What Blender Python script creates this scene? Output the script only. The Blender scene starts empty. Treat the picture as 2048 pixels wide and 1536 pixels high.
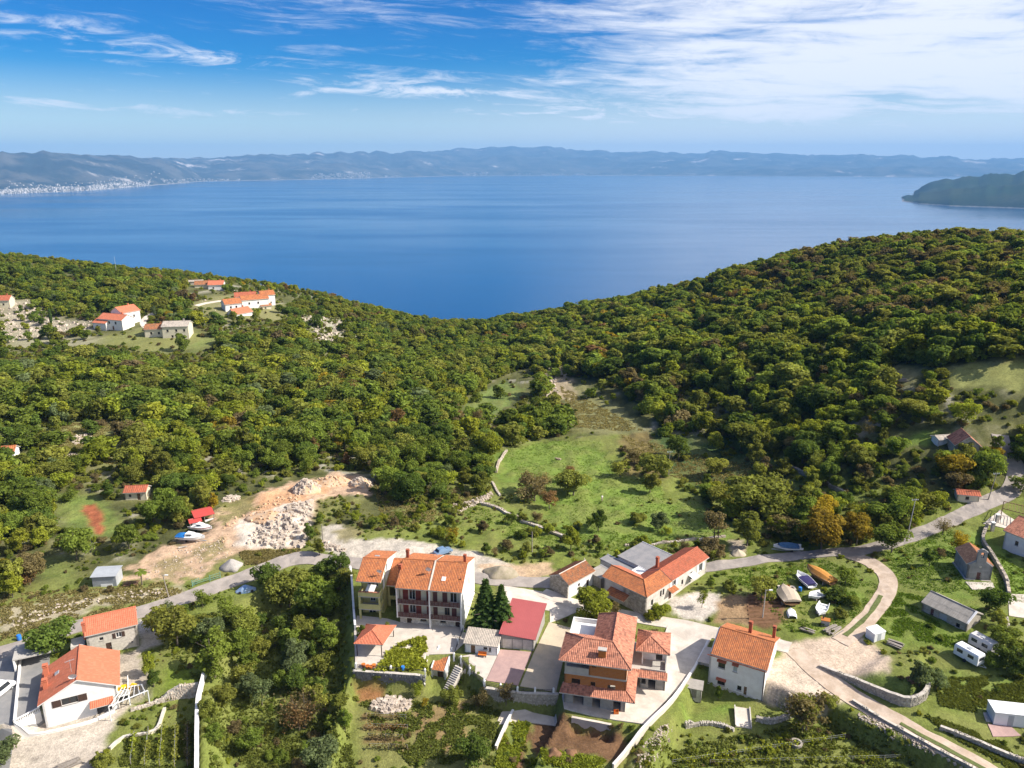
import bpy, bmesh, math, random
import numpy as np
from mathutils import Vector, Matrix, noise

R = math.radians
S = bpy.context.scene
COL = S.collection
rng = random.Random(7)
nrng = np.random.default_rng(7)

# ------------------------------------------------------------------ camera
CAM_Z = 384.0                      # metres above the sea
FPX, PITCH = 1540.0, R(16.05)      # focal length for a 2048 px wide frame
cam_data = bpy.data.cameras.new('camera')
cam_data.sensor_width = 36.0
cam_data.lens = FPX / 2048.0 * 36.0
cam_data.clip_start = 1.0
cam_data.clip_end = 200000.0
cam = bpy.data.objects.new('camera', cam_data)
COL.objects.link(cam)
cam.location = (0, 0, CAM_Z)
cam.rotation_euler = (R(90) - PITCH, 0, 0)
S.camera = cam

# ------------------------------------------------------------------ sun and sky
SUN_AZ, SUN_EL = R(96), R(40)      # azimuth clockwise from +Y
sun_dir = Vector((math.sin(SUN_AZ) * math.cos(SUN_EL), math.cos(SUN_AZ) * math.cos(SUN_EL), math.sin(SUN_EL)))
sl = bpy.data.lights.new('sun', 'SUN')
sl.energy = 5.0
sl.angle = R(0.5)
sl.color = (1.0, 0.93, 0.83)
sun = bpy.data.objects.new('sun', sl)
sun.rotation_euler = sun_dir.to_track_quat('Z', 'Y').to_euler()
sun.location = (60, 60, 500)
COL.objects.link(sun)

S.view_settings.view_transform = 'Standard'
S.view_settings.look = 'None'
S.view_settings.exposure = 0.75
S.view_settings.gamma = 1.0
S.view_settings.use_curve_mapping = False
S.cycles.volume_bounces = 0
S.cycles.max_bounces = 6
S.cycles.transparent_max_bounces = 8

world = bpy.data.worlds.new('World')
S.world = world
world.use_nodes = True


class NT:
    """small node-tree helper"""
    def __init__(self, tree):
        self.t = tree
        tree.nodes.clear()
    def n(self, kind, **kw):
        nd = self.t.nodes.new(kind)
        for k, v in kw.items():
            setattr(nd, k, v)
        return nd
    def l(self, a, b):
        self.t.links.new(a, b)
    def val(self, sock, v):
        if hasattr(v, 'links') or isinstance(v, bpy.types.NodeSocket):
            self.l(v, sock)
        else:
            sock.default_value = v
    def math(self, op, a, b=0.0, c=None, clamp=False):
        nd = self.n('ShaderNodeMath', operation=op, use_clamp=clamp)
        self.val(nd.inputs[0], a)
        self.val(nd.inputs[1], b)
        if c is not None:
            self.val(nd.inputs[2], c)
        return nd.outputs[0]
    def mix(self, f, a, b, mode='MIX'):
        nd = self.n('ShaderNodeMix', data_type='RGBA', blend_type=mode)
        self.val(nd.inputs[0], f)
        for s, v in ((nd.inputs[6], a), (nd.inputs[7], b)):
            self.val(s, v if isinstance(v, bpy.types.NodeSocket) else (*v[:3], 1.0))
        return nd.outputs[2]
    def noise(self, vec, scale, detail=4.0, rough=0.55, dist=0.0):
        nd = self.n('ShaderNodeTexNoise')
        if vec is not None:
            self.l(vec, nd.inputs['Vector'])
        nd.inputs['Scale'].default_value = scale
        nd.inputs['Detail'].default_value = detail
        nd.inputs['Roughness'].default_value = rough
        nd.inputs['Distortion'].default_value = dist
        return nd.outputs['Fac']
    def ramp(self, f, lo, hi, smooth=True):
        nd = self.n('ShaderNodeMapRange')
        nd.interpolation_type = 'SMOOTHSTEP' if smooth else 'LINEAR'
        self.l(f, nd.inputs[0])
        nd.inputs[1].default_value = lo
        nd.inputs[2].default_value = hi
        return nd.outputs[0]
    def comb(self, x, y, z=0.0):
        nd = self.n('ShaderNodeCombineXYZ')
        for i, v in enumerate((x, y, z)):
            self.val(nd.inputs[i], v)
        return nd.outputs[0]


def build_world():
    k = NT(world.node_tree)
    out = k.n('ShaderNodeOutputWorld')
    bg = k.n('ShaderNodeBackground')
    bg.inputs['Strength'].default_value = SKY_STRENGTH
    sky = k.n('ShaderNodeTexSky', sky_type='NISHITA')
    sky.sun_disc = False
    sky.sun_elevation = SUN_EL
    sky.sun_rotation = SUN_AZ
    sky.altitude = 300
    sky.air_density = 1.0
    sky.dust_density = 0.1
    sky.ozone_density = 4.0
    hs = k.n('ShaderNodeHueSaturation')
    hs.inputs['Saturation'].default_value = 2.0
    hs.inputs['Hue'].default_value = 0.52
    hs.inputs['Value'].default_value = 0.44
    k.l(sky.outputs[0], hs.inputs['Color'])
    # cirrus: fine streaks laid along the horizon, dense towards the sun's side
    tc = k.n('ShaderNodeTexCoord')
    sp = k.n('ShaderNodeSeparateXYZ')
    k.l(tc.outputs['Generated'], sp.inputs[0])
    az = k.math('ARCTAN2', sp.outputs[0], sp.outputs[1])          # 0 straight ahead, + to the right
    el = k.math('ARCSINE', sp.outputs[2])
    elw = k.math('ADD', el, k.math('MULTIPLY', az, 0.05))          # streaks dip gently to the right
    warp = k.noise(k.comb(k.math('MULTIPLY', az, 2.2), k.math('MULTIPLY', el, 7.0)), 1.0, 3)
    els = k.math('ADD', elw, k.math('MULTIPLY', k.math('SUBTRACT', warp, 0.5), 0.05))
    big = k.noise(k.comb(k.math('MULTIPLY', az, 2.1), k.math('MULTIPLY', els, 20.0), 3.0), 1.0, 5, 0.55)
    fine = k.noise(k.comb(k.math('MULTIPLY', az, 5.5), k.math('MULTIPLY', els, 75.0), 9.0), 1.0, 6, 0.62, 0.4)
    wisp = k.noise(k.comb(k.math('MULTIPLY', az, 11.0), k.math('MULTIPLY', els, 60.0), 5.0), 1.0, 7, 0.7, 1.2)
    # the broad bank of cloud on the right
    bank = k.ramp(k.math('ADD', az, k.math('MULTIPLY', k.math('SUBTRACT', warp, 0.5), 0.5)), -0.10, 0.34)
    low = k.ramp(el, 0.018, 0.062)
    low2 = k.ramp(el, -0.005, 0.03)
    f = k.math('ADD', k.math('MULTIPLY', big, 0.50), k.math('MULTIPLY', k.ramp(fine, 0.25, 0.75, False), 0.30))
    f = k.math('ADD', f, k.math('MULTIPLY', k.ramp(wisp, 0.3, 0.75, False), 0.20))
    f = k.math('ADD', f, k.math('MULTIPLY', k.math('MULTIPLY', bank, low), 0.34))
    for e0, sl, wd, amp, a0 in ((0.112, -0.13, 0.014, 0.15, 0.0), (0.060, -0.02, 0.006, 0.11, 0.1), (0.080, 0.0, 0.005, 0.11, -0.15)):
        q = k.math('DIVIDE', k.math('SUBTRACT', k.math('ADD', el, k.math('MULTIPLY', k.math('SUBTRACT', warp, 0.5), 0.04)), k.math('ADD', e0, k.math('MULTIPLY', k.math('ADD', az, 0.33), sl))), wd)
        q = k.math('MULTIPLY', k.math('EXPONENT', k.math('MULTIPLY', k.math('MULTIPLY', q, q), -1.0)), k.math('MULTIPLY', k.ramp(wisp, 0.3, 0.65), amp))
        f = k.math('ADD', f, k.math('MULTIPLY', q, k.math('SUBTRACT', 1.0, k.ramp(az, a0, a0 + 0.3))))
    fac = k.ramp(f, 0.485, 0.86)
    veil = k.math('MULTIPLY', k.math('SUBTRACT', 1.0, k.ramp(el, 0.0, 0.125)), k.math('ADD', 0.44, k.math('MULTIPLY', k.ramp(az, -0.25, 0.3), 0.42)))
    fac = k.math('MAXIMUM', k.math('MULTIPLY', fac, low2), veil)
    fac = k.math('MULTIPLY', fac, 0.93)
    col = k.mix(fac, hs.outputs[0], CLOUD_RGB)
    k.l(col, bg.inputs['Color'])
    k.l(bg.outputs[0], out.inputs[0])


SKY_STRENGTH = 0.15
CLOUD_RGB = (4.1, 4.2, 4.5)
build_world()

# ------------------------------------------------------------------ where a pixel of the photograph lies on the ground
CP, SP = math.cos(PITCH), math.sin(PITCH)


def ray(u, v):
    x, yd = (u - 1024) / FPX, (v - 768) / FPX
    return np.array([x, CP - yd * SP, -SP - yd * CP])


def PZ(u, v, z):
    d = ray(u, v)
    t = (z - CAM_Z) / d[2]
    return np.array([0, 0, CAM_Z]) + d * t


def project(x, y, z):
    zz = z - CAM_Z
    dep = y * CP - zz * SP
    yd = -y * SP - zz * CP
    return 1024 + FPX * x / dep, 768 + FPX * yd / dep, dep


# ------------------------------------------------------------------ terrain: heights surveyed at points, smooth surface through them
CTRL = [  # u, v, drop below the camera / 1.2
    (0, 1536, 70), (300, 1536, 70.5), (600, 1536, 71.5), (800, 1536, 71), (1000, 1536, 71), (1200, 1536, 71), (1400, 1536, 71), (1600, 1536, 70.5), (1800, 1536, 70), (2048, 1536, 70),
    (0, 1440, 70), (100, 1290, 70), (300, 1400, 70), (700, 1245, 70), (850, 1300, 70), (1050, 1300, 70), (1180, 1420, 71), (1300, 1400, 71), (1500, 1395, 70.5), (1400, 1300, 70.8), (1600, 1300, 69.2), (1450, 1230, 69.6),
    (1700, 1400, 70), (1850, 1400, 69), (1640, 1340, 69.3), (2000, 1450, 70), (1950, 1300, 67.6), (1800, 1250, 68), (1930, 1165, 66), (1700, 1110, 67.8), (1600, 1100, 69), (2000, 1000, 63.5), (2030, 940, 60.5),
    (1420, 1130, 69.6), (1150, 1150, 70), (1000, 1150, 69.6), (880, 1095, 69.2), (700, 1080, 69.2), (600, 1130, 70), (500, 1160, 70.5), (400, 1180, 70.4), (250, 1190, 70), (0, 1290, 70), (600, 1250, 71), (620, 1400, 71),
    (550, 1050, 68.4), (450, 1080, 69.2), (380, 1060, 69.6), (200, 1160, 70), (100, 1100, 70), (50, 950, 68.4), (270, 990, 69.2),
    (750, 1000, 69.6), (1000, 1000, 71), (1250, 1000, 71.5), (1250, 900, 71.5), (1500, 1000, 70.8), (1500, 900, 69), (1050, 900, 72),
    (850, 850, 73.5), (1150, 800, 75.5), (1100, 730, 80), (950, 700, 88), (600, 850, 71), (300, 850, 68.5), (100, 800, 66.5),
    (600, 720, 73), (350, 690, 69), (200, 690, 68.5), (340, 668, 67), (60, 650, 66.5), (500, 612, 66.5), (415, 578, 63),
    (1800, 800, 53.5), (1950, 750, 47.5), (1960, 880, 56.5), (1700, 900, 62), (1600, 800, 61), (1400, 800, 67.5), (1300, 700, 70), (1600, 700, 55.5), (1800, 700, 49), (2048, 700, 42.5),
    (1800, 600, 45), (1400, 620, 66), (2048, 600, 38.5)]
RIDGE = [(2120, 498, 37), (2048, 487, 36), (1900, 477, 34.5), (1700, 494, 38.5), (1500, 538, 52), (1300, 593, 70), (1150, 624, 86), (1000, 662, 105), (950, 674, 111), (910, 684, 117), (860, 666, 108), (800, 642, 98), (650, 598, 84),
         (500, 568, 73), (350, 552, 65), (200, 536, 59), (0, 513, 53), (-120, 504, 50)]
pts = []
for u, v, h in CTRL:
    pts.append(PZ(u, v, CAM_Z - 1.2 * h))
for u, v, h in RIDGE:
    p = PZ(u, v, CAM_Z - 1.2 * h - 3.0)
    pts.append(p)
    for k, extra in ((1.12, 0.10 * 1.2 * h + 12), (1.40, 110), (1.9, 270)):
        pts.append(np.array([p[0] * k, p[1] * k, p[2] - extra]))
for x, y, z in ((-420, 60, 303), (-420, 250, 312), (420, 60, 330), (420, 250, 350), (0, 20, 298), (-200, 20, 300), (200, 20, 305), (-230, 140, 303), (200, 120, 318)):
    pts.append(np.array([x, y, z], float))
pts = np.array(pts)
TS = 100.0


def tps_fit(p, lam=0.0003):
    xy = p[:, :2] / TS
    d = np.linalg.norm(xy[:, None] - xy[None], axis=2)
    K = np.where(d > 0, d * d * np.log(np.maximum(d, 1e-9)), 0) + lam * np.eye(len(p))
    Q = np.hstack([np.ones((len(p), 1)), xy])
    A = np.block([[K, Q], [Q.T, np.zeros((3, 3))]])
    return xy, np.linalg.solve(A, np.concatenate([p[:, 2], np.zeros(3)]))


TXY, TW = tps_fit(pts)


def axis(fine0, fine1, step, lo, hi, grow, cap):
    a = list(np.arange(fine0, fine1, step))
    s, x = step, a[-1]
    while x < hi:
        s = min(s * grow, cap)
        x += s
        a.append(x)
    s, x = step, a[0]
    left = []
    while x > lo:
        s = min(s * grow, cap)
        x -= s
        left.append(x)
    return np.array(left[::-1] + a)


GX = axis(-112, 112, 0.62, -800, 800, 1.05, 12.0)
GY = axis(66, 205, 0.62, -60, 1250, 1.035, 12.0)
XX, YY = np.meshgrid(GX, GY)
ZZ = np.zeros_like(XX)
for r0 in range(0, len(GY), 40):
    xs, ys = XX[r0:r0 + 40].ravel() / TS, YY[r0:r0 + 40].ravel() / TS
    acc = TW[-3] + TW[-2] * xs + TW[-1] * ys
    for (px, py), w in zip(TXY, TW[:-3]):
        d2 = (xs - px) ** 2 + (ys - py) ** 2
        acc += w * 0.5 * d2 * np.log(np.maximum(d2, 1e-12))
    ZZ[r0:r0 + 40] = acc.reshape(-1, len(GX))
ZZ = np.maximum(ZZ, -25.0)


def poly_dist(poly, X, Y):
    """signed distance to a polygon, + inside"""
    poly = np.asarray(poly, float)[:, :2]
    inside = np.zeros(X.shape, bool)
    best = np.full(X.shape, 1e18)
    n = len(poly)
    for i in range(n):
        x0, y0 = poly[i]
        x1, y1 = poly[(i + 1) % n]
        c = ((y0 > Y) != (y1 > Y))
        with np.errstate(divide='ignore', invalid='ignore'):
            xi = (x1 - x0) * (Y - y0) / (y1 - y0 + 1e-12) + x0
        inside ^= c & (X < xi)
        dx, dy = x1 - x0, y1 - y0
        t = np.clip(((X - x0) * dx + (Y - y0) * dy) / (dx * dx + dy * dy + 1e-12), 0, 1)
        best = np.minimum(best, (X - x0 - t * dx) ** 2 + (Y - y0 - t * dy) ** 2)
    d = np.sqrt(best)
    return np.where(inside, d, -d)


def px_poly(pp, z=300.0):
    return np.array([PZ(u, v, z)[:2] for u, v in pp])


# terraces: a step down behind each retaining wall
STEPS = [  # pixels of the foot of the slope, level it was read at, drop (m), width of the slope (m)
    ([(706, 1366), (780, 1373), (850, 1380), (858, 1346), (908, 1340), (926, 1352), (975, 1404), (1040, 1412), (1116, 1412), (1120, 1450), (1080, 1520), (1040, 1610), (640, 1610), (690, 1440)], 297, 3.0, 0.7),
    ([(1124, 1434), (1290, 1464), (1225, 1590), (1030, 1610), (1072, 1520), (1116, 1440)], 298.8, 0.9, 0.6),
    ([(1143, 1450), (1222, 1464), (1226, 1486), (1141, 1476)], 297.5, 1.5, 0.4),
    ([(690, 1135), (706, 1200), (708, 1340), (650, 1500), (640, 1590), (400, 1590), (418, 1340), (470, 1200), (560, 1160), (640, 1130)], 300, 4.0, 4.0),
    ([(1395, 1355), (1522, 1390), (1548, 1400), (1590, 1420), (1650, 1430), (1725, 1478), (1965, 1590), (1270, 1610), (1345, 1462)], 297, 2.9, 1.2),
    ([(1690, 1362), (1745, 1389), (1790, 1410), (1818, 1416), (1848, 1403), (1860, 1376), (1850, 1325), (1760, 1325)], 300, -1.2, 2.5),
    ([(-60, 1475), (30, 1482), (82, 1445), (215, 1406), (300, 1395), (405, 1385), (400, 1600), (-60, 1600)], 297.6, 2.4, 0.9)]
for pp, zr_, drop, wid in STEPS:
    pw = px_poly(pp, zr_)
    sel = (XX > pw[:, 0].min() - 5) & (XX < pw[:, 0].max() + 5) & (YY > pw[:, 1].min() - 5) & (YY < pw[:, 1].max() + 5)
    d = poly_dist(pw, XX[sel], YY[sel])
    t = np.clip((d + 0.2) / wid, 0, 1)
    ZZ[sel] -= drop * t * t * (3 - 2 * t)


def ground(x, y):
    x = np.clip(np.asarray(x, float), GX[0], GX[-1] - 1e-6)
    y = np.clip(np.asarray(y, float), GY[0], GY[-1] - 1e-6)
    i = np.clip(np.searchsorted(GX, x, side='right') - 1, 0, len(GX) - 2)
    j = np.clip(np.searchsorted(GY, y, side='right') - 1, 0, len(GY) - 2)
    a = (x - GX[i]) / (GX[i + 1] - GX[i])
    b = (y - GY[j]) / (GY[j + 1] - GY[j])
    return (ZZ[j, i] * (1 - a) + ZZ[j, i + 1] * a) * (1 - b) + (ZZ[j + 1, i] * (1 - a) + ZZ[j + 1, i + 1] * a) * b


def G(u, v):
    """first ground point met by the line of sight through pixel (u, v)"""
    d = ray(u, v)
    t = np.linspace(60, 1100, 2600)
    P = np.array([0, 0, CAM_Z])[None] + d[None] * t[:, None]
    below = P[:, 2] < ground(P[:, 0], P[:, 1])
    k = int(np.argmax(below)) if below.any() else len(t) - 1
    lo, hi = t[max(k - 1, 0)], t[k]
    for _ in range(20):
        m = 0.5 * (lo + hi)
        p = np.array([0, 0, CAM_Z]) + d * m
        if p[2] < ground(p[0], p[1]):
            hi = m
        else:
            lo = m
    p = np.array([0, 0, CAM_Z]) + d * hi
    return Vector((p[0], p[1], float(ground(p[0], p[1]))))


def gpoly(pp):
    return np.array([G(u, v)[:2] for u, v in pp])


# ------------------------------------------------------------------ object helpers
def tag(o, label=None, cat=None, group=None, kind=None):
    if label:
        o['label'] = label
    if cat:
        o['category'] = cat
    if group:
        o['group'] = group
    if kind:
        o['kind'] = kind
    return o


def thing(name, label, cat, loc=(0, 0, 0), rot=0.0, group=None):
    o = bpy.data.objects.new(name, None)
    o.empty_display_size = 0.5
    COL.objects.link(o)
    o.location = loc
    o.rotation_euler = (0, 0, rot)
    return tag(o, label, cat, group)


def copy_tree(o, parent=None):
    c = o.copy()
    COL.objects.link(c)
    if parent is not None:
        c.parent = parent
    for ch in list(o.children):
        copy_tree(ch, c)
    return c


def V3(p):
    return (float(p[0]), float(p[1]), float(p[2]))


class MB:
    """collects faces for ONE mesh object"""
    def __init__(self):
        self.v, self.f, self.c = [], [], []

    def face(self, pts, cv=None):
        b = len(self.v)
        self.v += [V3(p) for p in pts]
        self.f.append(tuple(range(b, b + len(pts))))
        self.c.append(0.5 if cv is None else cv)
        return self

    def hexa(self, p, cv=None):
        """8 corners: bottom 0-3 counter-clockwise, top 4-7"""
        b = len(self.v)
        self.v += [V3(q) for q in p]
        for q in ((3, 2, 1, 0), (4, 5, 6, 7), (0, 1, 5, 4), (1, 2, 6, 5), (2, 3, 7, 6), (3, 0, 4, 7)):
            self.f.append(tuple(b + i for i in q))
            self.c.append(0.5 if cv is None else cv)
        return self

    def box(self, x0, y0, z0, x1, y1, z1, cv=None):
        return self.hexa([(x0, y0, z0), (x1, y0, z0), (x1, y1, z0), (x0, y1, z0), (x0, y0, z1), (x1, y0, z1), (x1, y1, z1), (x0, y1, z1)], cv)

    def beam(self, a, b, w, h=None, cv=None):
        a, b = Vector(a), Vector(b)
        h = h or w
        d = (b - a).normalized()
        s = d.cross(Vector((0, 0, 1)))
        s = s.normalized() if s.length > 1e-4 else Vector((1, 0, 0))
        t = s.cross(d).normalized()
        s, t = s * w / 2, t * h / 2
        return self.hexa([a - s - t, a + s - t, b + s - t, b - s - t, a - s + t, a + s + t, b + s + t, b - s + t], cv)

    def slab(self, pts, th, cv=None):
        """a polygon with thickness th straight down"""
        top = [Vector(p) for p in pts]
        bot = [p - Vector((0, 0, th)) for p in top]
        self.face(top, cv)
        self.face(bot[::-1], cv)
        n = len(top)
        for i in range(n):
            j = (i + 1) % n
            self.face([bot[i], bot[j], top[j], top[i]], cv)
        return self

    def prism(self, pts2, z0, z1, cv=None):
        return self.slab([(p[0], p[1], z1) for p in pts2], z1 - z0, cv)

    def tube(self, a, b, r0, r1=None, n=8, cap=True, cv=None):
        r1 = r0 if r1 is None else r1
        a, b = Vector(a), Vector(b)
        d = (b - a).normalized()
        s = d.orthogonal().normalized()
        t = d.cross(s)
        k = len(self.v)
        for c, r in ((a, r0), (b, r1)):
            for i in range(n):
                w = 2 * math.pi * i / n
                self.v.append(V3(c + (s * math.cos(w) + t * math.sin(w)) * r))
        for i in range(n):
            j = (i + 1) % n
            self.f.append((k + i, k + j, k + n + j, k + n + i))
            self.c.append(0.5 if cv is None else cv)
        if cap:
            self.f.append(tuple(k + i for i in range(n))[::-1])
            self.f.append(tuple(k + n + i for i in range(n)))
            self.c += [0.5 if cv is None else cv] * 2
        return self

    def loft(self, rings, close=True, cap=True, cv=None):
        n = len(rings[0])
        k = len(self.v)
        for r in rings:
            self.v += [V3(p) for p in r]
        for q in range(len(rings) - 1):
            for i in range(n if close else n - 1):
                j = (i + 1) % n
                self.f.append((k + q * n + i, k + q * n + j, k + (q + 1) * n + j, k + (q + 1) * n + i))
                self.c.append(0.5 if cv is None else cv)
        if cap:
            self.f.append(tuple(k + i for i in range(n))[::-1])
            self.f.append(tuple(k + (len(rings) - 1) * n + i for i in range(n)))
            self.c += [0.5 if cv is None else cv] * 2
        return self

    def rock(self, c, r, flat=0.75, cv=None):
        c = Vector(c)
        a = rng.random() * 6.28
        ca, sa = math.cos(a), math.sin(a)
        ax, ay, az = r * rng.uniform(0.7, 1.25), r * rng.uniform(0.6, 1.05), r * flat * rng.uniform(0.7, 1.1)
        p = []
        for sz in (-1, 1):
            for sx, sy in ((-1, -1), (1, -1), (1, 1), (-1, 1)):
                k = 0.72 if sz > 0 else 1.0
                x, y, z = sx * ax * k * rng.uniform(.7, 1.1), sy * ay * k * rng.uniform(.7, 1.1), sz * az * rng.uniform(.75, 1.1)
                p.append(c + Vector((x * ca - y * sa, x * sa + y * ca, z)))
        return self.hexa(p, rng.random() if cv is None else cv)

    def tiles(self, poly, pitch=0.30, row=0.42, amp=0.034, lift=0.02):
        """rows of curved roof tiles over a convex polygon whose first edge is the eave"""
        p = [Vector(q) for q in poly]
        o = p[0]
        s = (p[1] - p[0]).normalized()
        n = s.cross(p[2] - p[0]).normalized()
        if n.z < 0:
            n = -n
        t = n.cross(s)
        if t.dot(p[2] - p[0]) < 0:
            t = -t
        q = [((a - o).dot(s), (a - o).dot(t)) for a in p]
        smin, smax = min(a[0] for a in q), max(a[0] for a in q)

        def span(x):
            ts = []
            m = len(q)
            for i in range(m):
                (x0, t0), (x1, t1) = q[i], q[(i + 1) % m]
                if abs(x1 - x0) < 1e-9:
                    if abs(x - x0) < 1e-6:
                        ts += [t0, t1]
                    continue
                k = (x - x0) / (x1 - x0)
                if -1e-6 <= k <= 1 + 1e-6:
                    ts.append(t0 + k * (t1 - t0))
            return (min(ts), max(ts)) if ts else (0, 0)
        nc = max(2, int(round((smax - smin) / pitch)))
        w = (smax - smin) / (2 * nc)
        xs = [smin + w * i for i in range(2 * nc + 1)]
        sp = [span(min(max(x, smin + 1e-5), smax - 1e-5)) for x in xs]
        for i in range(2 * nc):
            h0, h1 = (0.0, amp) if i % 2 == 0 else (amp, 0.0)
            lo, hi = min(sp[i][0], sp[i + 1][0]), max(sp[i][1], sp[i + 1][1])
            j0, j1 = int(math.floor(lo / row)), int(math.ceil(hi / row))
            for j in range(j0, j1):
                a0, a1 = [min(max(x, sp[i][0]), sp[i][1]) for x in (j * row, (j + 1) * row)]
                b0, b1 = [min(max(x, sp[i + 1][0]), sp[i + 1][1]) for x in (j * row, (j + 1) * row)]
                if a1 - a0 < 1e-4 and b1 - b0 < 1e-4:
                    continue
                cv = math.sin((i // 2) * 12.9898 + j * 78.233 + 1.7) * 43758.5453 % 1.0
                P = lambda x, y, h: o + s * x + t * y + n * (h + 0.012)
                self.face([P(xs[i], a0, h0 + lift), P(xs[i + 1], b0, h1 + lift), P(xs[i + 1], b1, h1), P(xs[i], a1, h0)], cv)
        return self

    def obj(self, name, mat, parent=None, smooth=False, label=None, kind=None):
        me = bpy.data.meshes.new(name)
        me.from_pydata(self.v, [], self.f)
        me.materials.append(mat)
        at = me.attributes.new('cv', 'FLOAT', 'FACE')
        at.data.foreach_set('value', np.array(self.c, dtype=np.float32))
        if smooth:
            me.polygons.foreach_set('use_smooth', np.ones(len(me.polygons), bool))
        o = bpy.data.objects.new(name, me)
        COL.objects.link(o)
        if parent is not None:
            o.parent = parent
        tag(o, label, None, None, kind)
        return o


def np_mesh(name, verts, faces, mat, cv=None, smooth=False, cvdom='FACE'):
    """fast mesh from arrays; faces (n, k)"""
    me = bpy.data.meshes.new(name)
    nv, nf, k = len(verts), len(faces), faces.shape[1]
    me.vertices.add(nv)
    me.vertices.foreach_set('co', np.ascontiguousarray(verts, dtype=np.float32).ravel())
    me.loops.add(nf * k)
    me.loops.foreach_set('vertex_index', np.ascontiguousarray(faces, dtype=np.int32).ravel())
    me.polygons.add(nf)
    me.polygons.foreach_set('loop_start', np.arange(0, nf * k, k, dtype=np.int32))
    if smooth:
        me.polygons.foreach_set('use_smooth', np.ones(nf, bool))
    me.update(calc_edges=True)
    if cv is not None:
        at = me.attributes.new('cv', 'FLOAT', cvdom)
        at.data.foreach_set('value', np.asarray(cv, dtype=np.float32))
    if mat is not None:
        me.materials.append(mat)
    return me


def mesh_obj(name, me, parent=None):
    o = bpy.data.objects.new(name, me)
    COL.objects.link(o)
    if parent is not None:
        o.parent = parent
    return o

# ------------------------------------------------------------------ materials
def mat(name, rgb, rough=0.85, var=0.18, scale=1.5, bump=0.0, bscale=8.0, rgb2=None, spec=0.3, metal=0.0, cvamp=0.0):
    """a coloured surface with grain; rgb2 mottles it, cvamp varies it piece by piece"""
    m = bpy.data.materials.new(name)
    m.use_nodes = True
    k = NT(m.node_tree)
    out = k.n('ShaderNodeOutputMaterial')
    b = k.n('ShaderNodeBsdfPrincipled')
    b.inputs['Roughness'].default_value = rough
    b.inputs['Specular IOR Level'].default_value = spec
    b.inputs['Metallic'].default_value = metal
    tc = k.n('ShaderNodeTexCoord').outputs['Object']
    n1 = k.noise(tc, scale, 6, 0.65)
    n2 = k.noise(tc, scale * 7.3, 3, 0.6)
    c = k.mix(k.ramp(n1, 0.3, 0.7), rgb, rgb2 or tuple(x * (1 - var) for x in rgb))
    f = k.math('ADD', 1.0 - var * 0.5, k.math('MULTIPLY', n2, var))
    if cvamp:
        a = k.n('ShaderNodeAttribute', attribute_name='cv')
        f = k.math('MULTIPLY', f, k.math('ADD', 1.0 - cvamp * 0.5, k.math('MULTIPLY', a.outputs['Fac'], cvamp)))
    c = k.mix(1.0, c, k.comb(f, f, f), 'MULTIPLY')
    k.l(c, b.inputs['Base Color'])
    if bump:
        bn = k.n('ShaderNodeBump')
        bn.inputs['Strength'].default_value = bump
        bn.inputs['Distance'].default_value = 0.05
        k.l(k.noise(tc, bscale, 4), bn.inputs['Height'])
        k.l(bn.outputs[0], b.inputs['Normal'])
    k.l(b.outputs[0], out.inputs[0])
    return m


def tile_mat(name, a, b, c, stain=0.35):
    """roof tiles: each tile its own shade between three clay colours, with weathering"""
    m = bpy.data.materials.new(name)
    m.use_nodes = True
    k = NT(m.node_tree)
    out = k.n('ShaderNodeOutputMaterial')
    p = k.n('ShaderNodeBsdfPrincipled')
    p.inputs['Roughness'].default_value = 0.85
    p.inputs['Specular IOR Level'].default_value = 0.2
    at = k.n('ShaderNodeAttribute', attribute_name='cv').outputs['Fac']
    tc = k.n('ShaderNodeTexCoord').outputs['Object']
    col = k.mix(k.ramp(at, 0.0, 0.6), a, b)
    col = k.mix(k.math('MULTIPLY', k.ramp(at, 0.72, 0.98), 0.8), col, c)
    st = k.ramp(k.noise(tc, 0.55, 6, 0.7), 0.42, 0.72)
    col = k.mix(k.math('MULTIPLY', st, stain), col, tuple(x * 0.62 for x in c))
    st2 = k.ramp(k.noise(tc, 5.0, 4, 0.7), 0.52, 0.75)
    col = k.mix(k.math('MULTIPLY', st2, stain * 0.7), col, (0.20, 0.17, 0.13))
    k.l(col, p.inputs['Base Color'])
    k.l(p.outputs[0], out.inputs[0])
    return m


M = {}
M['plaster_white'] = mat('plaster_white', (0.80, 0.79, 0.77), 0.9, 0.07, 0.8, rgb2=(0.70, 0.68, 0.65))
M['plaster_old'] = mat('plaster_old', (0.62, 0.58, 0.52), 0.9, 0.2, 0.9, 0.2, rgb2=(0.45, 0.41, 0.36))
M['plaster_grey'] = mat('plaster_grey', (0.56, 0.54, 0.52), 0.9, 0.12, 0.8, rgb2=(0.48, 0.46, 0.45))
M['plaster_yellow'] = mat('plaster_yellow', (0.52, 0.48, 0.20), 0.9, 0.1, 0.8, rgb2=(0.44, 0.405, 0.17))
M['plaster_cream'] = mat('plaster_cream', (0.66, 0.60, 0.45), 0.9, 0.12, 0.8)
M['render_grey'] = mat('render_grey', (0.33, 0.32, 0.31), 0.95, 0.25, 0.9, 0.3, rgb2=(0.22, 0.215, 0.21))
M['concrete'] = mat('concrete', (0.46, 0.43, 0.39), 0.92, 0.2, 0.7, 0.2, rgb2=(0.36, 0.34, 0.31))
M['concrete_pale'] = mat('concrete_pale', (0.64, 0.57, 0.49), 0.92, 0.22, 0.45, 0.2, rgb2=(0.48, 0.42, 0.355))
M['concrete_dark'] = mat('concrete_dark', (0.22, 0.22, 0.23), 0.92, 0.25, 0.6, 0.2, rgb2=(0.15, 0.15, 0.16))
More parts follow.
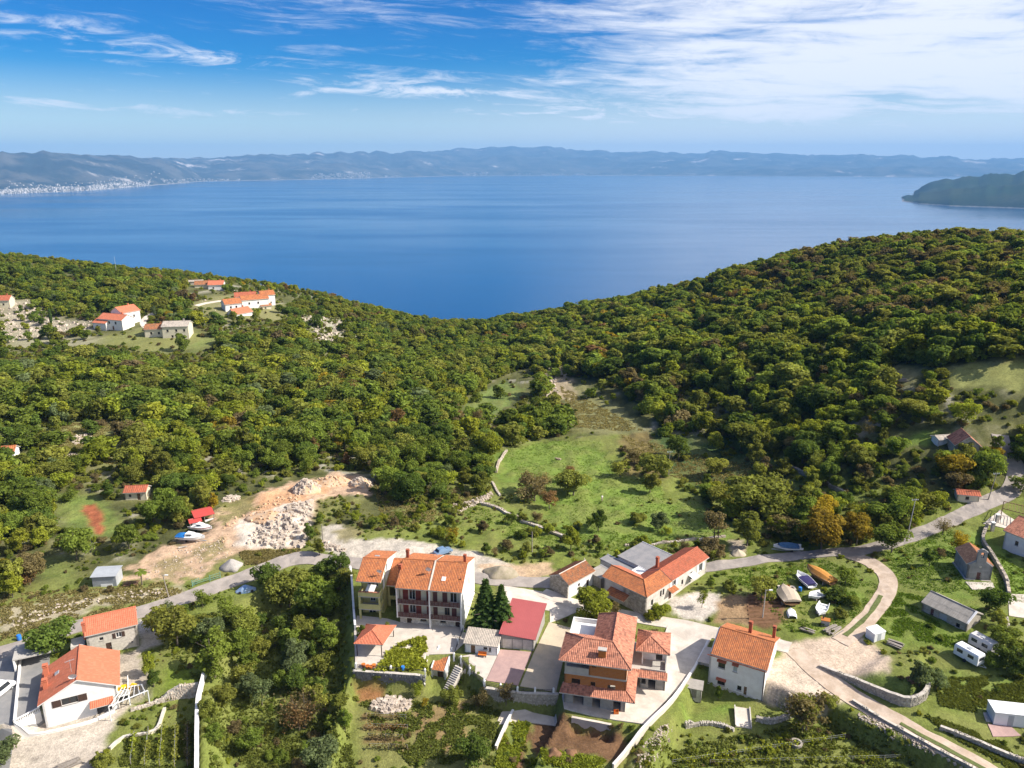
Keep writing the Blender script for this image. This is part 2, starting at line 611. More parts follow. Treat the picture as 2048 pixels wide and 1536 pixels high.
M['block'] = mat('block', (0.33, 0.31, 0.28), 0.95, 0.25, 1.6, 0.4, 20, rgb2=(0.25, 0.24, 0.22))
M['stone'] = mat('stone', (0.42, 0.38, 0.32), 0.95, 0.3, 2.2, 0.5, 9, rgb2=(0.27, 0.24, 0.20), cvamp=0.5)
M['stone_pale'] = mat('stone_pale', (0.60, 0.55, 0.48), 0.95, 0.25, 2.2, 0.5, 9, rgb2=(0.42, 0.38, 0.33), cvamp=0.5)
M['stone_dark'] = mat('stone_dark', (0.20, 0.20, 0.20), 0.95, 0.3, 1.4, 0.5, 9, rgb2=(0.13, 0.13, 0.135), cvamp=0.5)
M['limestone'] = mat('limestone', (0.52, 0.445, 0.37), 0.95, 0.3, 1.2, 0.4, 6, rgb2=(0.38, 0.31, 0.245), cvamp=0.5)
M['gravel_pile'] = mat('gravel_pile', (0.42, 0.39, 0.36), 0.95, 0.3, 3.0, 0.6, 30, cvamp=0.2)
M['spoil'] = mat('spoil', (0.50, 0.30, 0.16), 0.95, 0.3, 1.0, 0.5, 9, rgb2=(0.55, 0.42, 0.30), cvamp=0.3)
M['soil'] = mat('soil', (0.16, 0.085, 0.045), 0.95, 0.3, 1.2, 0.6, 9, rgb2=(0.22, 0.12, 0.065), cvamp=0.3)
M['asphalt'] = mat('asphalt', (0.36, 0.315, 0.28), 0.9, 0.22, 0.5, 0.2, 20, rgb2=(0.26, 0.23, 0.205))
M['asphalt_grey'] = mat('asphalt_grey', (0.20, 0.20, 0.20), 0.9, 0.15, 0.35, 0.1, 20, rgb2=(0.26, 0.25, 0.24))
M['track'] = mat('track', (0.57, 0.46, 0.36), 0.95, 0.25, 0.6, 0.4, 12, rgb2=(0.42, 0.32, 0.235))
M['paving_pink'] = mat('paving_pink', (0.42, 0.28, 0.25), 0.9, 0.18, 1.2, 0.1, rgb2=(0.36, 0.24, 0.22))
M['paving_pale'] = mat('paving_pale', (0.58, 0.52, 0.45), 0.9, 0.2, 0.8, 0.1, rgb2=(0.48, 0.43, 0.37))
M['yard_sand'] = mat('yard_sand', (0.52, 0.43, 0.31), 0.95, 0.2, 0.5, 0.2, rgb2=(0.42, 0.36, 0.27))
M['hollow_brick'] = mat('hollow_brick', (0.44, 0.165, 0.035), 0.9, 0.2, 1.5, 0.2, rgb2=(0.37, 0.13, 0.035), cvamp=0.35)
M['wood'] = mat('wood', (0.22, 0.13, 0.075), 0.8, 0.3, 3.0, cvamp=0.4)
M['wood_grey'] = mat('wood_grey', (0.33, 0.29, 0.25), 0.85, 0.3, 3.0, cvamp=0.4)
M['wood_dark'] = mat('wood_dark', (0.07, 0.04, 0.03), 0.7, 0.2, 3.0)
M['shutter_red'] = mat('shutter_red', (0.20, 0.045, 0.035), 0.7, 0.15, 2.0)
M['railing_brown'] = mat('railing_brown', (0.13, 0.055, 0.05), 0.6, 0.15, 2.0)
M['metal_white'] = mat('metal_white', (0.78, 0.78, 0.78), 0.45, 0.06, 1.0, spec=0.5)
M['metal_grey'] = mat('metal_grey', (0.40, 0.42, 0.44), 0.5, 0.15, 1.0, spec=0.5)
M['metal_dark'] = mat('metal_dark', (0.05, 0.05, 0.055), 0.5, 0.1, 1.0, spec=0.5)
M['metal_green'] = mat('metal_green', (0.16, 0.32, 0.25), 0.5, 0.1, 1.0, spec=0.5)
M['red_sheet'] = mat('red_sheet', (0.37, 0.09, 0.088), 0.5, 0.08, 0.8, spec=0.4)
M['red_bright'] = mat('red_bright', (0.50, 0.07, 0.06), 0.55, 0.08, 1.0, spec=0.4)
M['glass'] = mat('glass', (0.025, 0.03, 0.035), 0.12, 0.1, 1.0, spec=0.6)
M['glass_pale'] = mat('glass_pale', (0.35, 0.40, 0.42), 0.15, 0.1, 1.0, spec=0.6)
M['rubber'] = mat('rubber', (0.025, 0.025, 0.025), 0.8, 0.1)
M['fibreglass'] = mat('fibreglass', (0.80, 0.80, 0.79), 0.3, 0.05, 1.0, spec=0.5)
M['boat_blue'] = mat('boat_blue', (0.02, 0.16, 0.45), 0.4, 0.1, 1.0, spec=0.5)
M['cover_navy'] = mat('cover_navy', (0.03, 0.025, 0.10), 0.8, 0.2, 1.5)
M['cover_blue'] = mat('cover_blue', (0.05, 0.13, 0.26), 0.75, 0.3, 1.5)
M['tarp_blue'] = mat('tarp_blue', (0.14, 0.30, 0.60), 0.6, 0.4, 1.2, 0.6, 2.5, rgb2=(0.42, 0.50, 0.62))
M['tarp_orange'] = mat('tarp_orange', (0.56, 0.25, 0.05), 0.7, 0.2, 1.5, 0.5, 3)
M['tarp_tan'] = mat('tarp_tan', (0.46, 0.38, 0.29), 0.8, 0.15, 1.2, 0.4, 3)
M['boat_wood'] = mat('boat_wood', (0.30, 0.17, 0.08), 0.6, 0.2, 2.0)
M['car_blue'] = mat('car_blue', (0.16, 0.25, 0.38), 0.25, 0.03, 1.0, spec=0.6)
M['car_red'] = mat('car_red', (0.09, 0.015, 0.02), 0.25, 0.03, 1.0, spec=0.6)
M['car_white'] = mat('car_white', (0.80, 0.80, 0.80), 0.25, 0.02, 1.0, spec=0.6)
M['yellow'] = mat('yellow', (0.80, 0.48, 0.01), 0.45, 0.05, 1.0, spec=0.4)
M['orange'] = mat('orange', (0.65, 0.18, 0.03), 0.6, 0.1, 1.0)
M['blue_plastic'] = mat('blue_plastic', (0.03, 0.20, 0.62), 0.45, 0.1, 1.0, spec=0.5)
M['skin'] = mat('skin', (0.45, 0.28, 0.20), 0.6, 0.05)
M['hide_brown'] = mat('hide_brown', (0.10, 0.055, 0.03), 0.8, 0.2, 3.0, rgb2=(0.50, 0.40, 0.30))
M['bark'] = mat('bark', (0.16, 0.13, 0.10), 0.95, 0.3, 4.0, 0.4, 10)
M['bark_pale'] = mat('bark_pale', (0.34, 0.30, 0.25), 0.95, 0.3, 4.0, 0.4, 10)
M['slate'] = mat('slate', (0.20, 0.19, 0.18), 0.9, 0.25, 0.9, 0.2, rgb2=(0.28, 0.26, 0.24), cvamp=0.4)
M['fibre_cement'] = mat('fibre_cement', (0.36, 0.33, 0.29), 0.92, 0.2, 0.9, 0.15, rgb2=(0.27, 0.25, 0.22), cvamp=0.2)
M['roof_felt'] = mat('roof_felt', (0.19, 0.19, 0.20), 0.92, 0.2, 0.7, 0.1, rgb2=(0.26, 0.25, 0.25))
T = {}
T['orange'] = tile_mat('tiles_orange', (0.50, 0.185, 0.07), (0.40, 0.14, 0.058), (0.30, 0.125, 0.065), 0.45)
T['salmon'] = tile_mat('tiles_salmon', (0.56, 0.185, 0.105), (0.50, 0.155, 0.085), (0.44, 0.16, 0.09), 0.22)
T['red'] = tile_mat('tiles_red', (0.46, 0.14, 0.075), (0.38, 0.11, 0.06), (0.30, 0.11, 0.065), 0.4)
T['mottled'] = tile_mat('tiles_mottled', (0.52, 0.23, 0.145), (0.40, 0.165, 0.105), (0.22, 0.10, 0.07), 0.25)
T['old'] = tile_mat('tiles_old', (0.42, 0.17, 0.07), (0.30, 0.12, 0.06), (0.20, 0.13, 0.08), 0.6)
T['brown'] = tile_mat('tiles_brown', (0.25, 0.15, 0.10), (0.17, 0.10, 0.07), (0.34, 0.22, 0.15), 0.6)
T['grey'] = tile_mat('tiles_grey', (0.50, 0.43, 0.36), (0.42, 0.37, 0.31), (0.33, 0.29, 0.25), 0.4)

# ------------------------------------------------------------------ land cover
def vnoise(x, y, seed=0):
    """smooth value noise, 0..1"""
    xi, yi = np.floor(x).astype(np.int64), np.floor(y).astype(np.int64)
    fx, fy = x - xi, y - yi
    fx, fy = fx * fx * (3 - 2 * fx), fy * fy * (3 - 2 * fy)

    def h(a, b):
        q = (a * 374761393 + b * 668265263 + seed * 974634777) & 0xffffffff
        q = ((q ^ (q >> 13)) * 1274126177) & 0xffffffff
        return ((q ^ (q >> 16)) & 0xffff) / 65535.0
    return (h(xi, yi) * (1 - fx) + h(xi + 1, yi) * fx) * (1 - fy) + (h(xi, yi + 1) * (1 - fx) + h(xi + 1, yi + 1) * fx) * fy


def fbm(x, y, s, seed=0, o=4):
    t, a, k = 0, 0, 1.0
    for i in range(o):
        t = t + k * vnoise(x * s * 2 ** i, y * s * 2 ** i, seed + i)
        a += k
        k *= 0.55
    return t / a


def smooth(d, w):
    t = np.clip(d / w * 0.5 + 0.5, 0, 1)
    return t * t * (3 - 2 * t)


C_FOREST, C_GRASS, C_LUSH, C_DRY = (0.075, 0.08, 0.03), (0.155, 0.185, 0.042), (0.150, 0.215, 0.040), (0.24, 0.215, 0.09)
C_SOIL, C_RED, C_GRAVEL, C_ORANGE, C_TRACK = (0.15, 0.085, 0.045), (0.30, 0.10, 0.05), (0.47, 0.42, 0.35), (0.48, 0.335, 0.225), (0.52, 0.41, 0.31)
C_WEEDS, C_ROCKY, C_DARKHERB = (0.17, 0.165, 0.055), (0.45, 0.41, 0.35), (0.05, 0.085, 0.03)
COVER = [  # pixels of the patch, colour, edge width m, edge wobble m, strength
    # the village belt
    ([(0, 1180), (300, 1140), (600, 1090), (760, 1050), (900, 990), (1000, 890), (1250, 860), (1500, 880), (1700, 950), (1860, 1000), (2048, 960), (2200, 1560), (-200, 1560), (-200, 1220)], C_GRASS, 4, 6, 1),
    ([(985, 905), (1110, 880), (1200, 885), (1235, 950), (1290, 930), (1340, 1000), (1430, 1010), (1460, 1070), (1400, 1078), (1160, 1085), (1100, 1072), (1090, 1010), (1000, 985)], C_LUSH, 1.5, 3, 1),
    ([(920, 1010), (1000, 1000), (1090, 1050), (1150, 1078), (1400, 1085), (1450, 1130), (1150, 1112), (1020, 1085), (940, 1045)], (0.15, 0.19, 0.04), 2, 3, 0.9),
    ([(1280, 860), (1440, 880), (1560, 930), (1600, 1000), (1500, 1000), (1300, 930)], C_DARKHERB, 2, 3, 0.9),
    ([(1240, 870), (1300, 860), (1330, 960), (1250, 950)], (0.16, 0.12, 0.05), 2, 3, 0.9),
    ([(1120, 765), (1180, 770), (1295, 862), (1200, 872), (1140, 850)], (0.20, 0.195, 0.085), 2, 3, 1),
    ([(1080, 740), (1140, 735), (1150, 800), (1090, 800)], (0.42, 0.33, 0.22), 2, 3, 0.8),
    ([(930, 800), (1010, 760), (1050, 780), (960, 850), (925, 850)], (0.14, 0.19, 0.05), 2, 3, 0.9),
    ([(1885, 734), (2120, 738), (2120, 785), (1910, 776)], (0.26, 0.27, 0.09), 2, 3, 1),
    ([(1790, 740), (1850, 735), (1830, 765), (1790, 770)], (0.24, 0.22, 0.1), 2, 2, 0.8),
    ([(1800, 870), (1880, 860), (1890, 890), (1820, 890)], C_LUSH, 1.5, 2, 1),
    ([(1760, 1105), (1890, 1055), (1970, 1065), (2060, 1140), (2060, 1210), (1900, 1195), (1810, 1180)], C_LUSH, 1.0, 1.5, 1),
    ([(1780, 1180), (1900, 1195), (1960, 1220), (1930, 1300), (1850, 1300), (1740, 1260)], (0.15, 0.215, 0.035), 1.5, 2, 1),
    ([(1425, 1140), (1650, 1120), (1740, 1140), (1760, 1172), (1700, 1250), (1625, 1285), (1585, 1268), (1560, 1240), (1500, 1180)], (0.165, 0.205, 0.04), 1, 1.5, 1),
    ([(1640, 1118), (1725, 1130), (1752, 1165), (1705, 1220), (1650, 1190)], C_LUSH, 1.5, 2, 0.9),
    ([(1870, 1360), (2048, 1340), (2048, 1420), (1990, 1440), (1870, 1400)], C_LUSH, 1.5, 2, 0.9),
    ([(1850, 1430), (1960, 1440), (2048, 1500), (2048, 1560), (1900, 1470)], (0.18, 0.20, 0.055), 1.5, 2, 0.9),
    ([(1300, 1480), (1650, 1420), (1960, 1570), (1240, 1590)], (0.16, 0.19, 0.045), 2, 2, 1),
    ([(1365, 1412), (1455, 1410), (1460, 1440), (1370, 1445)], C_LUSH, 0.8, 1, 1),
    # left slopes
    ([(130, 850), (200, 840), (255, 880), (250, 930), (170, 930), (120, 900)], (0.22, 0.23, 0.09), 3, 4, 1),
    ([(0, 830), (40, 830), (120, 860), (90, 890), (0, 880)], (0.16, 0.18, 0.07), 3, 4, 1),
    ([(110, 990), (160, 985), (210, 1000), (240, 1040), (230, 1075), (160, 1075), (120, 1030)], (0.15, 0.20, 0.05), 2, 2, 1),
    ([(165, 1010), (190, 1005), (205, 1030), (205, 1070), (185, 1060), (170, 1035)], C_RED, 0.8, 1.0, 1),
    ([(80, 1120), (150, 1110), (160, 1160), (90, 1185)], (0.15, 0.19, 0.05), 2, 2, 1),
    ([(300, 650), (390, 660), (440, 680), (340, 710), (180, 690), (200, 680)], (0.19, 0.20, 0.07), 3, 4, 1),
    ([(380, 610), (430, 590), (560, 600), (560, 640), (430, 640)], (0.22, 0.21, 0.10), 3, 4, 1),
    ([(600, 630), (680, 640), (720, 680), (640, 680)], (0.38, 0.36, 0.28), 4, 5, 0.8),
    ([(0, 600), (70, 600), (110, 640), (180, 640), (180, 660), (0, 680)], (0.36, 0.32, 0.24), 3, 4, 0.8),
    ([(0, 660), (180, 670), (200, 690), (0, 700)], (0.32, 0.30, 0.2), 3, 4, 0.8),
    ([(370, 690), (440, 670), (440, 690), (380, 705)], (0.16, 0.20, 0.06), 3, 4, 0.9),
    # quarry and lots
    ([(505, 990), (590, 965), (680, 948), (735, 955), (730, 990), (640, 1005), (625, 1060), (610, 1095), (540, 1115), (470, 1110), (400, 1155), (270, 1170), (250, 1140), (330, 1095), (420, 1060), (440, 1020)], C_ORANGE, 1.2, 4.0, 1),
    ([(500, 1000), (600, 968), (700, 955), (600, 1010), (520, 1040)], (0.50, 0.28, 0.15), 1.5, 3, .8),
    ([(395, 1090), (440, 1075), (470, 1100), (400, 1130)], C_WEEDS, 1.0, 4, .7),
    ([(300, 1130), (360, 1110), (400, 1140), (320, 1160)], C_WEEDS, 1.0, 4.5, .6),
    ([(430, 1120), (480, 1105), (470, 1150), (420, 1160)], C_WEEDS, 1.0, 3.5, .8),
    ([(440, 1010), (500, 985), (520, 1010), (450, 1050)], C_WEEDS, 1.0, 3.5, .8),
    ([(470, 1090), (480, 1040), (560, 1010), (625, 1000), (615, 1090), (540, 1100)], (0.60, 0.53, 0.44), 1.0, 2, 0.9),
    ([(640, 1000), (690, 990), (720, 1000), (650, 1050), (620, 1090)], (0.15, 0.16, 0.05), 1.5, 2, 0.9),
    ([(480, 1105), (600, 1098), (600, 1125), (490, 1130)], C_WEEDS, 1.2, 2, 0.8),
    ([(645, 1050), (690, 1045), (710, 1080), (790, 1075), (900, 1095), (970, 1112), (1050, 1135), (1050, 1160), (960, 1165), (830, 1150), (690, 1115), (640, 1095)], C_GRAVEL, 0.7, 1.2, 1),
    ([(665, 1062), (700, 1050), (730, 1065), (690, 1085)], (0.24, 0.21, 0.10), 0.8, 1, 0.9),
    ([(960, 1130), (1100, 1125), (1110, 1150), (980, 1162)], (0.48, 0.34, 0.22), 1.0, 1.5, 0.9),
    ([(0, 1215), (150, 1190), (380, 1175), (380, 1195), (260, 1205), (110, 1240), (0, 1275)], (0.40, 0.34, 0.25), 1.5, 3, 0.8),
    ([(1560, 1290), (1640, 1278), (1700, 1262), (1745, 1290), (1775, 1320), (1780, 1355), (1700, 1365), (1640, 1345), (1580, 1340)], C_TRACK, 0.8, 1.5, 1),
    ([(1530, 1320), (1600, 1315), (1700, 1400), (1650, 1420), (1560, 1400), (1525, 1410)], (0.55, 0.45, 0.35), 0.8, 1.2, 1),
    ([(1700, 1355), (1770, 1345), (1850, 1385), (1850, 1410), (1760, 1400)], (0.10, 0.15, 0.03), 0.8, 1.2, 0.9),
    ([(1330, 1190), (1440, 1185), (1460, 1215), (1410, 1245), (1340, 1225)], (0.56, 0.50, 0.43), 0.8, 1.5, 1),
    ([(1440, 1190), (1560, 1190), (1570, 1240), (1500, 1255), (1420, 1245)], (0.30, 0.20, 0.11), 0.8, 1.2, 1),
    ([(1490, 1185), (1572, 1192), (1562, 1240), (1530, 1262), (1490, 1240)], C_SOIL, 0.6, 0.8, 1),
    ([(1460, 1080), (1490, 1080), (1490, 1110), (1460, 1112)], (0.5, 0.4, 0.3), 0.6, 0.8, 0.9),
    # the gardens in front
    ([(712, 1372), (800, 1382), (1000, 1402), (1000, 1545), (720, 1545)], (0.185, 0.19, 0.06), 0.8, 1.2, 1),
    ([(712, 1378), (765, 1380), (760, 1400), (720, 1402)], (0.28, 0.14, 0.06), 0.6, 0.8, 1),
    ([(825, 1420), (940, 1400), (930, 1500), (830, 1520)], (0.23, 0.165, 0.075), 0.8, 1.0, 1),
    ([(725, 1425), (815, 1428), (815, 1440), (725, 1440)], C_SOIL, 0.4, 0.6, .8),
    ([(725, 1450), (820, 1450), (820, 1462), (725, 1462)], C_SOIL, 0.4, 0.6, .8),
    ([(728, 1474), (815, 1474), (815, 1486), (728, 1486)], C_SOIL, 0.4, 0.6, .8),
    ([(1075, 1436), (1140, 1432), (1240, 1465), (1260, 1500), (1240, 1525), (1100, 1510), (1060, 1500)], C_SOIL, 0.6, 1.0, 1),
    ([(1010, 1460), (1060, 1450), (1050, 1540), (1005, 1545)], C_SOIL, 0.5, 0.8, 1),
    ([(1000, 1440), (1060, 1440), (1010, 1545), (985, 1545)], (0.12, 0.19, 0.03), 0.6, 0.8, 0.9),
    ([(1060, 1515), (1200, 1515), (1200, 1560), (1050, 1560)], (0.11, 0.17, 0.03), 0.6, 0.8, 0.9),
    ([(0, 1440), (200, 1420), (230, 1400), (260, 1410), (215, 1470), (190, 1560), (0, 1560)], (0.46, 0.40, 0.33), 0.8, 0.8, 1),
    ([(225, 1310), (280, 1300), (300, 1390), (240, 1400)], (0.42, 0.36, 0.29), 0.6, 0.8, 1),
    ([(270, 1240), (320, 1230), (325, 1290), (280, 1300)], (0.46, 0.42, 0.38), 0.6, 0.8, 1),
    ([(325, 1340), (385, 1330), (392, 1370), (335, 1385)], (0.15, 0.20, 0.03), 0.6, 0.8, 1),
    ([(245, 1475), (385, 1450), (388, 1560), (240, 1560)], (0.16, 0.20, 0.04), 0.6, 0.8, 1),
]

# noise of the surface itself
DIST = np.sqrt(XX ** 2 + YY ** 2)
n_big = fbm(XX, YY, 0.03, 11)
n_mid = fbm(XX, YY, 0.22, 23)
n_fin = fbm(XX, YY, 0.9, 37)
GC = np.empty(XX.shape + (3,))
base = np.array(C_FOREST)
GC[:] = base * (0.75 + 0.6 * n_mid[..., None])
rockm = smooth(n_mid + 0.6 * n_big - 1.02, 0.12)[..., None]
GC[:] = GC * (1 - 0.5 * rockm) + np.array(C_ROCKY) * 0.5 * rockm
for pp, c, wid, wob, strength in COVER:
    pw = gpoly(pp)
    sel = np.nonzero((XX > pw[:, 0].min() - 12) & (XX < pw[:, 0].max() + 12) & (YY > pw[:, 1].min() - 12) & (YY < pw[:, 1].max() + 12))
    d = poly_dist(pw, XX[sel], YY[sel]) + (fbm(XX[sel], YY[sel], 0.45, 51) - 0.5) * 2.2 * wob
    k = (smooth(d, wid) * strength)[:, None]
    cc = np.array(c)[None] * (0.72 + 0.56 * n_fin[sel][:, None]) * (0.8 + 0.4 * n_mid[sel][:, None])
    GC[sel] = GC[sel] * (1 - k) + cc * k
# weeds and dry grass break up every green patch
wd = smooth(0.6 * n_mid + 0.4 * fbm(XX, YY, 0.09, 47) - 0.51, 0.12)[..., None] * 0.5 * (GC[..., 1:2] > GC[..., 0:1] * 0.95)
GC = GC * (1 - wd) + np.array(C_WEEDS) * wd

ZB = ZZ.copy()
built = smooth(120 - np.abs(XX), 30) * smooth(150 - YY, 20)
ZZ = ZZ + (n_fin - 0.5) * 0.22 + (n_mid - 0.5) * (0.25 + 1.3 * (1 - built))


def ground_material():
    m = bpy.data.materials.new('ground')
    m.use_nodes = True
    k = NT(m.node_tree)
    out = k.n('ShaderNodeOutputMaterial')
    b = k.n('ShaderNodeBsdfPrincipled')
    b.inputs['Roughness'].default_value = 0.95
    b.inputs['Specular IOR Level'].default_value = 0.1
    a = k.n('ShaderNodeAttribute', attribute_name='gcol').outputs['Color']
    g = k.n('ShaderNodeNewGeometry').outputs['Position']
    n1 = k.noise(g, 2.6, 5, 0.7)
    n2 = k.noise(g, 0.5, 4, 0.6)
    n3 = k.noise(g, 0.9, 5, 0.75)
    f = k.math('ADD', -0.35, k.math('ADD', k.math('MULTIPLY', n1, 1.3), k.math('ADD', k.math('MULTIPLY', n2, 0.4), k.math('MULTIPLY', n3, 1.0))))
    f = k.math('MAXIMUM', f, 0.25)
    c = k.mix(1.0, a, k.comb(f, f, f), 'MULTIPLY')
    k.l(c, b.inputs['Base Color'])
    bn = k.n('ShaderNodeBump')
    bn.inputs['Strength'].default_value = 0.9
    bn.inputs['Distance'].default_value = 0.18
    k.l(n1, bn.inputs['Height'])
    k.l(bn.outputs[0], b.inputs['Normal'])
    k.l(b.outputs[0], out.inputs[0])
    return m


nxg, nyg = len(GX), len(GY)
idx = np.arange(nxg * nyg).reshape(nyg, nxg)
quads = np.stack([idx[:-1, :-1], idx[:-1, 1:], idx[1:, 1:], idx[1:, :-1]], axis=-1).reshape(-1, 4)
me = np_mesh('ground', np.stack([XX, YY, ZZ], -1).reshape(-1, 3), quads, ground_material(), smooth=True)
ca = me.color_attributes.new('gcol', 'FLOAT_COLOR', 'POINT')
ca.data.foreach_set('color', np.concatenate([GC.reshape(-1, 3), np.ones((nxg * nyg, 1))], 1).astype(np.float32).ravel())
tag(mesh_obj('ground', me), kind='structure')

# ------------------------------------------------------------------ sea
def sea_material():
    m = bpy.data.materials.new('sea_water')
    m.use_nodes = True
    k = NT(m.node_tree)
    out = k.n('ShaderNodeOutputMaterial')
    b = k.n('ShaderNodeBsdfPrincipled')
    g = k.n('ShaderNodeNewGeometry').outputs['Position']
    mp = k.n('ShaderNodeMapping')
    mp.inputs['Scale'].default_value = (0.00035, 0.0011, 1.0)
    k.l(g, mp.inputs['Vector'])
    st = k.ramp(k.noise(mp.outputs[0], 1.0, 6, 0.6), 0.35, 0.7)
    k.l(k.mix(st, (0.001, 0.052, 0.155), (0.0015, 0.066, 0.18)), b.inputs['Base Color'])
    k.l(k.math('ADD', 0.13, k.math('MULTIPLY', st, 0.12)), b.inputs['Roughness'])
    b.inputs['IOR'].default_value = 1.333
    b.inputs['Specular IOR Level'].default_value = 0.72
    w = k.noise(g, 0.10, 4, 0.6)
    bn = k.n('ShaderNodeBump')
    bn.inputs['Strength'].default_value = 0.16
    bn.inputs['Distance'].default_value = 1.2
    k.l(w, bn.inputs['Height'])
    k.l(bn.outputs[0], b.inputs['Normal'])
    k.l(b.outputs[0], out.inputs[0])
    return m


sea = MB().face([(-37000, -3000, 0), (37000, -3000, 0), (37000, 36500, 0), (-37000, 36500, 0)]).obj('sea', sea_material())
tag(sea, kind='structure')


# ------------------------------------------------------------------ far coast: hills with real depth behind the bay
def hill_material(name, a, b, c):
    m = bpy.data.materials.new(name)
    m.use_nodes = True
    k = NT(m.node_tree)
    out = k.n('ShaderNodeOutputMaterial')
    p = k.n('ShaderNodeBsdfPrincipled')
    p.inputs['Roughness'].default_value = 1.0
    p.inputs['Specular IOR Level'].default_value = 0.0
    g = k.n('ShaderNodeNewGeometry').outputs['Position']
    col = k.mix(k.ramp(k.noise(g, 0.0016, 6, 0.65), 0.42, 0.62), a, b)
    col = k.mix(k.ramp(k.noise(g, 0.0011, 5, 0.6), 0.60, 0.72), col, c)
    sx = k.n('ShaderNodeSeparateXYZ')
    k.l(g, sx.inputs[0])
    edge = k.math('SUBTRACT', 1.0, k.ramp(k.math('ADD', sx.outputs[2], k.math('MULTIPLY', k.noise(g, 0.012, 4), 16.0)), 10.0, 18.0))
    col = k.mix(edge, col, (0.30, 0.27, 0.24))
    fn = k.noise(g, 0.03, 5, 0.75)
    col = k.mix(1.0, col, k.comb(*[k.math('ADD', 0.4, k.math('MULTIPLY', fn, 1.2))] * 3), 'MULTIPLY')
    bn = k.n('ShaderNodeBump')
    bn.inputs['Strength'].default_value = 1.0
    bn.inputs['Distance'].default_value = 9.0
    k.l(fn, bn.inputs['Height'])
    k.l(bn.outputs[0], p.inputs['Normal'])
    k.l(col, p.inputs['Base Color'])
    k.l(p.outputs[0], out.inputs[0])
    return m


def coast(name, shore, ridge, depth, rows, mtl, seed, rough=60.0, step=10, back=1.35, power=1.0):
    """hills between a shoreline (pixels on the water) and a crest `depth` times as far"""
    us = np.arange(shore[0][0], shore[-1][0] + 1, step, dtype=float)
    sv = np.interp(us, [p[0] for p in shore], [p[1] for p in shore])
    rv = np.interp(us, [p[0] for p in ridge], [p[1] for p in ridge])
    rv = rv + (fbm(us, us * 0, 0.05, seed + 5, 5) - 0.5) * 13
    V = []
    for j in range(rows):
        t = j / (rows - 1)
        for i, u in enumerate(us):
            p0 = PZ(u, sv[i], 0.0)
            dd = ray(u, rv[i])
            hr = math.hypot(p0[0], p0[1]) * depth
            zc = CAM_Z + dd[2] / math.hypot(dd[0], dd[1]) * hr
            if t <= 0.75:
                q = t / 0.75
                k = 1 + (depth - 1) * q
                z = zc * (0.10 * min(1, q * 6) + 0.90 * q ** power) if q > 0 else -4
                x, y = p0[0] * k, p0[1] * k
                env = math.sin(math.pi * min(q, 1.0)) if q < 1 else 0
                z += (float(fbm(np.array(x), np.array(y), 0.0007, seed, 5)) - 0.5) * rough * 6 * env
                z = min(z, (CAM_Z + dd[2] / math.hypot(dd[0], dd[1]) * hr * (k / depth)) - 0.002 * hr * (1 - q)) if q > 0 else z
            else:
                q = (t - 0.75) / 0.25
                k = depth * (1 + (back - 1) * q)
                z = zc * (1 - q * q) - 5 * q
                x, y = p0[0] * k, p0[1] * k
            V.append((x, y, z))
    n = len(us)
    ii = np.arange(rows * n).reshape(rows, n)
    F = np.stack([ii[:-1, :-1], ii[:-1, 1:], ii[1:, 1:], ii[1:, :-1]], -1).reshape(-1, 4)
    o = mesh_obj(name, np_mesh(name, np.array(V), F, mtl, smooth=True))
    tag(o, kind='structure')
    return np.array(V).reshape(rows, n, 3), us


hm = hill_material('far_hills', (0.025, 0.035, 0.04), (0.085, 0.085, 0.08), (0.46, 0.42, 0.40))
CV, CU = coast('far_mountains', [(-420, 400), (0, 389), (180, 381), (400, 363), (620, 359), (900, 352), (1200, 350), (1500, 351), (1800, 353), (2100, 353), (2500, 353)],
               [(-420, 312), (0, 306), (90, 303), (150, 308), (230, 310), (390, 317), (520, 311), (620, 308), (700, 303), (800, 306), (920, 297), (1080, 294), (1180, 302), (1300, 305), (1420, 303), (1560, 308), (1700, 309), (1800, 312), (1900, 316), (2100, 320), (2500, 322)],
               1.28, 34, hm, 3, 95, 8, 1.08)
hn = hill_material('near_headland', (0.018, 0.034, 0.012), (0.035, 0.045, 0.018), (0.10, 0.10, 0.07))
coast('low_shore_hills', [(1150, 351), (1500, 352), (1800, 354), (2100, 354), (2500, 354)], [(1150, 349), (1400, 345), (1560, 336), (1750, 332), (1900, 335), (2100, 340), (2500, 340)], 1.05, 14, hm, 9, 10, 14, 1.04)
coast('headland', [(1797, 402), (1840, 408), (1900, 412), (2048, 417), (2250, 424), (2600, 436)], [(1797, 399.5), (1812, 388), (1840, 383), (1900, 377), (2048, 364), (2250, 358), (2600, 352)], 1.10, 22, hn, 14, 14, 6, 1.05, 0.55)
coast('headland_ridge', [(1822, 396), (1860, 399), (2048, 404), (2250, 410), (2600, 420)], [(1822, 391), (1845, 370), (1880, 359), (1920, 353), (2048, 344), (2250, 338), (2600, 330)], 1.10, 22, hn, 21, 14, 6, 1.2, 0.6)

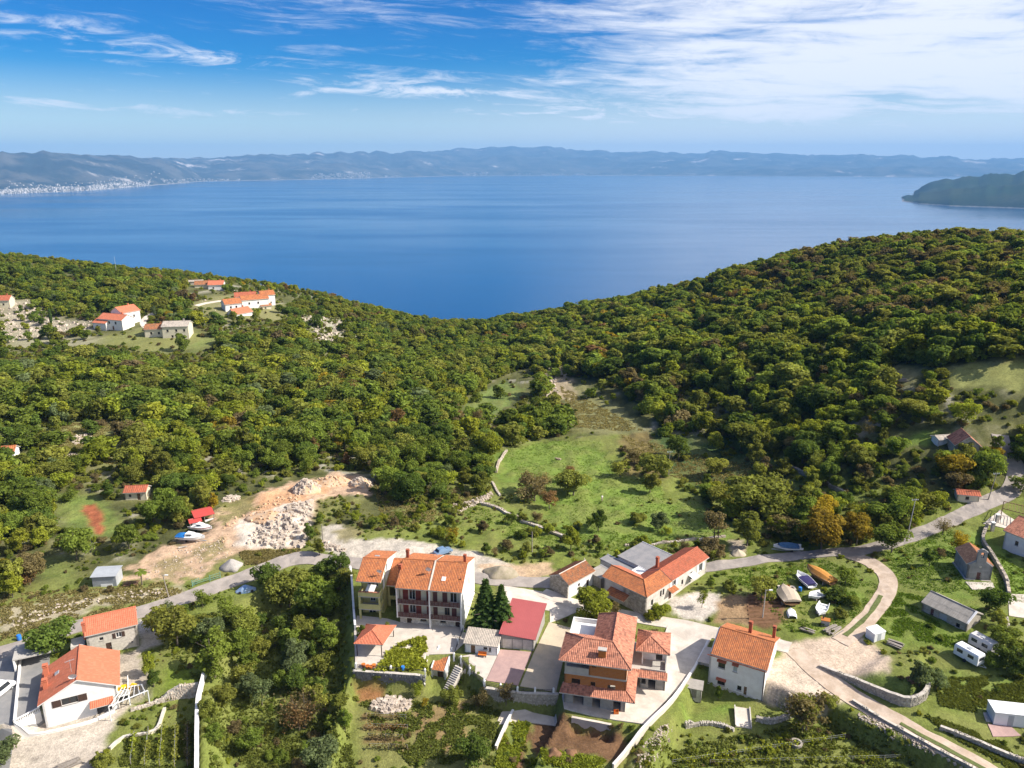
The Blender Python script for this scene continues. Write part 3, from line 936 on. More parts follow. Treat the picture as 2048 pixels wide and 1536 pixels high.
# pale towns strung along the far shore
def town(spans, seed):
    r = random.Random(seed)
    m = MB()
    for u0, u1, q0, q1, cnt, big in spans:
        for _ in range(cnt):
            u = r.uniform(u0, u1)
            i = (u - CU[0]) / (CU[1] - CU[0])
            i0 = int(i)
            q = r.uniform(q0, q1) * 19.0
            j0 = int(q)
            a, b = i - i0, q - j0
            p = (CV[j0, i0] * (1 - a) + CV[j0, i0 + 1] * a) * (1 - b) + (CV[j0 + 1, i0] * (1 - a) + CV[j0 + 1, i0 + 1] * a) * b
            w, d, h = r.uniform(10, 30) * big, r.uniform(10, 22) * big, r.uniform(8, 24) * big
            z = max(p[2], 0) - 6
            m.box(p[0] - w, p[1] - d, z, p[0] + w, p[1] + d, z + 6 + h, r.random())
    o = m.obj('shore_town', mat('town_walls', (0.40, 0.385, 0.37), 0.9, 0.1, 0.01, cvamp=0.7))
    tag(o, 'pale towns scattered along the far shore across the bay', None, None, 'stuff')


town([(-60, 90, .005, .09, 330, .8), (90, 300, .01, .14, 380, .8), (0, 330, .05, .30, 90, .7), (320, 480, .01, .08, 70, .8), (540, 560, .01, .06, 12, .9), (622, 742, .01, .14, 150, 1.0), (770, 800, .01, .06, 20, .9), (925, 975, .01, .07, 60, 1.3), (1030, 1060, .01, .05, 10, 1), (1080, 1186, .008, .035, 46, 1.5), (1200, 1900, .005, .05, 50, .9)], 5)

# ------------------------------------------------------------------ air
hz = MB().box(-37500, -3500, -28, 37500, 37000, 1150)
hzo = hz.obj('haze', M['concrete'])
hm_ = bpy.data.materials.new('haze_air')
hm_.use_nodes = True
hk = NT(hm_.node_tree)
ho = hk.n('ShaderNodeOutputMaterial')
hv = hk.n('ShaderNodeVolumePrincipled')
hv.inputs['Color'].default_value = (0.26, 0.56, 1.0, 1)
hv.inputs['Density'].default_value = 4.2e-5
hv.inputs['Anisotropy'].default_value = 0.0
hk.l(hv.outputs[0], ho.inputs['Volume'])
hzo.data.materials.clear()
hzo.data.materials.append(hm_)
tag(hzo, kind='stuff')


# ------------------------------------------------------------------ laid surfaces
SHEETS = []


def drape(name, pp, mtl, off=0.10, cell=1.2, kind='structure', raw=None, skirt=0.25):
    """a sheet cut to a polygon and laid on the ground"""
    pw = gpoly(pp) if raw is None else np.array(raw)
    SHEETS.append(pw[:, :2])
    bm = bmesh.new()
    bm.faces.new([bm.verts.new((p[0], p[1], 0)) for p in pw])
    for ax in (0, 1):
        lo, hi = pw[:, ax].min(), pw[:, ax].max()
        c = lo + cell
        while c < hi:
            no = (1, 0, 0) if ax == 0 else (0, 1, 0)
            co = (c, 0, 0) if ax == 0 else (0, c, 0)
            bmesh.ops.bisect_plane(bm, geom=bm.verts[:] + bm.edges[:] + bm.faces[:], plane_co=co, plane_no=no)
            c += cell
    for v in bm.verts:
        v.co.z = float(ground(v.co.x, v.co.y)) + off
    bmesh.ops.recalc_face_normals(bm, faces=bm.faces)
    if bm.faces and sum(f.normal.z for f in bm.faces) < 0:
        bmesh.ops.reverse_faces(bm, faces=bm.faces)
    be = [e for e in bm.edges if e.is_boundary]
    ex = bmesh.ops.extrude_edge_only(bm, edges=be)
    for v in [g for g in ex['geom'] if isinstance(g, bmesh.types.BMVert)]:
        v.co.z -= skirt + off
    me = bpy.data.meshes.new(name)
    bm.to_mesh(me)
    bm.free()
    me.materials.append(mtl)
    o = mesh_obj(name, me)
    tag(o, kind=kind)
    return o


def spline(P, step=1.0):
    """Catmull-Rom through world points, sampled about every `step` metres"""
    P = [np.array(p, float) for p in P]
    P = [2 * P[0] - P[1]] + P + [2 * P[-1] - P[-2]]
    out = []
    for i in range(1, len(P) - 2):
        n = max(2, int(np.linalg.norm(P[i + 1][:2] - P[i][:2]) / step))
        for j in range(n):
            t = j / n
            a, b, c, d = P[i - 1], P[i], P[i + 1], P[i + 2]
            out.append(0.5 * ((2 * b) + (c - a) * t + (2 * a - 5 * b + 4 * c - d) * t * t + (3 * b - a - 3 * c + d) * t ** 3))
    out.append(P[-2])
    return out


ROADS = []


def road(name, pp, width, mtl, off=0.14, jitter=0.0, keep=True, cross=(-1, -0.5, 0, 0.5, 1), raw=None):
    P = spline([np.array(G(u, v)[:2]) for u, v in pp] if raw is None else raw, 1.0)
    if keep:
        ROADS.append((np.array(P), width / 2))
    m = MB()
    rows = []
    for i, p in enumerate(P):
        d = P[min(i + 1, len(P) - 1)] - P[max(i - 1, 0)]
        d /= np.linalg.norm(d) + 1e-9
        nrm = np.array([-d[1], d[0]])
        wl = width / 2 + (fbm(np.array(p[0]), np.array(p[1]), 0.4, 71) - 0.5) * 2 * jitter
        wr = width / 2 + (fbm(np.array(p[0]), np.array(p[1]), 0.4, 83) - 0.5) * 2 * jitter
        row = []
        for c in cross:
            q = p + nrm * (c * (wl if c > 0 else wr))
            row.append((q[0], q[1], float(ground(q[0], q[1])) + off))
        a, b = row[0], row[-1]
        row = [(a[0], a[1], a[2] - off - 0.3)] + row + [(b[0], b[1], b[2] - off - 0.3)]
        rows.append(row)
    n = len(rows[0])
    for r in rows:
        m.v += [V3(q) for q in r]
    for i in range(len(rows) - 1):
        for j in range(n - 1):
            m.f.append((i * n + j, (i + 1) * n + j, (i + 1) * n + j + 1, i * n + j + 1))
            m.c.append(0.5)
    o = m.obj(name, mtl)
    tag(o, kind='structure')
    return o


road('village_road', [(-60, 1322), (60, 1288), (150, 1255), (290, 1222), (390, 1190), (450, 1168), (520, 1144), (600, 1116), (700, 1125), (850, 1142), (960, 1158), (1050, 1164), (1110, 1166)], 4.4, M['asphalt'])
road('side_street', [(20, 1290), (12, 1340), (4, 1400), (-6, 1480), (-20, 1560)], 4.6, M['asphalt_grey'], 0.12)
road('hill_road', [(1190, 1150), (1300, 1142), (1430, 1132), (1550, 1116), (1650, 1107), (1725, 1100), (1800, 1082), (1880, 1050), (1960, 1012), (2018, 985), (2032, 940), (2008, 895), (2000, 870)], 4.0, M['asphalt'])
road('dirt_track', [(1690, 1108), (1738, 1124), (1772, 1152), (1775, 1180), (1745, 1225), (1712, 1260), (1680, 1285)], 3.4, M['track'], 0.10, 0.25)
road('farm_lane', [(1590, 1300), (1625, 1335), (1690, 1385), (1770, 1432), (1860, 1480), (1950, 1528), (2040, 1580)], 3.6, M['track'], 0.10, 0.35)
road('hamlet_lane', [(392, 612), (415, 606), (445, 602), (470, 606)], 3.0, M['concrete_pale'])
road('hillside_lane', [(292, 656), (286, 645), (294, 634), (310, 626)], 3.0, M['concrete_pale'])
road('concrete_lane', [(1085, 1185), (1140, 1205), (1210, 1222), (1290, 1238), (1360, 1250), (1440, 1268), (1500, 1276), (1580, 1296)], 3.2, M['concrete_pale'], 0.12, 0.1)
drape('driveway', [(1335, 1252), (1425, 1272), (1400, 1325), (1345, 1390), (1290, 1450), (1190, 1434), (1128, 1418), (1124, 1392), (1150, 1300), (1318, 1300)], M['concrete_pale'], 0.18)
drape('lower_path', [(1004, 1424), (1050, 1420), (1112, 1428), (1114, 1444), (1060, 1446), (992, 1450)], M['concrete_pale'], 0.12)
drape('terrace_paving', [(711, 1338), (708, 1262), (714, 1232), (775, 1238), (800, 1245), (935, 1256), (925, 1290), (905, 1308), (858, 1310), (850, 1340)], M['paving_pale'], 0.10)
drape('forecourt_paving', [(1001, 1300), (1064, 1305), (1036, 1372), (972, 1362)], M['paving_pink'], 0.12)
drape('garage_yard', [(1068, 1306), (1098, 1245), (1165, 1262), (1130, 1305), (1112, 1385), (1040, 1373)], M['yard_sand'], 0.10)
drape('shed_yard', [(918, 1314), (1000, 1300), (972, 1360), (935, 1346), (912, 1335)], M['paving_pale'], 0.09)
drape('entrance_apron', [(1000, 1170), (1098, 1186), (1160, 1222), (1100, 1246), (1100, 1222), (1000, 1205)], M['concrete_pale'], 0.08)
drape('church_forecourt', [(1930, 1164), (1985, 1166), (1990, 1178), (1945, 1180)], M['paving_pale'], 0.10)
drape('villa_drive', [(1966, 1048), (2000, 1020), (2048, 1052), (2075, 1100), (2040, 1095), (2012, 1058)], M['concrete_pale'], 0.14)
drape('side_terrace', [(30, 1452), (44, 1300), (100, 1300), (100, 1430), (86, 1448)], M['asphalt_grey'], 0.12)
drape('pale_yard', [(2016, 1188), (2060, 1190), (2075, 1240), (2018, 1232)], M['concrete_pale'], 0.10)
drape('shed_slab', [(1966, 1426), (1996, 1424), (2010, 1445), (1972, 1444)], M['concrete'], 0.10)
drape('brick_patio', [(1975, 1448), (2020, 1452), (2042, 1472), (1986, 1474)], M['paving_pink'], 0.10)
# grass strip between the wheel ruts
road('track_verge', [(1762, 1192), (1738, 1228), (1708, 1258), (1690, 1272)], 0.8, mat('verge_grass', (0.14, 0.17, 0.05), 0.95, 0.4, 2.0, 0.6), 0.17, 0.25, False)
road('lane_verge', [(1800, 1448), (1870, 1486), (1950, 1530), (2040, 1582)], 0.7, bpy.data.materials['verge_grass'], 0.17, 0.3, False)

# ------------------------------------------------------------------ buildings
FOOT = []          # footprints (world polygons) that plants keep clear of


class House:
    def __init__(s, name, label, cat, loc, rot=0.0, foot=None, group=None):
        s.e = thing(name, label, cat, loc, R(rot), group)
        s.loc, s.rot = Vector(loc), R(rot)
        if foot:
            x0, y0, x1, y1 = foot
            FOOT.append([s.w(x, y)[:2] for x, y in ((x0, y0), (x1, y0), (x1, y1), (x0, y1))])

    def w(s, x, y, z=0):
        c, n = math.cos(s.rot), math.sin(s.rot)
        return Vector((s.loc.x + x * c - y * n, s.loc.y + x * n + y * c, s.loc.z + z))

    def part(s, name, mb, m, parent=None, kind=None, label=None):
        return mb.obj(name, m, parent or s.e, kind=kind, label=label)

    def wall_run(s, mb, a, b, z0, z1, th, ops=()):
        """a wall from a to b (outside on the right hand), with real openings"""
        a, b = Vector((a[0], a[1], 0)), Vector((b[0], b[1], 0))
        L = (b - a).length
        d = (b - a) / L
        n = Vector((-d.y, d.x, 0))       # inwards
        xs = sorted({0.0, L, *[o[0] for o in ops], *[o[1] for o in ops]})
        zs = sorted({z0, z1, *[o[2] for o in ops], *[o[3] for o in ops]})
        P = lambda x, y, z: a + d * x + n * y + Vector((0, 0, z))
        for i in range(len(xs) - 1):
            for j in range(len(zs) - 1):
                xm, zm = (xs[i] + xs[i + 1]) / 2, (zs[j] + zs[j + 1]) / 2
                if any(o[0] < xm < o[1] and o[2] < zm < o[3] for o in ops):
                    continue
                mb.face([P(xs[i], 0, zs[j]), P(xs[i + 1], 0, zs[j]), P(xs[i + 1], 0, zs[j + 1]), P(xs[i], 0, zs[j + 1])])
                mb.face([P(xs[i], th, zs[j]), P(xs[i], th, zs[j + 1]), P(xs[i + 1], th, zs[j + 1]), P(xs[i + 1], th, zs[j])])
        for o in ops:
            x0, x1, y0, y1 = o[:4]
            for q in ([(x0, y0), (x1, y0)], [(x1, y0), (x1, y1)], [(x1, y1), (x0, y1)], [(x0, y1), (x0, y0)]):
                (xa, za), (xb, zb) = q
                mb.face([P(xa, 0, za), P(xa, th, za), P(xb, th, zb), P(xb, 0, zb)])
        for x in (0.0, L):
            mb.face([P(x, 0, z0), P(x, 0, z1), P(x, th, z1), P(x, th, z0)])
        mb.face([P(0, 0, z1), P(L, 0, z1), P(L, th, z1), P(0, th, z1)])
        return P

    def fit_openings(s, P, ops, th=0.25):
        """windows, doors and shutters as parts; ops rows: x0, x1, z0, z1, kind, frame material, extra"""
        for o in ops:
            x0, x1, z0, z1 = o[:4]
            kind = o[4] if len(o) > 4 else 'w'
            fm = o[5] if len(o) > 5 else M['metal_white']
            if kind == 'o':
                continue
            f = MB()
            fw, y0, y1 = 0.07, 0.10, 0.17

            def bar(xa, xb, za, zb, ya=y0, yb=y1, mb=f):
                mb.hexa([P(xa, ya, za), P(xb, ya, za), P(xb, yb, za), P(xa, yb, za), P(xa, ya, zb), P(xb, ya, zb), P(xb, yb, zb), P(xa, yb, zb)])
            g = 0.005
            X0, X1, Z0, Z1 = x0 + g, x1 - g, z0 + g, z1 - g
            bar(X0, X0 + fw, Z0, Z1)
            bar(X1 - fw, X1, Z0, Z1)
            bar(X0 + fw, X1 - fw, Z0, Z0 + fw)
            bar(X0 + fw, X1 - fw, Z1 - fw, Z1)
            if kind in ('w', 's', 'g'):
                if x1 - x0 > 0.8:
                    xm = (x0 + x1) / 2
                    bar(xm - 0.035, xm + 0.035, Z0 + fw, Z1 - fw)
                fo = s.part('window', f, fm)
                p = MB()
                bar(X0 + fw, X1 - fw, Z0 + fw, Z1 - fw, 0.13, 0.15, p)
                s.part('pane', p, M['glass_pale'] if kind == 'g' else M['glass'], fo)
                if z0 > 0.4:
                    q = MB()
                    bar(x0 - 0.08, x1 + 0.08, z0 - 0.09, z0 - 0.01, -0.10, 0.09, q)
                    s.part('sill', q, M['concrete'], fo)
                if kind == 's':
                    sm = o[6]
                    w = (x1 - x0) * 0.55
                    for xa, xb in ((x0 - w - 0.03, x0 - 0.03), (x1 + 0.03, x1 + w + 0.03)):
                        q = MB()
                        bar(xa, xb, z0, z1, -0.08, -0.02, q)
                        s.part('shutter', q, sm)
            elif kind == 'd':
                fo = s.part('door', f, fm)
                p = MB()
                bar(X0 + fw, X1 - fw, Z0 + fw, Z1 - fw, 0.12, 0.16, p)
                s.part('door_leaf', p, o[6] if len(o) > 6 else fm, fo)
                q = MB()
                xh = X1 - fw - 0.12
                bar(xh, xh + 0.10, (Z0 + Z1) / 2 - 0.03, (Z0 + Z1) / 2 + 0.03, 0.05, 0.118, q)
                s.part('handle', q, M['metal_grey'], fo)

    def shell(s, W, D, h, m, ops=None, hb=None, ridge=None, z0=-0.6, th=0.25, name='wall', x0=0.0, y0=0.0):
        """four walls; ridge=(y, z) puts gables on the left and right walls"""
        hb = h if hb is None else hb
        ops = ops or {}
        mb = MB()
        runs = {'f': ((x0, y0), (x0 + W, y0), h), 'r': ((x0 + W, y0), (x0 + W, y0 + D), min(h, hb)), 'b': ((x0 + W, y0 + D), (x0, y0 + D), hb), 'l': ((x0, y0 + D), (x0, y0), min(h, hb))}
        Ps = {}
        for k, (a, b, hh) in runs.items():
            Ps[k] = s.wall_run(mb, a, b, z0, hh, th, ops.get(k, ()))
        if ridge:
            yr, zr = ridge
            lo = min(h, hb)
            for x, w in ((x0, th), (x0 + W - th, th)):
                pts = [(y0, lo), (y0 + D, lo)]
                if hb > lo:
                    pts.append((y0 + D, hb))
                pts.append((y0 + yr, zr))
                if h > lo:
                    pts.append((y0, h))
                A = [(x, y, z) for y, z in pts]
                B = [(x + w, y, z) for y, z in pts]
                mb.face(A[::-1])
                mb.face(B)
                for i in range(len(A)):
                    j = (i + 1) % len(A)
                    mb.face([A[i], A[j], B[j], B[i]])
        o = s.part(name, mb, m)
        for k in runs:
            s.fit_openings(Ps[k], ops.get(k, ()), th)
        return o

    def roof(s, polys, tm, th=0.16, um=None, name='roof', ridges=(), pitch=0.30, row=0.42, rm=None, amp=0.055, flat=False):
        """each polygon starts with its eave edge; tiles lie on the slab"""
        mb = MB()
        for p in polys:
            mb.slab(p, th)
        ro = s.part(name, mb, um or M['plaster_old'])
        tb = MB()
        for p in polys:
            tb.tiles(p, pitch, row, amp)
        s.part('roof_tiles', tb, tm, ro, kind='stuff')
        if ridges:
            rb = MB()
            for a, b in ridges:
                a, b = Vector(a), Vector(b)
                n = max(1, int((b - a).length / 0.45))
                for i in range(n):
                    p, q = a + (b - a) * (i / n), a + (b - a) * ((i + 1) / n)
                    up = Vector((0, 0, 0.05))
                    rb.tube(p + up, q + up, 0.12, 0.10, 6, True, rng.random())
            s.part('ridge_tiles', rb, rm or tm, ro, kind='stuff')
        return ro

    def gable_roof(s, W, h, ridge, D, hb, tm, of=0.5, ob=0.5, ol=0.25, orr=0.25, x0=0.0, y0=0.0, **kw):
        """ridge along x: front slope to the viewer and rear slope"""
        yr, zr = ridge
        sf = (zr - h) / yr
        sb = (zr - hb) / (D - yr)
        zf, zb = h - sf * of, hb - sb * ob
        L, Rr = x0 - ol, x0 + W + orr
        up = 0.17
        F = [(L, y0 - of, zf + up), (Rr, y0 - of, zf + up), (Rr, y0 + yr, zr + up), (L, y0 + yr, zr + up)]
        B = [(Rr, y0 + D + ob, zb + up), (L, y0 + D + ob, zb + up), (L, y0 + yr, zr + up), (Rr, y0 + yr, zr + up)]
        return s.roof([F, B], tm, ridges=[((L, y0 + yr, zr + up), (Rr, y0 + yr, zr + up))], **kw)

    def chimney(s, x, y, z0, z1, w=0.5, m=None, cap=True):
        m = m or T['red']
        c = s.part('chimney', MB().box(x - w / 2, y - w / 2, z0, x + w / 2, y + w / 2, z1), m)
        if cap:
            q = MB().box(x - w / 2 - .08, y - w / 2 - .08, z1 + .002, x + w / 2 + .08, y + w / 2 + .08, z1 + .10)
            for dx in (-1, 1):
                for dy in (-1, 1):
                    q.box(x + dx * w * .35 - .05, y + dy * w * .35 - .05, z1 + .10, x + dx * w * .35 + .05, y + dy * w * .35 + .05, z1 + .30)
            q.box(x - w / 2 - .05, y - w / 2 - .05, z1 + .30, x + w / 2 + .05, y + w / 2 + .05, z1 + .37)
            s.part('chimney_cap', q, m, c)
        return c

    def railing(s, a, b, z, h, m, n=None, bar=0.03, step=0.14, parent=None, name='railing'):
        a, b = Vector((a[0], a[1], z)), Vector((b[0], b[1], z))
        up = Vector((0, 0, h))
        mb = MB()
        mb.beam(a + up, b + up, 0.06, 0.05)
        mb.beam(a + Vector((0, 0, .08)), b + Vector((0, 0, .08)), 0.04)
        k = max(2, int((b - a).length / step))
        for i in range(k + 1):
            p = a + (b - a) * (i / k)
            w = bar * 2 if i % 8 == 0 else bar
            mb.beam(p, p + up, w)
        return s.part(name, mb, m, parent)


def dish_thing(loc, rz, r, label, mast=1.0, m=None):
    """satellite dish on a short mast"""
    t = thing('satellite_dish', label, 'satellite dish', loc, rz, 'satellite dishes on the roofs')
    rings = []
    for i in range(5):
        q = i / 4
        rings.append([(r * q * math.cos(a), -0.35 * r * q * q, r * q * math.sin(a) * 1.05) for a in np.linspace(0, 2 * math.pi, 14, endpoint=False)] if q > 0 else [(0.001 * math.cos(a), 0, 0.001 * math.sin(a)) for a in np.linspace(0, 2 * math.pi, 14, endpoint=False)])
    c = Vector((0, -0.12, mast + r * 0.4))
    tilt = Matrix.Rotation(R(25), 3, 'X')
    mb = MB()
    mb.loft([[c + tilt @ Vector(p) for p in rg] for rg in rings], True, False)
    mb.loft([[c + tilt @ (Vector(p) + Vector((0, 0.03, 0))) for p in rg] for rg in rings], True, False)
    mb.obj('dish', m or M['metal_white'], t)
    MB().tube((0, 0.05, 0), (0, 0.05, mast + r * 0.5), 0.04).obj('mast', M['metal_grey'], t)
    a = MB().beam(c + tilt @ Vector((0, 0, -r * .9)), c + tilt @ Vector((0, -r * .9, -r * .1)), 0.03)
    a.tube(c + tilt @ Vector((0, -r * .92, -r * .1)), c + tilt @ Vector((0, -r * .75, -r * .1)), 0.05)
    a.obj('feed_arm', M['metal_grey'], t)
    return t


def aerial(loc, rz, h, label):
    t = thing('tv_aerial', label, 'aerial', loc, rz, 'roof aerials')
    MB().tube((0, 0, 0), (0, 0, h), 0.025).obj('mast', M['metal_grey'], t)
    b = MB().beam((-.7, 0, h - .1), (.7, 0, h - .1), 0.03)
    for i in range(8):
        x = -.65 + i * .18
        b.beam((x, -.25, h - .1), (x, .25, h - .1), 0.02)
    b.obj('antenna', M['metal_grey'], t)
    return t


GZ = lambda x, y: float(ground(x, y))

# ---- the pair of terraced houses
h = House('terraced_house', 'pair of attached houses under one long orange tiled roof with brown balconies', 'house', (-21.1, 127.4, 299.9), -7.8, (-1, -2, 13, 13))
D_ = 11.5
ops = {'f': [(1.3, 2.3, 0.05, 2.15, 'd', M['wood_dark'], M['wood_dark']), (3.9, 5.1, 1.2, 1.75, 'w', M['wood_dark']), (7.7, 8.9, 1.2, 1.75, 'w', M['wood_dark']), (10.6, 11.5, 0.05, 2.15, 'd', M['wood_dark'], M['wood_dark']),
             (1.9, 3.1, 2.85, 5.0, 'w', M['metal_white']), (8.6, 9.6, 2.85, 5.0, 'w', M['wood']), (1.9, 3.1, 5.65, 7.7, 'w', M['metal_white']), (9.7, 11.0, 5.65, 7.7, 'w', M['metal_white'])],
       'r': [(5.6, 6.3, 6.4, 7.6, 'w', M['wood']), (7.9, 8.4, 7.4, 8.3, 'w', M['wood']), (3.2, 3.8, 2.8, 3.8, 'w', M['wood'])]}
h.shell(12.1, D_, 9.1, M['plaster_cream'], ops, hb=8.7, ridge=(4.7, 11.2))
# white outer skin of the right gable, a separate plaster layer
sk = MB()
gp = [(-0.05, -0.6), (D_ + .05, -0.6), (D_ + .05, 8.7), (4.7, 11.2), (-1.25, 8.45), (-1.25, 2.5), (-0.05, 2.3)]
hole = []
sk.face([(12.13, y, z) for y, z in gp]).face([(12.105, y, z) for y, z in gp][::-1])
for i in range(len(gp)):
    (ya, za), (yb, zb) = gp[i], gp[(i + 1) % len(gp)]
    sk.face([(12.105, ya, za), (12.105, yb, zb), (12.13, yb, zb), (12.13, ya, za)])
# party and end walls that carry the balconies
for xa, xb in ((-0.25, 0.0), (5.95, 6.2), (11.85, 12.10)):
    h.part('party_wall', MB().prism([(xa, -1.25), (xb, -1.25), (xb, -0.005), (xa, -0.005)], 2.4 if xa < 0 else -0.5, 8.55), M['plaster_white'])
gs = h.part('gable_wall', sk, M['plaster_white'], label='white rendered gable wall in full sun')
for y0_, y1_, za, zb in ((5.6, 6.3, 6.4, 7.6), (7.9, 8.4, 7.4, 8.3), (8.2, 8.6, 9.0, 9.5)):
    w_ = h.part('window', MB().box(12.132, y0_, za, 12.16, y1_, zb), M['wood'])
    h.part('pane', MB().box(12.162, y0_ + .08, za + .08, 12.17, y1_ - .08, zb - .08), M['glass'], w_)
h.gable_roof(5.95, 9.1, (4.7, 11.2), D_, 8.7, T['orange'], 1.35, 0.4, 0.35, -0.08)
h.gable_roof(5.95, 9.1, (4.7, 11.2), D_, 8.7, T['orange'], 1.35, 0.4, -0.08, 0.15, x0=6.15)
# raised white verge between the two roofs
vb = MB().beam((6.05, -1.35, 8.65), (6.05, 4.7, 11.45), 0.28, 0.30)
h.part('verge', vb, M['concrete_pale'])
for x0_, x1_ in ((0.0, 5.95), (6.2, 11.85)):
    for zf in (2.45, 5.25):
        b = h.part('balcony', MB().box(x0_ + .01, -1.2, zf, x1_ - .01, -0.01, zf + 0.16), M['concrete'])
        h.railing((x0_ + .06, -1.16), (x1_ - .06, -1.16), zf + .16, 0.95, M['railing_brown'], step=0.09, bar=0.045, parent=b)
# shutters of the left house, blinds of the right
for zf, zt in ((2.75, 5.05), (5.55, 7.75)):
    for xa, xb in ((0.75, 1.75), (3.2, 4.2), (5.25, 5.9)):
        h.part('shutter', MB().box(xa, -0.09, zf, xb, -0.03, zt), M['shutter_red'])
for xa, xb, zf, zt in ((6.5, 7.3, 2.75, 5.0), (10.0, 10.9, 2.75, 5.0), (6.5, 7.3, 5.55, 7.7), (8.3, 9.2, 5.55, 7.7)):
    h.part('shutter', MB().box(xa, -0.09, zf, xb, -0.03, zt), M['railing_brown'])
# stone facing at ground level, laid in blocks
fb = MB()
for j in range(9):
    z = 0.0 + j * 0.26
    x = 0.02
    while x < 12.0:
        w = rng.uniform(0.35, 0.7)
        xe = min(x + w, 12.0)
        if not any(o[0] - .05 < (x + xe) / 2 < o[1] + .05 and z < o[3] and z + .24 > o[2] for o in ops['f']):
            fb.box(x, -0.06, z, xe - 0.02, -0.004, z + 0.24, rng.random())
        x = xe
h.part('stone_facing', fb, M['stone_pale'], kind='stuff')
h.chimney(0.2, 6.1, 9.6, 12.3, 0.55, T['red'])
h.chimney(12.0 - .5, 5.6, 9.9, 12.3, 0.5, T['red'])
h.chimney(-0.35, 2.6, 8.6, 11.0, 0.55, T['red'])
h.part('skylight', MB().beam((8.35, 0.75, 9.58), (8.35, 1.55, 9.95), 0.75, 0.22), M['metal_white'])
h.part('vent_pipe', MB().tube((11.6, 1.2, 9.0), (11.6, 1.2, 10.2), 0.14), T['old'])
dish_thing(h.w(5.35, 1.9, 10.15), R(-7.8), 0.55, 'white satellite dish on the orange roof of the twin terraced houses', 1.0)
aerial(h.w(6.5, 4.6, 11.3), R(20), 1.6, 'thin aerial on the ridge of the twin terraced houses')
HD = h

# ---- the yellow house and its link to the terrace
h = House('yellow_house', 'narrow yellow three storey house with orange roof and stacked balconies', 'house', (-29.1, 129.0, 299.9), -6.1, (-1, -1, 8, 12))
W_, D_ = 4.2, 9.5
ops = {'f': [(1.25, 1.95, 5.7, 7.6, 'd', M['metal_white'], M['wood_dark']), (2.0, 3.3, 6.1, 7.5, 'w', M['metal_white']), (1.6, 2.6, 2.9, 5.0, 'w', M['metal_white']), (1.2, 2.6, 0.2, 2.2, 'w', M['metal_white'])],
       'r': [(6.8, 7.5, 5.6, 6.6, 'w', M['wood'])]}
h.shell(W_, D_, 9.25, M['plaster_yellow'], ops, hb=8.3, ridge=(2.8, 10.4), y0=2.2)
rp = [(2.2, 9.26), (5.0, 10.42), (11.7, 8.35), (11.7, 6.9), (8.4, 7.0), (6.0, 6.4), (2.2, 5.3)]
q = MB()
q.face([(W_ + .03, y, z) for y, z in rp[::-1]])
h.part('gable_wall', q, M['plaster_white'], label='white rendered upper half of the gable wall')
h.gable_roof(W_, 9.25, (2.8, 10.4), D_, 8.3, T['orange'], 2.4, 0.4, 0.3, 0.35, y0=2.2)
# balcony tower: posts, slabs and parapets
for x in (0.0, W_ - .35):
    h.part('balcony_post', MB().box(x, 0.0, -0.5, x + .35, .35, 5.2), M['plaster_yellow'])
for zf, hh in ((2.35, 1.0), (5.05, 0.85)):
    b = h.part('balcony', MB().box(-.02, -0.05, zf, W_ + .02, 2.19, zf + .2), M['concrete'])
    p = MB().box(-.03, -0.07, zf + .2, W_ + .03, .12, zf + .2 + hh).box(-.03, .121, zf + .2, .15, 2.19, zf + .2 + hh).box(W_ - .15, .121, zf + .2, W_ + .03, 2.19, zf + .2 + hh)
    h.part('parapet', p, M['plaster_yellow'], b)
fl = MB()
for i in range(16):
    fl.box(.1 + i * .25, -0.12, 6.10, .28 + i * .25, .16, 6.2 + rng.random() * .12, rng.random())
h.part('parapet_coping', fl, T['mottled'])
h.part('awning', MB().slab([(1.3, .2, 6.25), (3.0, .2, 6.2), (3.2, 1.5, 6.9), (1.5, 1.5, 6.95)], .05), M['plaster_white'])
h.part('skylight', MB().beam((2.0, 6.5, 10.15), (2.0, 7.2, 9.93), 0.9, 0.2), M['metal_grey'])
h.part('downpipe', MB().tube((W_ + .09, 3.6, 5.6), (W_ + .09, 3.6, 8.9), .07), M['plaster_yellow'])
# link block
h.shell(3.6, 6.0, 5.2, M['plaster_yellow'], {'f': [(0.5, 3.1, 2.75, 4.7, 'o'), (0.6, 3.0, 0.0, 2.0, 'o')]}, hb=7.0, name='link_wall', x0=W_ + .05, y0=4.6)
h.roof([[(W_ + .08, 4.2, 5.25), (W_ + 3.9, 4.2, 5.25), (W_ + 3.9, 10.6, 7.75), (W_ + .08, 10.6, 7.75)]], T['orange'], name='link_roof')
dish_thing(h.w(W_ - .15, 1.2, 8.95), R(-6), 0.5, 'white satellite dish at the roof edge of the narrow yellow house', 1.1)
bw = House('boundary_wall', 'tall white boundary wall along the left side of the yellow house', 'wall', (0, 0, 0), 0)
pts_ = [(G(702, 1150), 2.2), (G(705, 1180), 2.0), (G(708, 1230), 1.6), (G(711, 1262), 1.3)]
q = MB()
for (a, ha), (b, hb_) in zip(pts_[:-1], pts_[1:]):
    for z in (0,):
        q.hexa([(a.x - .2, a.y, a.z - 3), (a.x + .2, a.y, a.z - 3), (b.x + .2, b.y, b.z - 3), (b.x - .2, b.y, b.z - 3),
                (a.x - .2, a.y, a.z + ha), (a.x + .2, a.y, a.z + ha), (b.x + .2, b.y, b.z + hb_), (b.x - .2, b.y, b.z + hb_)])
bw.part('wall_panel', q, M['plaster_white'])

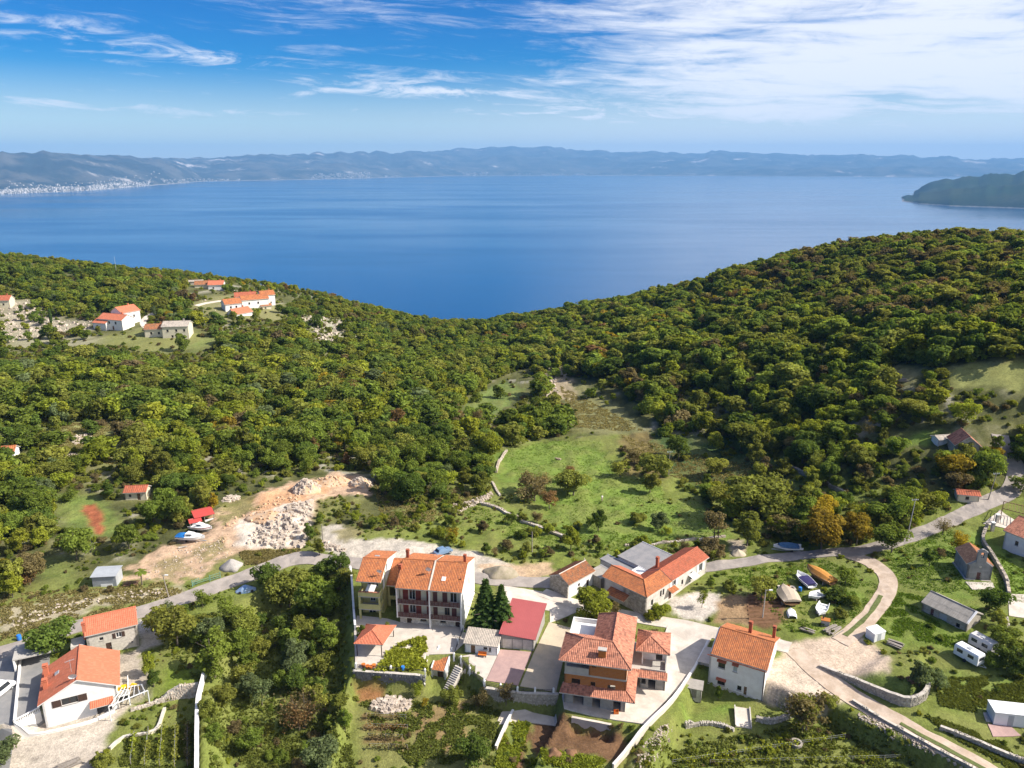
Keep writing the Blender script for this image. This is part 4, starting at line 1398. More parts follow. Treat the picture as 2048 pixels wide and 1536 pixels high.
# ---- garage with the red sheet roof
h = House('garage', 'concrete garage with a plain red sheet roof beside the two fir trees', 'garage', (-2.0, 120.0, 299.9), -7, (-1, -1, 8, 11))
W_, D_ = 5.9, 8.6
mb = MB()
hl, hr, bl, br = 3.35, 2.55, 4.7, 4.0
xo = 1.3
c0 = [(0, 0), (W_, 0), (W_ + xo, D_), (xo, D_)]
hs = [hl, hr, br, bl]
for i in range(4):
    j = (i + 1) % 4
    mb.face([(*c0[i], -.6), (*c0[j], -.6), (*c0[j], hs[j]), (*c0[i], hs[i])])
h.part('wall', mb, M['block'])
r_ = [(-.3, -.4, hl + .02), (W_ + .35, -.4, hr + .02), (W_ + xo + .35, D_ + .4, br + .25), (xo - .3, D_ + .4, bl + .25)]
ro = h.part('roof', MB().slab(r_, .10), M['red_sheet'])
rb = MB()
for i in range(22):
    k = i / 21
    a = Vector(r_[0]).lerp(Vector(r_[1]), k)
    b = Vector(r_[3]).lerp(Vector(r_[2]), k)
    rb.beam(a + Vector((0, 0, .02)), b + Vector((0, 0, .02)), .05, .05)
h.part('roof_ribs', rb, M['red_sheet'], ro, kind='stuff')
for k in range(3):
    h.part('garage_door', MB().box(.35 + k * 1.8, -.05, .05, .35 + k * 1.8 + 1.65, -.005, 2.2), M['plaster_old'])

# ---- small white outbuilding
h = House('outbuilding', 'low white outbuilding with a grey tiled lean-to roof and wooden door', 'shed', (-8.4, 118.8, 299.9), -11.3, (-.5, -.5, 6.5, 4))
h.shell(5.9, 3.2, 2.15, M['plaster_white'], {'f': [(1.1, 1.9, .05, 2.0, 'd', M['wood'], M['wood']), (3.4, 4.1, 1.2, 1.7, 'w', M['wood_dark']), (4.4, 4.8, .9, 1.7, 'w', M['wood'])]}, hb=2.9)
h.roof([[(-.25, -.4, 2.22), (6.15, -.4, 2.22), (6.15, 3.5, 3.05), (-.25, 3.5, 3.05)]], T['grey'])
b_ = thing('garden_bench', 'orange bench against the front of the low white outbuilding', 'bench', h.w(2.6, -.7), R(-11.3))
b_.location.z = GZ(b_.location.x, b_.location.y) + .08
MB().box(0, -.25, .40, 1.5, .2, .47).obj('seat', M['orange'], b_)
MB().box(0, .2, .45, 1.5, .26, .9).obj('backrest', M['orange'], b_)
for x in (.1, 1.4):
    for y in (-.2, .15):
        MB().box(x - .04, y - .04, 0, x + .04, y + .04, .40).obj('leg', M['wood_dark'], b_)

# ---- pavilion on the terrace
h = House('pavilion', 'open garden pavilion with a red hipped roof at the terrace corner', 'pavilion', (-27.6, 118.3, 299.9), -4, (-.2, -.2, 5.5, 6.4))
z0, z1 = 2.45, 3.65
e = [(-.3, -.4, z0), (4.9, -.4, z0), (6.0, 5.6, z0), (.4, 5.6, z0)]
r1, r2 = (2.4, 2.1, z1), (2.9, 3.5, z1)
h.roof([[e[0], e[1], r1], [e[1], e[2], r2, r1], [e[2], e[3], r2], [e[3], e[0], r1, r2]], T['salmon'], th=.1, ridges=[(e[0], r1), (e[1], r1), (e[2], r2), (e[3], r2), (r1, r2)], pitch=.26, amp=.07)
for x, y in ((.1, .0), (4.5, 0), (5.5, 5.2), (.8, 5.2)):
    h.part('post', MB().box(x - .07, y - .07, -.3, x + .07, y + .07, z0 - .1), M['wood_dark'])
wl = MB()
for i in range(6):
    wl.box(.12 + i * .8, 5.15, 0.05, .2 + i * .8, 5.22, 2.2)
h.part('trellis', wl, M['metal_white'])

# ---- tiled porch between white walls at the garden gate
h = House('porch', 'small tiled porch between white walls beside the garden steps', 'porch', (-14.1, 115.9, 296.3), -13.2, (-.3, -.3, 2.8, 4))
for x in (-.15, 2.35):
    h.part('side_wall', MB().slab([(x, 0, 2.6), (x + .22, 0, 2.6), (x + .22, 4.4, 4.2), (x, 4.4, 4.2)], 4.6), M['plaster_white'])
h.roof([[(.08, -.2, 2.4), (2.34, -.2, 2.4), (2.34, 3.2, 3.55), (.08, 3.2, 3.55)]], T['orange'], th=.1)
h.part('door', MB().box(.9, .5, .05, 1.9, .56, 2.1), M['wood_dark'])
h.part('wall', MB().box(.08, .6, -1, 2.34, .8, 2.55), M['plaster_old'])
st = thing('garden_steps', 'flight of stone steps climbing beside the small tiled porch', 'steps', (0, 0, 0))
a, b = Vector(PZ(893, 1384, 296.6)), Vector(PZ(918, 1334, 299.6))
for i in range(12):
    k0, k1 = i / 12, (i + 1.05) / 12
    p, q2 = a.lerp(b, k0), a.lerp(b, k1)
    zt = a.z + (b.z - a.z) * (i + 1) / 12 + .1
    sd = (b - a).cross(Vector((0, 0, 1))).normalized() * .75
    MB().hexa([p - sd + Vector((0, 0, zt - 1.2 - p.z)), p + sd + Vector((0, 0, zt - 1.2 - p.z)), q2 + sd + Vector((0, 0, zt - 1.2 - q2.z)), q2 - sd + Vector((0, 0, zt - 1.2 - q2.z)),
               (p.x - sd.x, p.y - sd.y, zt), (p.x + sd.x, p.y + sd.y, zt), (q2.x + sd.x, q2.y + sd.y, zt), (q2.x - sd.x, q2.y - sd.y, zt)]).obj('step', M['stone_pale'], st)

# ---- the unfinished brick house
h = House('unfinished_house', 'unfinished house of bare orange hollow brick with mottled tiled roofs', 'house', (8.5, 106.7, 298.9), -12.6, (-1.5, -2, 16, 18))
W_, D_ = 9.9, 13.0
# ground floor: blockwork piers with wide openings
h.shell(W_, D_, 2.75, M['block'], {'f': [(1.5, 3.2, .05, 2.35, 'o'), (4.6, 5.9, .05, 2.3, 'o'), (8.0, 9.2, .05, 2.3, 'o')], 'r': [(6.8, 7.6, .3, 2.2, 'o')]}, z0=-.8, th=.3, name='blockwork')
h.part('floor_slab', MB().box(-.05, -.05, 2.75, W_ + .05, D_ + .05, 2.98), M['concrete'])
up = [(1.15, 2.55, 3.75, 5.0, 'o'), (4.25, 5.0, 3.95, 4.85, 'o'), (6.95, 8.2, 3.55, 4.75, 'o')]
h.shell(W_, D_, 5.75, M['hollow_brick'], {'f': up, 'r': [(.8, 1.8, 3.5, 5.2, 'o'), (2.2, 3.1, 3.5, 5.2, 'o'), (4.5, 6.5, 3.4, 5.2, 'o')], 'b': [(1, 3, 3.2, 5.2, 'o'), (6, 8.5, 3.2, 5.2, 'o')], 'l': [(3, 5, 3.6, 5, 'o')]}, z0=2.98, th=.25, name='brick_storey')
h.part('floor_slab', MB().box(-.05, -.05, 5.75, W_ + .05, D_ + .05, 6.05), M['concrete'])
h.shell(W_ - 3.9, D_, 8.6, M['hollow_brick'], {'f': [(.5, 1.15, 7.55, 8.35, 'o')], 'r': [(3, 4.5, 6.6, 8.2, 'o')]}, z0=6.05, th=.25, name='brick_storey', x0=3.9)
# loggia on the left of the top storey
h.shell(3.88, 3.6, 8.6, M['plaster_grey'], {}, z0=6.05, th=.2, name='loggia_wall', x0=0.01, y0=2.4)
h.part('parapet', MB().box(0, 0, 6.05, 3.88, .18, 7.15), M['concrete'])
h.part('pillar', MB().box(0, .002, 7.15, .3, .3, 8.7), M['block'])
# joints of the brick courses
jb = MB()
for z in np.arange(3.2, 8.5, .25):
    jb.box(0.0 if z < 5.7 else 3.9, -.012, z, W_, -.003, z + .02) if not (5.7 < z < 6.1) else None
jj = MB()
for z in np.arange(3.2, 8.5, .25):
    if 5.7 < z < 6.1:
        continue
    xa = 0.0 if z < 5.7 else 3.9
    segs = [(xa, W_)]
    for o in up + [(4.4, 5.05, 7.55, 8.35, 'o')]:
        if o[2] - .02 < z < o[3]:
            segs = [t for sg in segs for t in ((sg[0], min(sg[1], o[0])), (max(sg[0], o[1]), sg[1])) if t[1] - t[0] > .05]
    for a_, b_2 in segs:
        jj.box(a_, -.010, z, b_2, -.003, z + .018)
h.part('mortar_courses', jj, M['block'], kind='stuff')
# porch roof along the front and round the right side
ez, tz = 3.30, 4.05
h.roof([[(-.6, -1.7, ez), (W_ + 1.55, -1.7, ez), (W_ + .02, .12, tz), (-.25, .12, tz)], [(W_ + 1.55, -1.7, ez), (W_ + 1.55, 6.4, ez), (W_ + .02, 5.4, tz), (W_ + .02, .12, tz)]],
       T['mottled'], th=.12, name='porch_roof', ridges=[((W_ + 1.55, -1.7, ez), (W_ + .02, .12, tz))])
# front hipped roof and the main roof that crosses it
ze = 8.75
A, B, Cc, Dd = (-.9, -1.0, ze), (W_ + .7, -1.0, ze), (W_ + .7, D_ + .6, ze), (-.9, 6.8, ze)
xr = W_ - 2.6
r0, r1 = (2.7, 2.9, 10.75), (xr, 2.9, 10.75)
r2 = (xr, D_ - 1.6, 10.75)
ib = (xr - 3.4, 6.8, ze)
ic = (xr - 3.4, D_ + .6, ze)
h.roof([[A, B, r1, r0], [Dd, A, r0], [ib, Dd, r0, r1], [B, Cc, r2, r1], [Cc, ic, r2], [ic, ib, r1, r2]], T['mottled'],
       ridges=[(A, r0), (Dd, r0), (r0, r1), (B, r1), (r1, r2), (Cc, r2), (ic, r2)])
cb = h.part('chimney', MB().box(5.3, .2, 9.4, 6.5, .9, 10.7), M['hollow_brick'])
h.part('chimney_cap', MB().box(5.2, .1, 10.702, 6.6, 1.0, 10.85), M['concrete'], cb)
# right wing
h.shell(4.2, 8.0, 3.0, M['block'], {'f': [(1.4, 2.6, .05, 2.2, 'o'), (.3, 1.0, .9, 2.0, 'o')]}, z0=-.6, th=.3, name='wing_wall', x0=W_ + 1.9, y0=6.6)
h.part('terrace_slab', MB().box(W_ + .4, 6.55, 3.0, W_ + 6.2, 14.8, 3.2), M['concrete'])
h.shell(4.0, 4.4, 5.6, M['plaster_white'], {'f': [(2.3, 3.4, 3.25, 5.2, 'o')]}, z0=3.2, th=.25, name='wing_wall', x0=W_ + 2.0, y0=10.2)
h.part('parapet', MB().box(W_ + 1.9, 6.6, 3.2, W_ + 6.1, 6.75, 3.9).box(W_ + 5.95, 6.76, 3.2, W_ + 6.1, 10.1, 3.9), M['concrete'])
h.roof([[(W_ + .6, 5.3, 3.0), (W_ + 6.4, 5.3, 3.0), (W_ + 6.4, 6.62, 3.6), (W_ + .6, 6.62, 3.6)]], T['mottled'], th=.12, name='porch_roof')
wz = 5.7
a_, b_, c_, d_ = (W_ + .9, 8.6, wz), (W_ + 6.6, 8.6, wz), (W_ + 6.6, 15.0, wz), (W_ + .9, 15.0, wz)
ap, aq = (W_ + 3.2, 11.4, 7.0), (W_ + 3.4, 12.2, 7.0)
h.roof([[a_, b_, ap], [b_, c_, aq, ap], [c_, d_, aq], [d_, a_, ap, aq]], T['mottled'], ridges=[(a_, ap), (b_, ap), (c_, aq), (d_, aq)], name='wing_roof')
for x in (W_ + 2.0, W_ + 5.9):
    h.part('pillar', MB().box(x, 8.7, 3.2, x + .2, 8.9, wz - .1), M['plaster_white'])
h.part('rear_terrace', MB().box(-.6, 7.2, 6.06, 3.88, D_ + 1.3, 6.3).box(-.6, 7.2, 6.3, -.4, D_ + 1.3, 7.1).box(-.4, D_ + 1.1, 6.3, 3.88, D_ + 1.3, 7.1), M['plaster_white'])
HU = h
o_ = thing('orange_crate', 'orange crate left on the concrete outside the unfinished house', 'crate', (0, 0, 0))
p = G(1232, 1428)
o_.location = (p.x, p.y, p.z + .19)
MB().box(-.4, -.3, 0, .4, .3, .06).box(-.4, -.3, .06, -.36, .3, .45).box(.36, -.3, .06, .4, .3, .45).box(-.36, -.3, .06, .36, -.26, .45).box(-.36, .26, .06, .36, .3, .45).obj('crate_body', M['orange'], o_)

# ---- the white house with the big orange roof
h = House('white_house', 'two storey white house with a large plain orange roof above the drive', 'house', (34.1, 114.5, 296.4), -29.6, (-1, -1, 10.5, 11.5))
W_, D_ = 9.3, 9.6
ops = {'f': [(1.5, 2.7, 4.2, 5.6, 'w', M['wood_dark']), (4.0, 4.8, 4.3, 5.7, 'g', M['metal_white']), (1.6, 2.9, .9, 2.0, 'w', M['wood_dark']), (5.0, 5.7, 1.0, 1.9, 'w', M['wood_dark']), (6.1, 6.6, .1, 2.1, 'd', M['wood'], M['wood'])],
       'r': [(2.4, 3.1, 4.9, 6.3, 'w', M['wood_dark'])]}
h.shell(W_, D_, 6.75, M['plaster_white'], ops, hb=6.8, ridge=(5.0, 8.7), z0=-1.5)
h.gable_roof(W_ - .3, 6.75, (5.0, 8.7), D_, 6.8, T['orange'], .5, .5, .1, .35, x0=.3)
for x0_, x1_, z in ((1.3, 2.9, 5.75), (3.85, 4.95, 5.85), (1.4, 3.1, 2.15)):
    h.part('window_hood', MB().slab([(x0_, -.45, z - .1), (x1_, -.45, z - .1), (x1_, -.01, z + .15), (x0_, -.01, z + .15)], .08), T['red'])
h.chimney(5.0, 7.0, 8.0, 10.0, .55, T['red'])
h.chimney(8.8, 8.3, 7.4, 9.6, .5, T['red'])
h.part('gutter', MB().tube((-.3, -.58, 6.5), (W_ + .3, -.58, 6.5), .08, n=6), T['red'])
h.part('downpipe', MB().tube((W_ - .1, -.1, -.8), (W_ - .1, -.1, 6.4), .05, n=6), M['wood_dark'])
h.part('plinth', MB().box(-.08, -.1, -1.5, W_ - 1.6, -.005, .55), M['plaster_old'])
h.part('annex', MB().box(-2.2, 1.5, -1.2, -.01, 6.0, 3.2), M['plaster_old'])
h.part('annex_roof', MB().slab([(-2.4, 1.2, 3.25), (-.01, 1.2, 3.5), (-.01, 6.2, 3.5), (-2.4, 6.2, 3.25)], .04), M['concrete_pale'])
HW = h
p = G(1387, 1394)
h = House('garden_hut', 'tiny garden hut with a flat pale roof under the white house', 'hut', (p.x - 1.1, p.y, p.z), -18, (-.5, -.5, 3, 2.5))
h.shell(2.3, 1.8, 2.0, M['plaster_old'], {'f': [(.7, 1.5, .05, 1.75, 'd', M['wood_grey'], M['wood_grey'])]})
h.part('roof', MB().slab([(-.2, -.3, 2.06), (2.5, -.3, 2.06), (2.5, 2.0, 2.35), (-.2, 2.0, 2.35)], .09), M['fibre_cement'])

# ---- stone cottage
h = House('stone_cottage', 'small rough stone cottage with an old brown tiled roof and white side', 'cottage', (11.2, 136.4, 299.8), 44, (-.5, -.5, 9, 5.5))
# local x runs along the ridge, y across it
L_, D_ = 8.0, 4.9
h.shell(L_, D_, 3.3, M['plaster_white'], {'f': [(3.0, 3.6, 1.6, 2.3, 'w', M['wood_dark']), (5.6, 6.4, .1, 2.0, 'd', M['wood_dark'], M['wood_dark'])]}, ridge=(2.45, 4.5), th=.3)
sb = MB()
for j in range(18):
    z = -.3 + j * .26
    y = .0
    while y < D_:
        w = rng.uniform(.25, .55)
        ym = y + w / 2
        if z + .24 < 3.3 + (1.2 * (1 - abs(ym - 2.45) / 2.45)):
            sb.box(-.14 - rng.random() * .05, y, z, -.004, min(y + w, D_) - .02, z + .24, rng.random())
        y += w
h.part('gable_stones', sb, M['stone'], kind='stuff')
h.gable_roof(L_, 3.3, (2.45, 4.5), D_, 3.3, T['old'], .3, .3, .1, .1, rm=M['concrete_pale'], amp=.08)
lamp = None

# ---- long house with the L shaped orange roof
h = House('long_house', 'long low L shaped house with bright orange roof behind the lane', 'house', (25.8, 130.6, 299.9), 44.5, (-1, -1, 22.5, 12))
L_, Dm, Wg = 21.3, 5.2, 10.3
ops = {'f': [(1.6, 2.3, 1.4, 2.6, 'w', M['wood_dark']), (4.5, 5.1, 2.0, 3.4, 'w', M['wood_dark']), (5.4, 6.0, 2.0, 3.4, 'w', M['wood_dark']), (7.6, 8.6, .1, 2.1, 'd', M['wood_dark'], M['wood_dark']), (8.6, 9.9, 2.6, 3.9, 's', M['metal_white'], M['metal_white']),
             (12.0, 12.7, 1.6, 2.7, 'w', M['wood_dark']), (15.0, 16.0, 1.2, 3.2, 'w', M['metal_white']), (18.3, 19.6, 2.0, 3.7, 's', M['metal_white'], M['metal_white'])]}
h.shell(L_, Dm, 4.2, M['plaster_old'], ops, th=.3)
h.part('gable', MB().hexa([(L_ - .3, 0, 4.2), (L_, 0, 4.2), (L_, Dm, 4.2), (L_ - .3, Dm, 4.2), (L_ - .3, 2.55, 5.5), (L_, 2.55, 5.5), (L_, 2.65, 5.5), (L_ - .3, 2.65, 5.5)]), M['plaster_old'])
h.shell(5.2, Wg - Dm, 4.2, M['plaster_grey'], {'l': [(1.2, 1.9, .3, 2.1, 'd', M['wood'], M['wood_dark']), (2.8, 3.5, 1.4, 2.4, 'w', M['wood'])]}, th=.3, name='wing_wall', y0=Dm + .01)
e, ov = 4.22, .4
rr = 5.55
jn = (2.6, 2.6, rr)
near = [[(-ov, -ov, e), (8.0, -ov, e), (8.0, 2.6, rr), jn], [(-ov, Wg + ov, e), (-ov, -ov, e), jn, (2.6, Wg + ov, rr)]]
h.roof(near, T['orange'], ridges=[((-ov, -ov, e), jn), (jn, (2.6, Wg + ov, rr)), (jn, (8.0, 2.6, rr))], name='roof')
h.roof([[(8.02, -ov, e + .12), (L_ + .3, -ov, e + .12), (L_ + .3, 2.6, rr + .12), (8.02, 2.6, rr + .12)], [(L_ + .3, Dm + ov, e + .12), (8.02, Dm + ov, e + .12), (8.02, 2.6, rr + .12), (L_ + .3, 2.6, rr + .12)]],
       T['red'], ridges=[((8.02, 2.6, rr + .12), (L_ + .3, 2.6, rr + .12))], name='roof')
h.roof([[(8.0, Dm + ov, e), (5.6, Dm + ov, e), (2.62, 2.62, rr), (8.0, 2.62, rr)], [(5.6, Dm + ov, e), (5.6, Wg + ov, e), (2.62, Wg + ov, rr), (2.62, 2.62, rr)]], T['red'], name='roof')
h.roof([[(7.0, -1.3, 2.3), (9.4, -1.3, 2.3), (9.4, -.02, 2.75), (7.0, -.02, 2.75)]], T['orange'], th=.08, name='door_hood')
h.roof([[(-1.9, 8.6, 2.0), (-1.9, 3.9, 2.0), (-.02, 3.9, 2.7), (-.02, 8.6, 2.7)]], T['orange'], th=.08, name='door_hood')
h.part('awning', MB().slab([(14.4, -1.4, 2.5), (16.6, -1.4, 2.5), (16.6, -.02, 2.9), (14.4, -.02, 2.9)], .05), M['metal_white'])
h.chimney(9.5, 4.3, 4.6, 6.9, .55, T['red'])
stn = MB()
for j in range(14):
    z = -.1 + j * .28
    y = 0.02
    while y < 4.2:
        w = rng.uniform(.3, .6)
        stn.box(-.10 - rng.random() * .04, y, z, -.004, min(y + w, 4.2) - .02, z + .26, rng.random())
        y += w
h.part('gable_stones', stn, M['stone'], kind='stuff')
HL = h
# flat roofed annexes behind it
for nm, lb, px, w, d, hh, mtl, mr in (
        ('annex_building', 'flat grey felt roofed annex behind the long orange roofed house', (8.6, 6.0), 8.6, 7.6, 3.9, M['plaster_grey'], M['roof_felt']),
        ('annex_building', 'low dark roofed store between the annex and the orange wing', (6.0, 8.2), 2.4, 8.0, 3.2, M['plaster_old'], M['roof_felt']),
        ('annex_building', 'little lean-to with a pale sheet roof behind the orange wing', (6.2, 5.7), 2.1, 2.3, 3.7, M['plaster_old'], M['fibreglass']),
        ('annex_building', 'low store with a mossy flat roof beside the stone cottage', (1.2, 12.0), 3.8, 3.4, 2.4, M['stone'], M['fibre_cement'])):
    p = HL.w(*px)
    q = House(nm, lb, 'annex', (p[0], p[1], 299.9), 44.5, (0, 0, w, d), 'annexes behind the long house')
    q.shell(w, d, hh, mtl, {'r': [(.6, 1.4, .1, 1.9, 'd', M['wood'], M['wood_dark'])]}, th=.2)
    q.part('roof', MB().slab([(-.05, -.05, hh + .06), (w + .2, -.05, hh + .06), (w + .2, d + .2, hh + .3), (-.05, d + .2, hh + .3)], .055), mr)
    q.part('roof_edge', MB().beam((w + .21, -.05, hh + .12), (w + .21, d + .2, hh + .36), .08, .12), M['metal_white'])

# ---- chapel
h = House('chapel', 'small grey stone chapel with bell gable standing on the lawn', 'chapel', (89.7, 135.6, 304.7), -11.1, (-.5, -.5, 5, 8))
W_, D_ = 4.4, 6.8
m_ = MB()
L0 = []
h.shell(W_, D_, 3.3, M['render_grey'], {'f': [(1.75, 2.6, .1, 1.9, 'd', M['stone_pale'], M['railing_brown'])]}, th=.35)
for y0_ in (0.0, D_ - .35):
    h.part('gable', MB().slab([(0, y0_, 0), (0, y0_, 0)], 0) if False else MB().hexa([(0, y0_, 3.3), (W_, y0_, 3.3), (W_, y0_ + .35, 3.3), (0, y0_ + .35, 3.3), (W_ / 2 - .05, y0_, 4.75), (W_ / 2 + .05, y0_, 4.75), (W_ / 2 + .05, y0_ + .35, 4.75), (W_ / 2 - .05, y0_ + .35, 4.75)]), M['render_grey'])
h.roof([[(-.25, D_ + .2, 3.32), (-.25, .36, 3.32), (W_ / 2, .36, 4.85), (W_ / 2, D_ + .2, 4.85)]], T['brown'], name='roof', pitch=.34, amp=.09)
h.roof([[(W_ + .25, .36, 3.32), (W_ + .25, D_ + .2, 3.32), (W_ / 2, D_ + .2, 4.85), (W_ / 2, .36, 4.85)]], T['old'], name='roof', pitch=.34, amp=.09)
bg = MB()
x0_, x1_ = W_ / 2 - .85, W_ / 2 + .85
bg.box(x0_, -.06, 3.6, x1_, .42, 5.1)
bg.box(x0_, -.06, 5.1, x0_ + .55, .42, 6.2).box(x1_ - .55, -.06, 5.1, x1_, .42, 6.2).box(x0_ - .1, -.1, 6.2, x1_ + .1, .46, 6.38)
bg.hexa([(x0_, -.05, 6.38), (x1_, -.05, 6.38), (x1_, .41, 6.38), (x0_, .41, 6.38), (W_ / 2 - .2, -.05, 6.85), (W_ / 2 + .2, -.05, 6.85), (W_ / 2 + .2, .41, 6.85), (W_ / 2 - .2, .41, 6.85)])
h.part('bell_gable', bg, M['render_grey'])
h.part('bell', MB().loft([[(W_ / 2 + r * math.cos(t), .18 + r * math.sin(t), z) for t in np.linspace(0, 6.28, 11)[:-1]] for r, z in ((.24, 5.25), (.19, 5.35), (.15, 5.6), (.06, 5.7))]), M['stone_pale'])
h.part('round_window', MB().tube((W_ / 2, -.06, 3.1), (W_ / 2, .02, 3.1), .22, n=12), M['stone_pale'])
h.part('plinth', MB().box(-.15, -.3, -.6, 1.6, -.005, .32).box(2.7, -.3, -.6, W_ + .1, -.005, .32).box(-.3, -.005, -.6, -.01, D_, .3), M['concrete_pale'])

# ---- stone barn
h = House('stone_barn', 'long low stone barn with a weathered grey roof below the chapel', 'barn', (76.8, 127.0, 302.8), -57.5, (-.5, -.5, 8.8, 5.5))
W_, D_ = 8.2, 4.6
h.shell(W_, D_, 2.3, M['stone'], {'f': [(1.6, 2.2, .1, 1.8, 'd', M['railing_brown'], M['railing_brown']), (3.2, 4.6, .05, 1.8, 'd', M['metal_grey'], M['metal_grey']), (6.3, 7.0, .6, 1.4, 'w', M['wood_dark'])]}, hb=2.5, ridge=(2.5, 3.55), th=.4)
h.gable_roof(W_, 2.3, (2.5, 3.55), D_, 2.5, M['fibre_cement'], .35, .35, .2, .2, pitch=.18, row=1.5, amp=.04, um=M['stone'])
h.part('verge', MB().beam((W_ + .05, -.3, 2.3), (W_ + .05, 2.5, 3.85), .35, .12), M['plaster_white'])

# ---- left white house (ridge runs away from the viewer)
h = House('corner_house', 'white house with salmon gabled roof beside the side street', 'house', (-73.9, 102.4, 297.4), 26, (-1, -1, 12, 12))
W_, D_ = 10.4, 9.6
hw, hz_ = 5.3, 8.1
fr = [(2.6, 4.9, 3.55, 4.75, 's', M['wood_dark'], M['wood_dark']), (7.2, 9.4, .1, 2.1, 'd', M['metal_dark'], M['metal_dark'])]
mb = MB()
P1 = h.wall_run(mb, (0, 0), (W_, 0), -1.2, 4.9, .3, fr)
P2 = h.wall_run(mb, (W_, 0), (W_, D_), -1.2, 4.9, .3, [(1.0, 2.0, .1, 2.1), (4, 5, 3, 4.2)])
h.wall_run(mb, (W_, D_), (0, D_), -1.2, 4.9, .3)
P4 = h.wall_run(mb, (0, D_), (0, 0), -1.2, 4.9, .3, [(3, 4, 1.2, 2.4)])
for y in (0.0, D_ - .3):
    A = [(0, y, 4.9), (W_, y, 4.9), (W_ / 2, y, 7.55)]
    Bq = [(a[0], a[1] + .3, a[2]) for a in A]
    mb.face(A)
    mb.face(Bq[::-1])
    for i in range(3):
        mb.face([A[i], A[(i + 1) % 3], Bq[(i + 1) % 3], Bq[i]])
h.part('wall', mb, M['plaster_white'])
h.fit_openings(P1, fr)
h.fit_openings(P2, [(1.0, 2.0, .1, 2.1, 'd', M['wood'], M['wood']), (4, 5, 3, 4.2, 'w', M['wood_dark'])])
h.fit_openings(P4, [(3, 4, 1.2, 2.4, 'w', M['wood_dark'])])
up = .17
zr, sl_ = 7.55 + up, (7.55 - 4.9) / (W_ / 2)
ze = 4.9 - sl_ * .6 + up
h.roof([[(-.6, D_ + .4, ze), (-.6, -.35, ze), (W_ / 2, -.35, zr), (W_ / 2, D_ + .4, zr)], [(W_ + .6, -.35, ze), (W_ + .6, D_ + .4, ze), (W_ / 2, D_ + .4, zr), (W_ / 2, -.35, zr)]], T['salmon'], um=M['plaster_white'],
       ridges=[((W_ / 2, -.35, zr), (W_ / 2, D_ + .4, zr))], amp=.04)
h.roof([[(6.4, -1.3, 2.45), (9.8, -1.3, 2.45), (9.8, -.02, 3.0), (6.4, -.02, 3.0)]], T['salmon'], name='door_hood', th=.1)
h.part('skylight', MB().beam((1.6, 5.6, 6.0), (2.2, 5.6, 6.32), .8, .14), M['metal_grey'])
h.chimney(.2, 7.2, 4.9, 6.9, .7, T['salmon'])
h.chimney(.35, 3.6, 4.9, 6.5, .7, T['salmon'])
# covered balcony on the sunny side
b = h.part('balcony', MB().box(W_ + .01, .1, 2.3, W_ + 1.7, 4.2, 2.5), M['plaster_white'])
h.railing((W_ + 1.6, .2), (W_ + 1.6, 4.1), 2.5, .9, M['plaster_white'], step=.2, bar=.09, parent=b, name='balustrade')
h.railing((W_ + .1, .2), (W_ + 1.6, .2), 2.5, .9, M['plaster_white'], step=.2, bar=.09, parent=b, name='balustrade')
h.part('post', MB().box(W_ + 1.5, .12, -.6, W_ + 1.7, .3, 2.3).box(W_ + 1.5, 4.0, -.6, W_ + 1.7, 4.2, 2.3), M['plaster_white'])
dish_thing(h.w(W_ / 2 - .5, .5, 7.5), R(25), .62, 'large white satellite dish on the salmon gable roof', .5)
aerial(h.w(W_ / 2 - .9, 3.0, 7.3), R(40), 2.2, 'aerial on the salmon roof of the corner house')
HC = h
# terrace on its shaded side with a balustrade
t = House('side_terrace_wall', 'white balustraded wall round the dark terrace of the corner house', 'wall', (0, 0, 0))
a, b, c = G(30, 1450), G(84, 1440), G(44, 1302)
q = MB()
for p0, p1, hh in ((c, a, .8), (a, b, .12)):
    d = (p1 - p0).normalized()
    n = Vector((-d.y, d.x, 0)) * .15
    z = max(p0.z, p1.z)
    q.hexa([p0 - n - Vector((0, 0, 2)), p0 + n - Vector((0, 0, 2)), p1 + n - Vector((0, 0, 2)), p1 - n - Vector((0, 0, 2)), (*(p0 - n)[:2], z + hh), (*(p0 + n)[:2], z + hh), (*(p1 + n)[:2], z + hh), (*(p1 - n)[:2], z + hh)])
t.part('wall_panel', q, M['plaster_white'])
za = max(a.z, b.z) + .12
for i in range(15):
    p = a.lerp(b, (i + .5) / 15)
    MB().loft([[(p.x + r * math.cos(w), p.y + r * math.sin(w), za + z) for w in np.linspace(0, 6.28, 7)[:-1]] for r, z in ((.07, 0), (.10, .2), (.05, .45), (.08, .68))]).obj('baluster', M['plaster_white'], t.e)
t.part('handrail', MB().beam((a.x, a.y, za + .74), (b.x, b.y, za + .74), .22, .12), M['plaster_white'])
# walled gardens, dark parking bay behind it
t = House('carport', 'low carport with flat grey roof beside the side street', 'carport', (*G(32, 1345)[:2], 300.0), 25, (0, 0, 5, 4))
t.part('roof', MB().box(-.2, 0, 2.3, 5.5, 4.6, 2.5), M['concrete'])
t.part('back_wall', MB().box(0, 4.2, -.5, 5.4, 4.5, 2.3), M['plaster_white'])
t.part('side_wall', MB().box(-.15, 0, -.5, .1, 4.19, 2.3), M['plaster_white'])

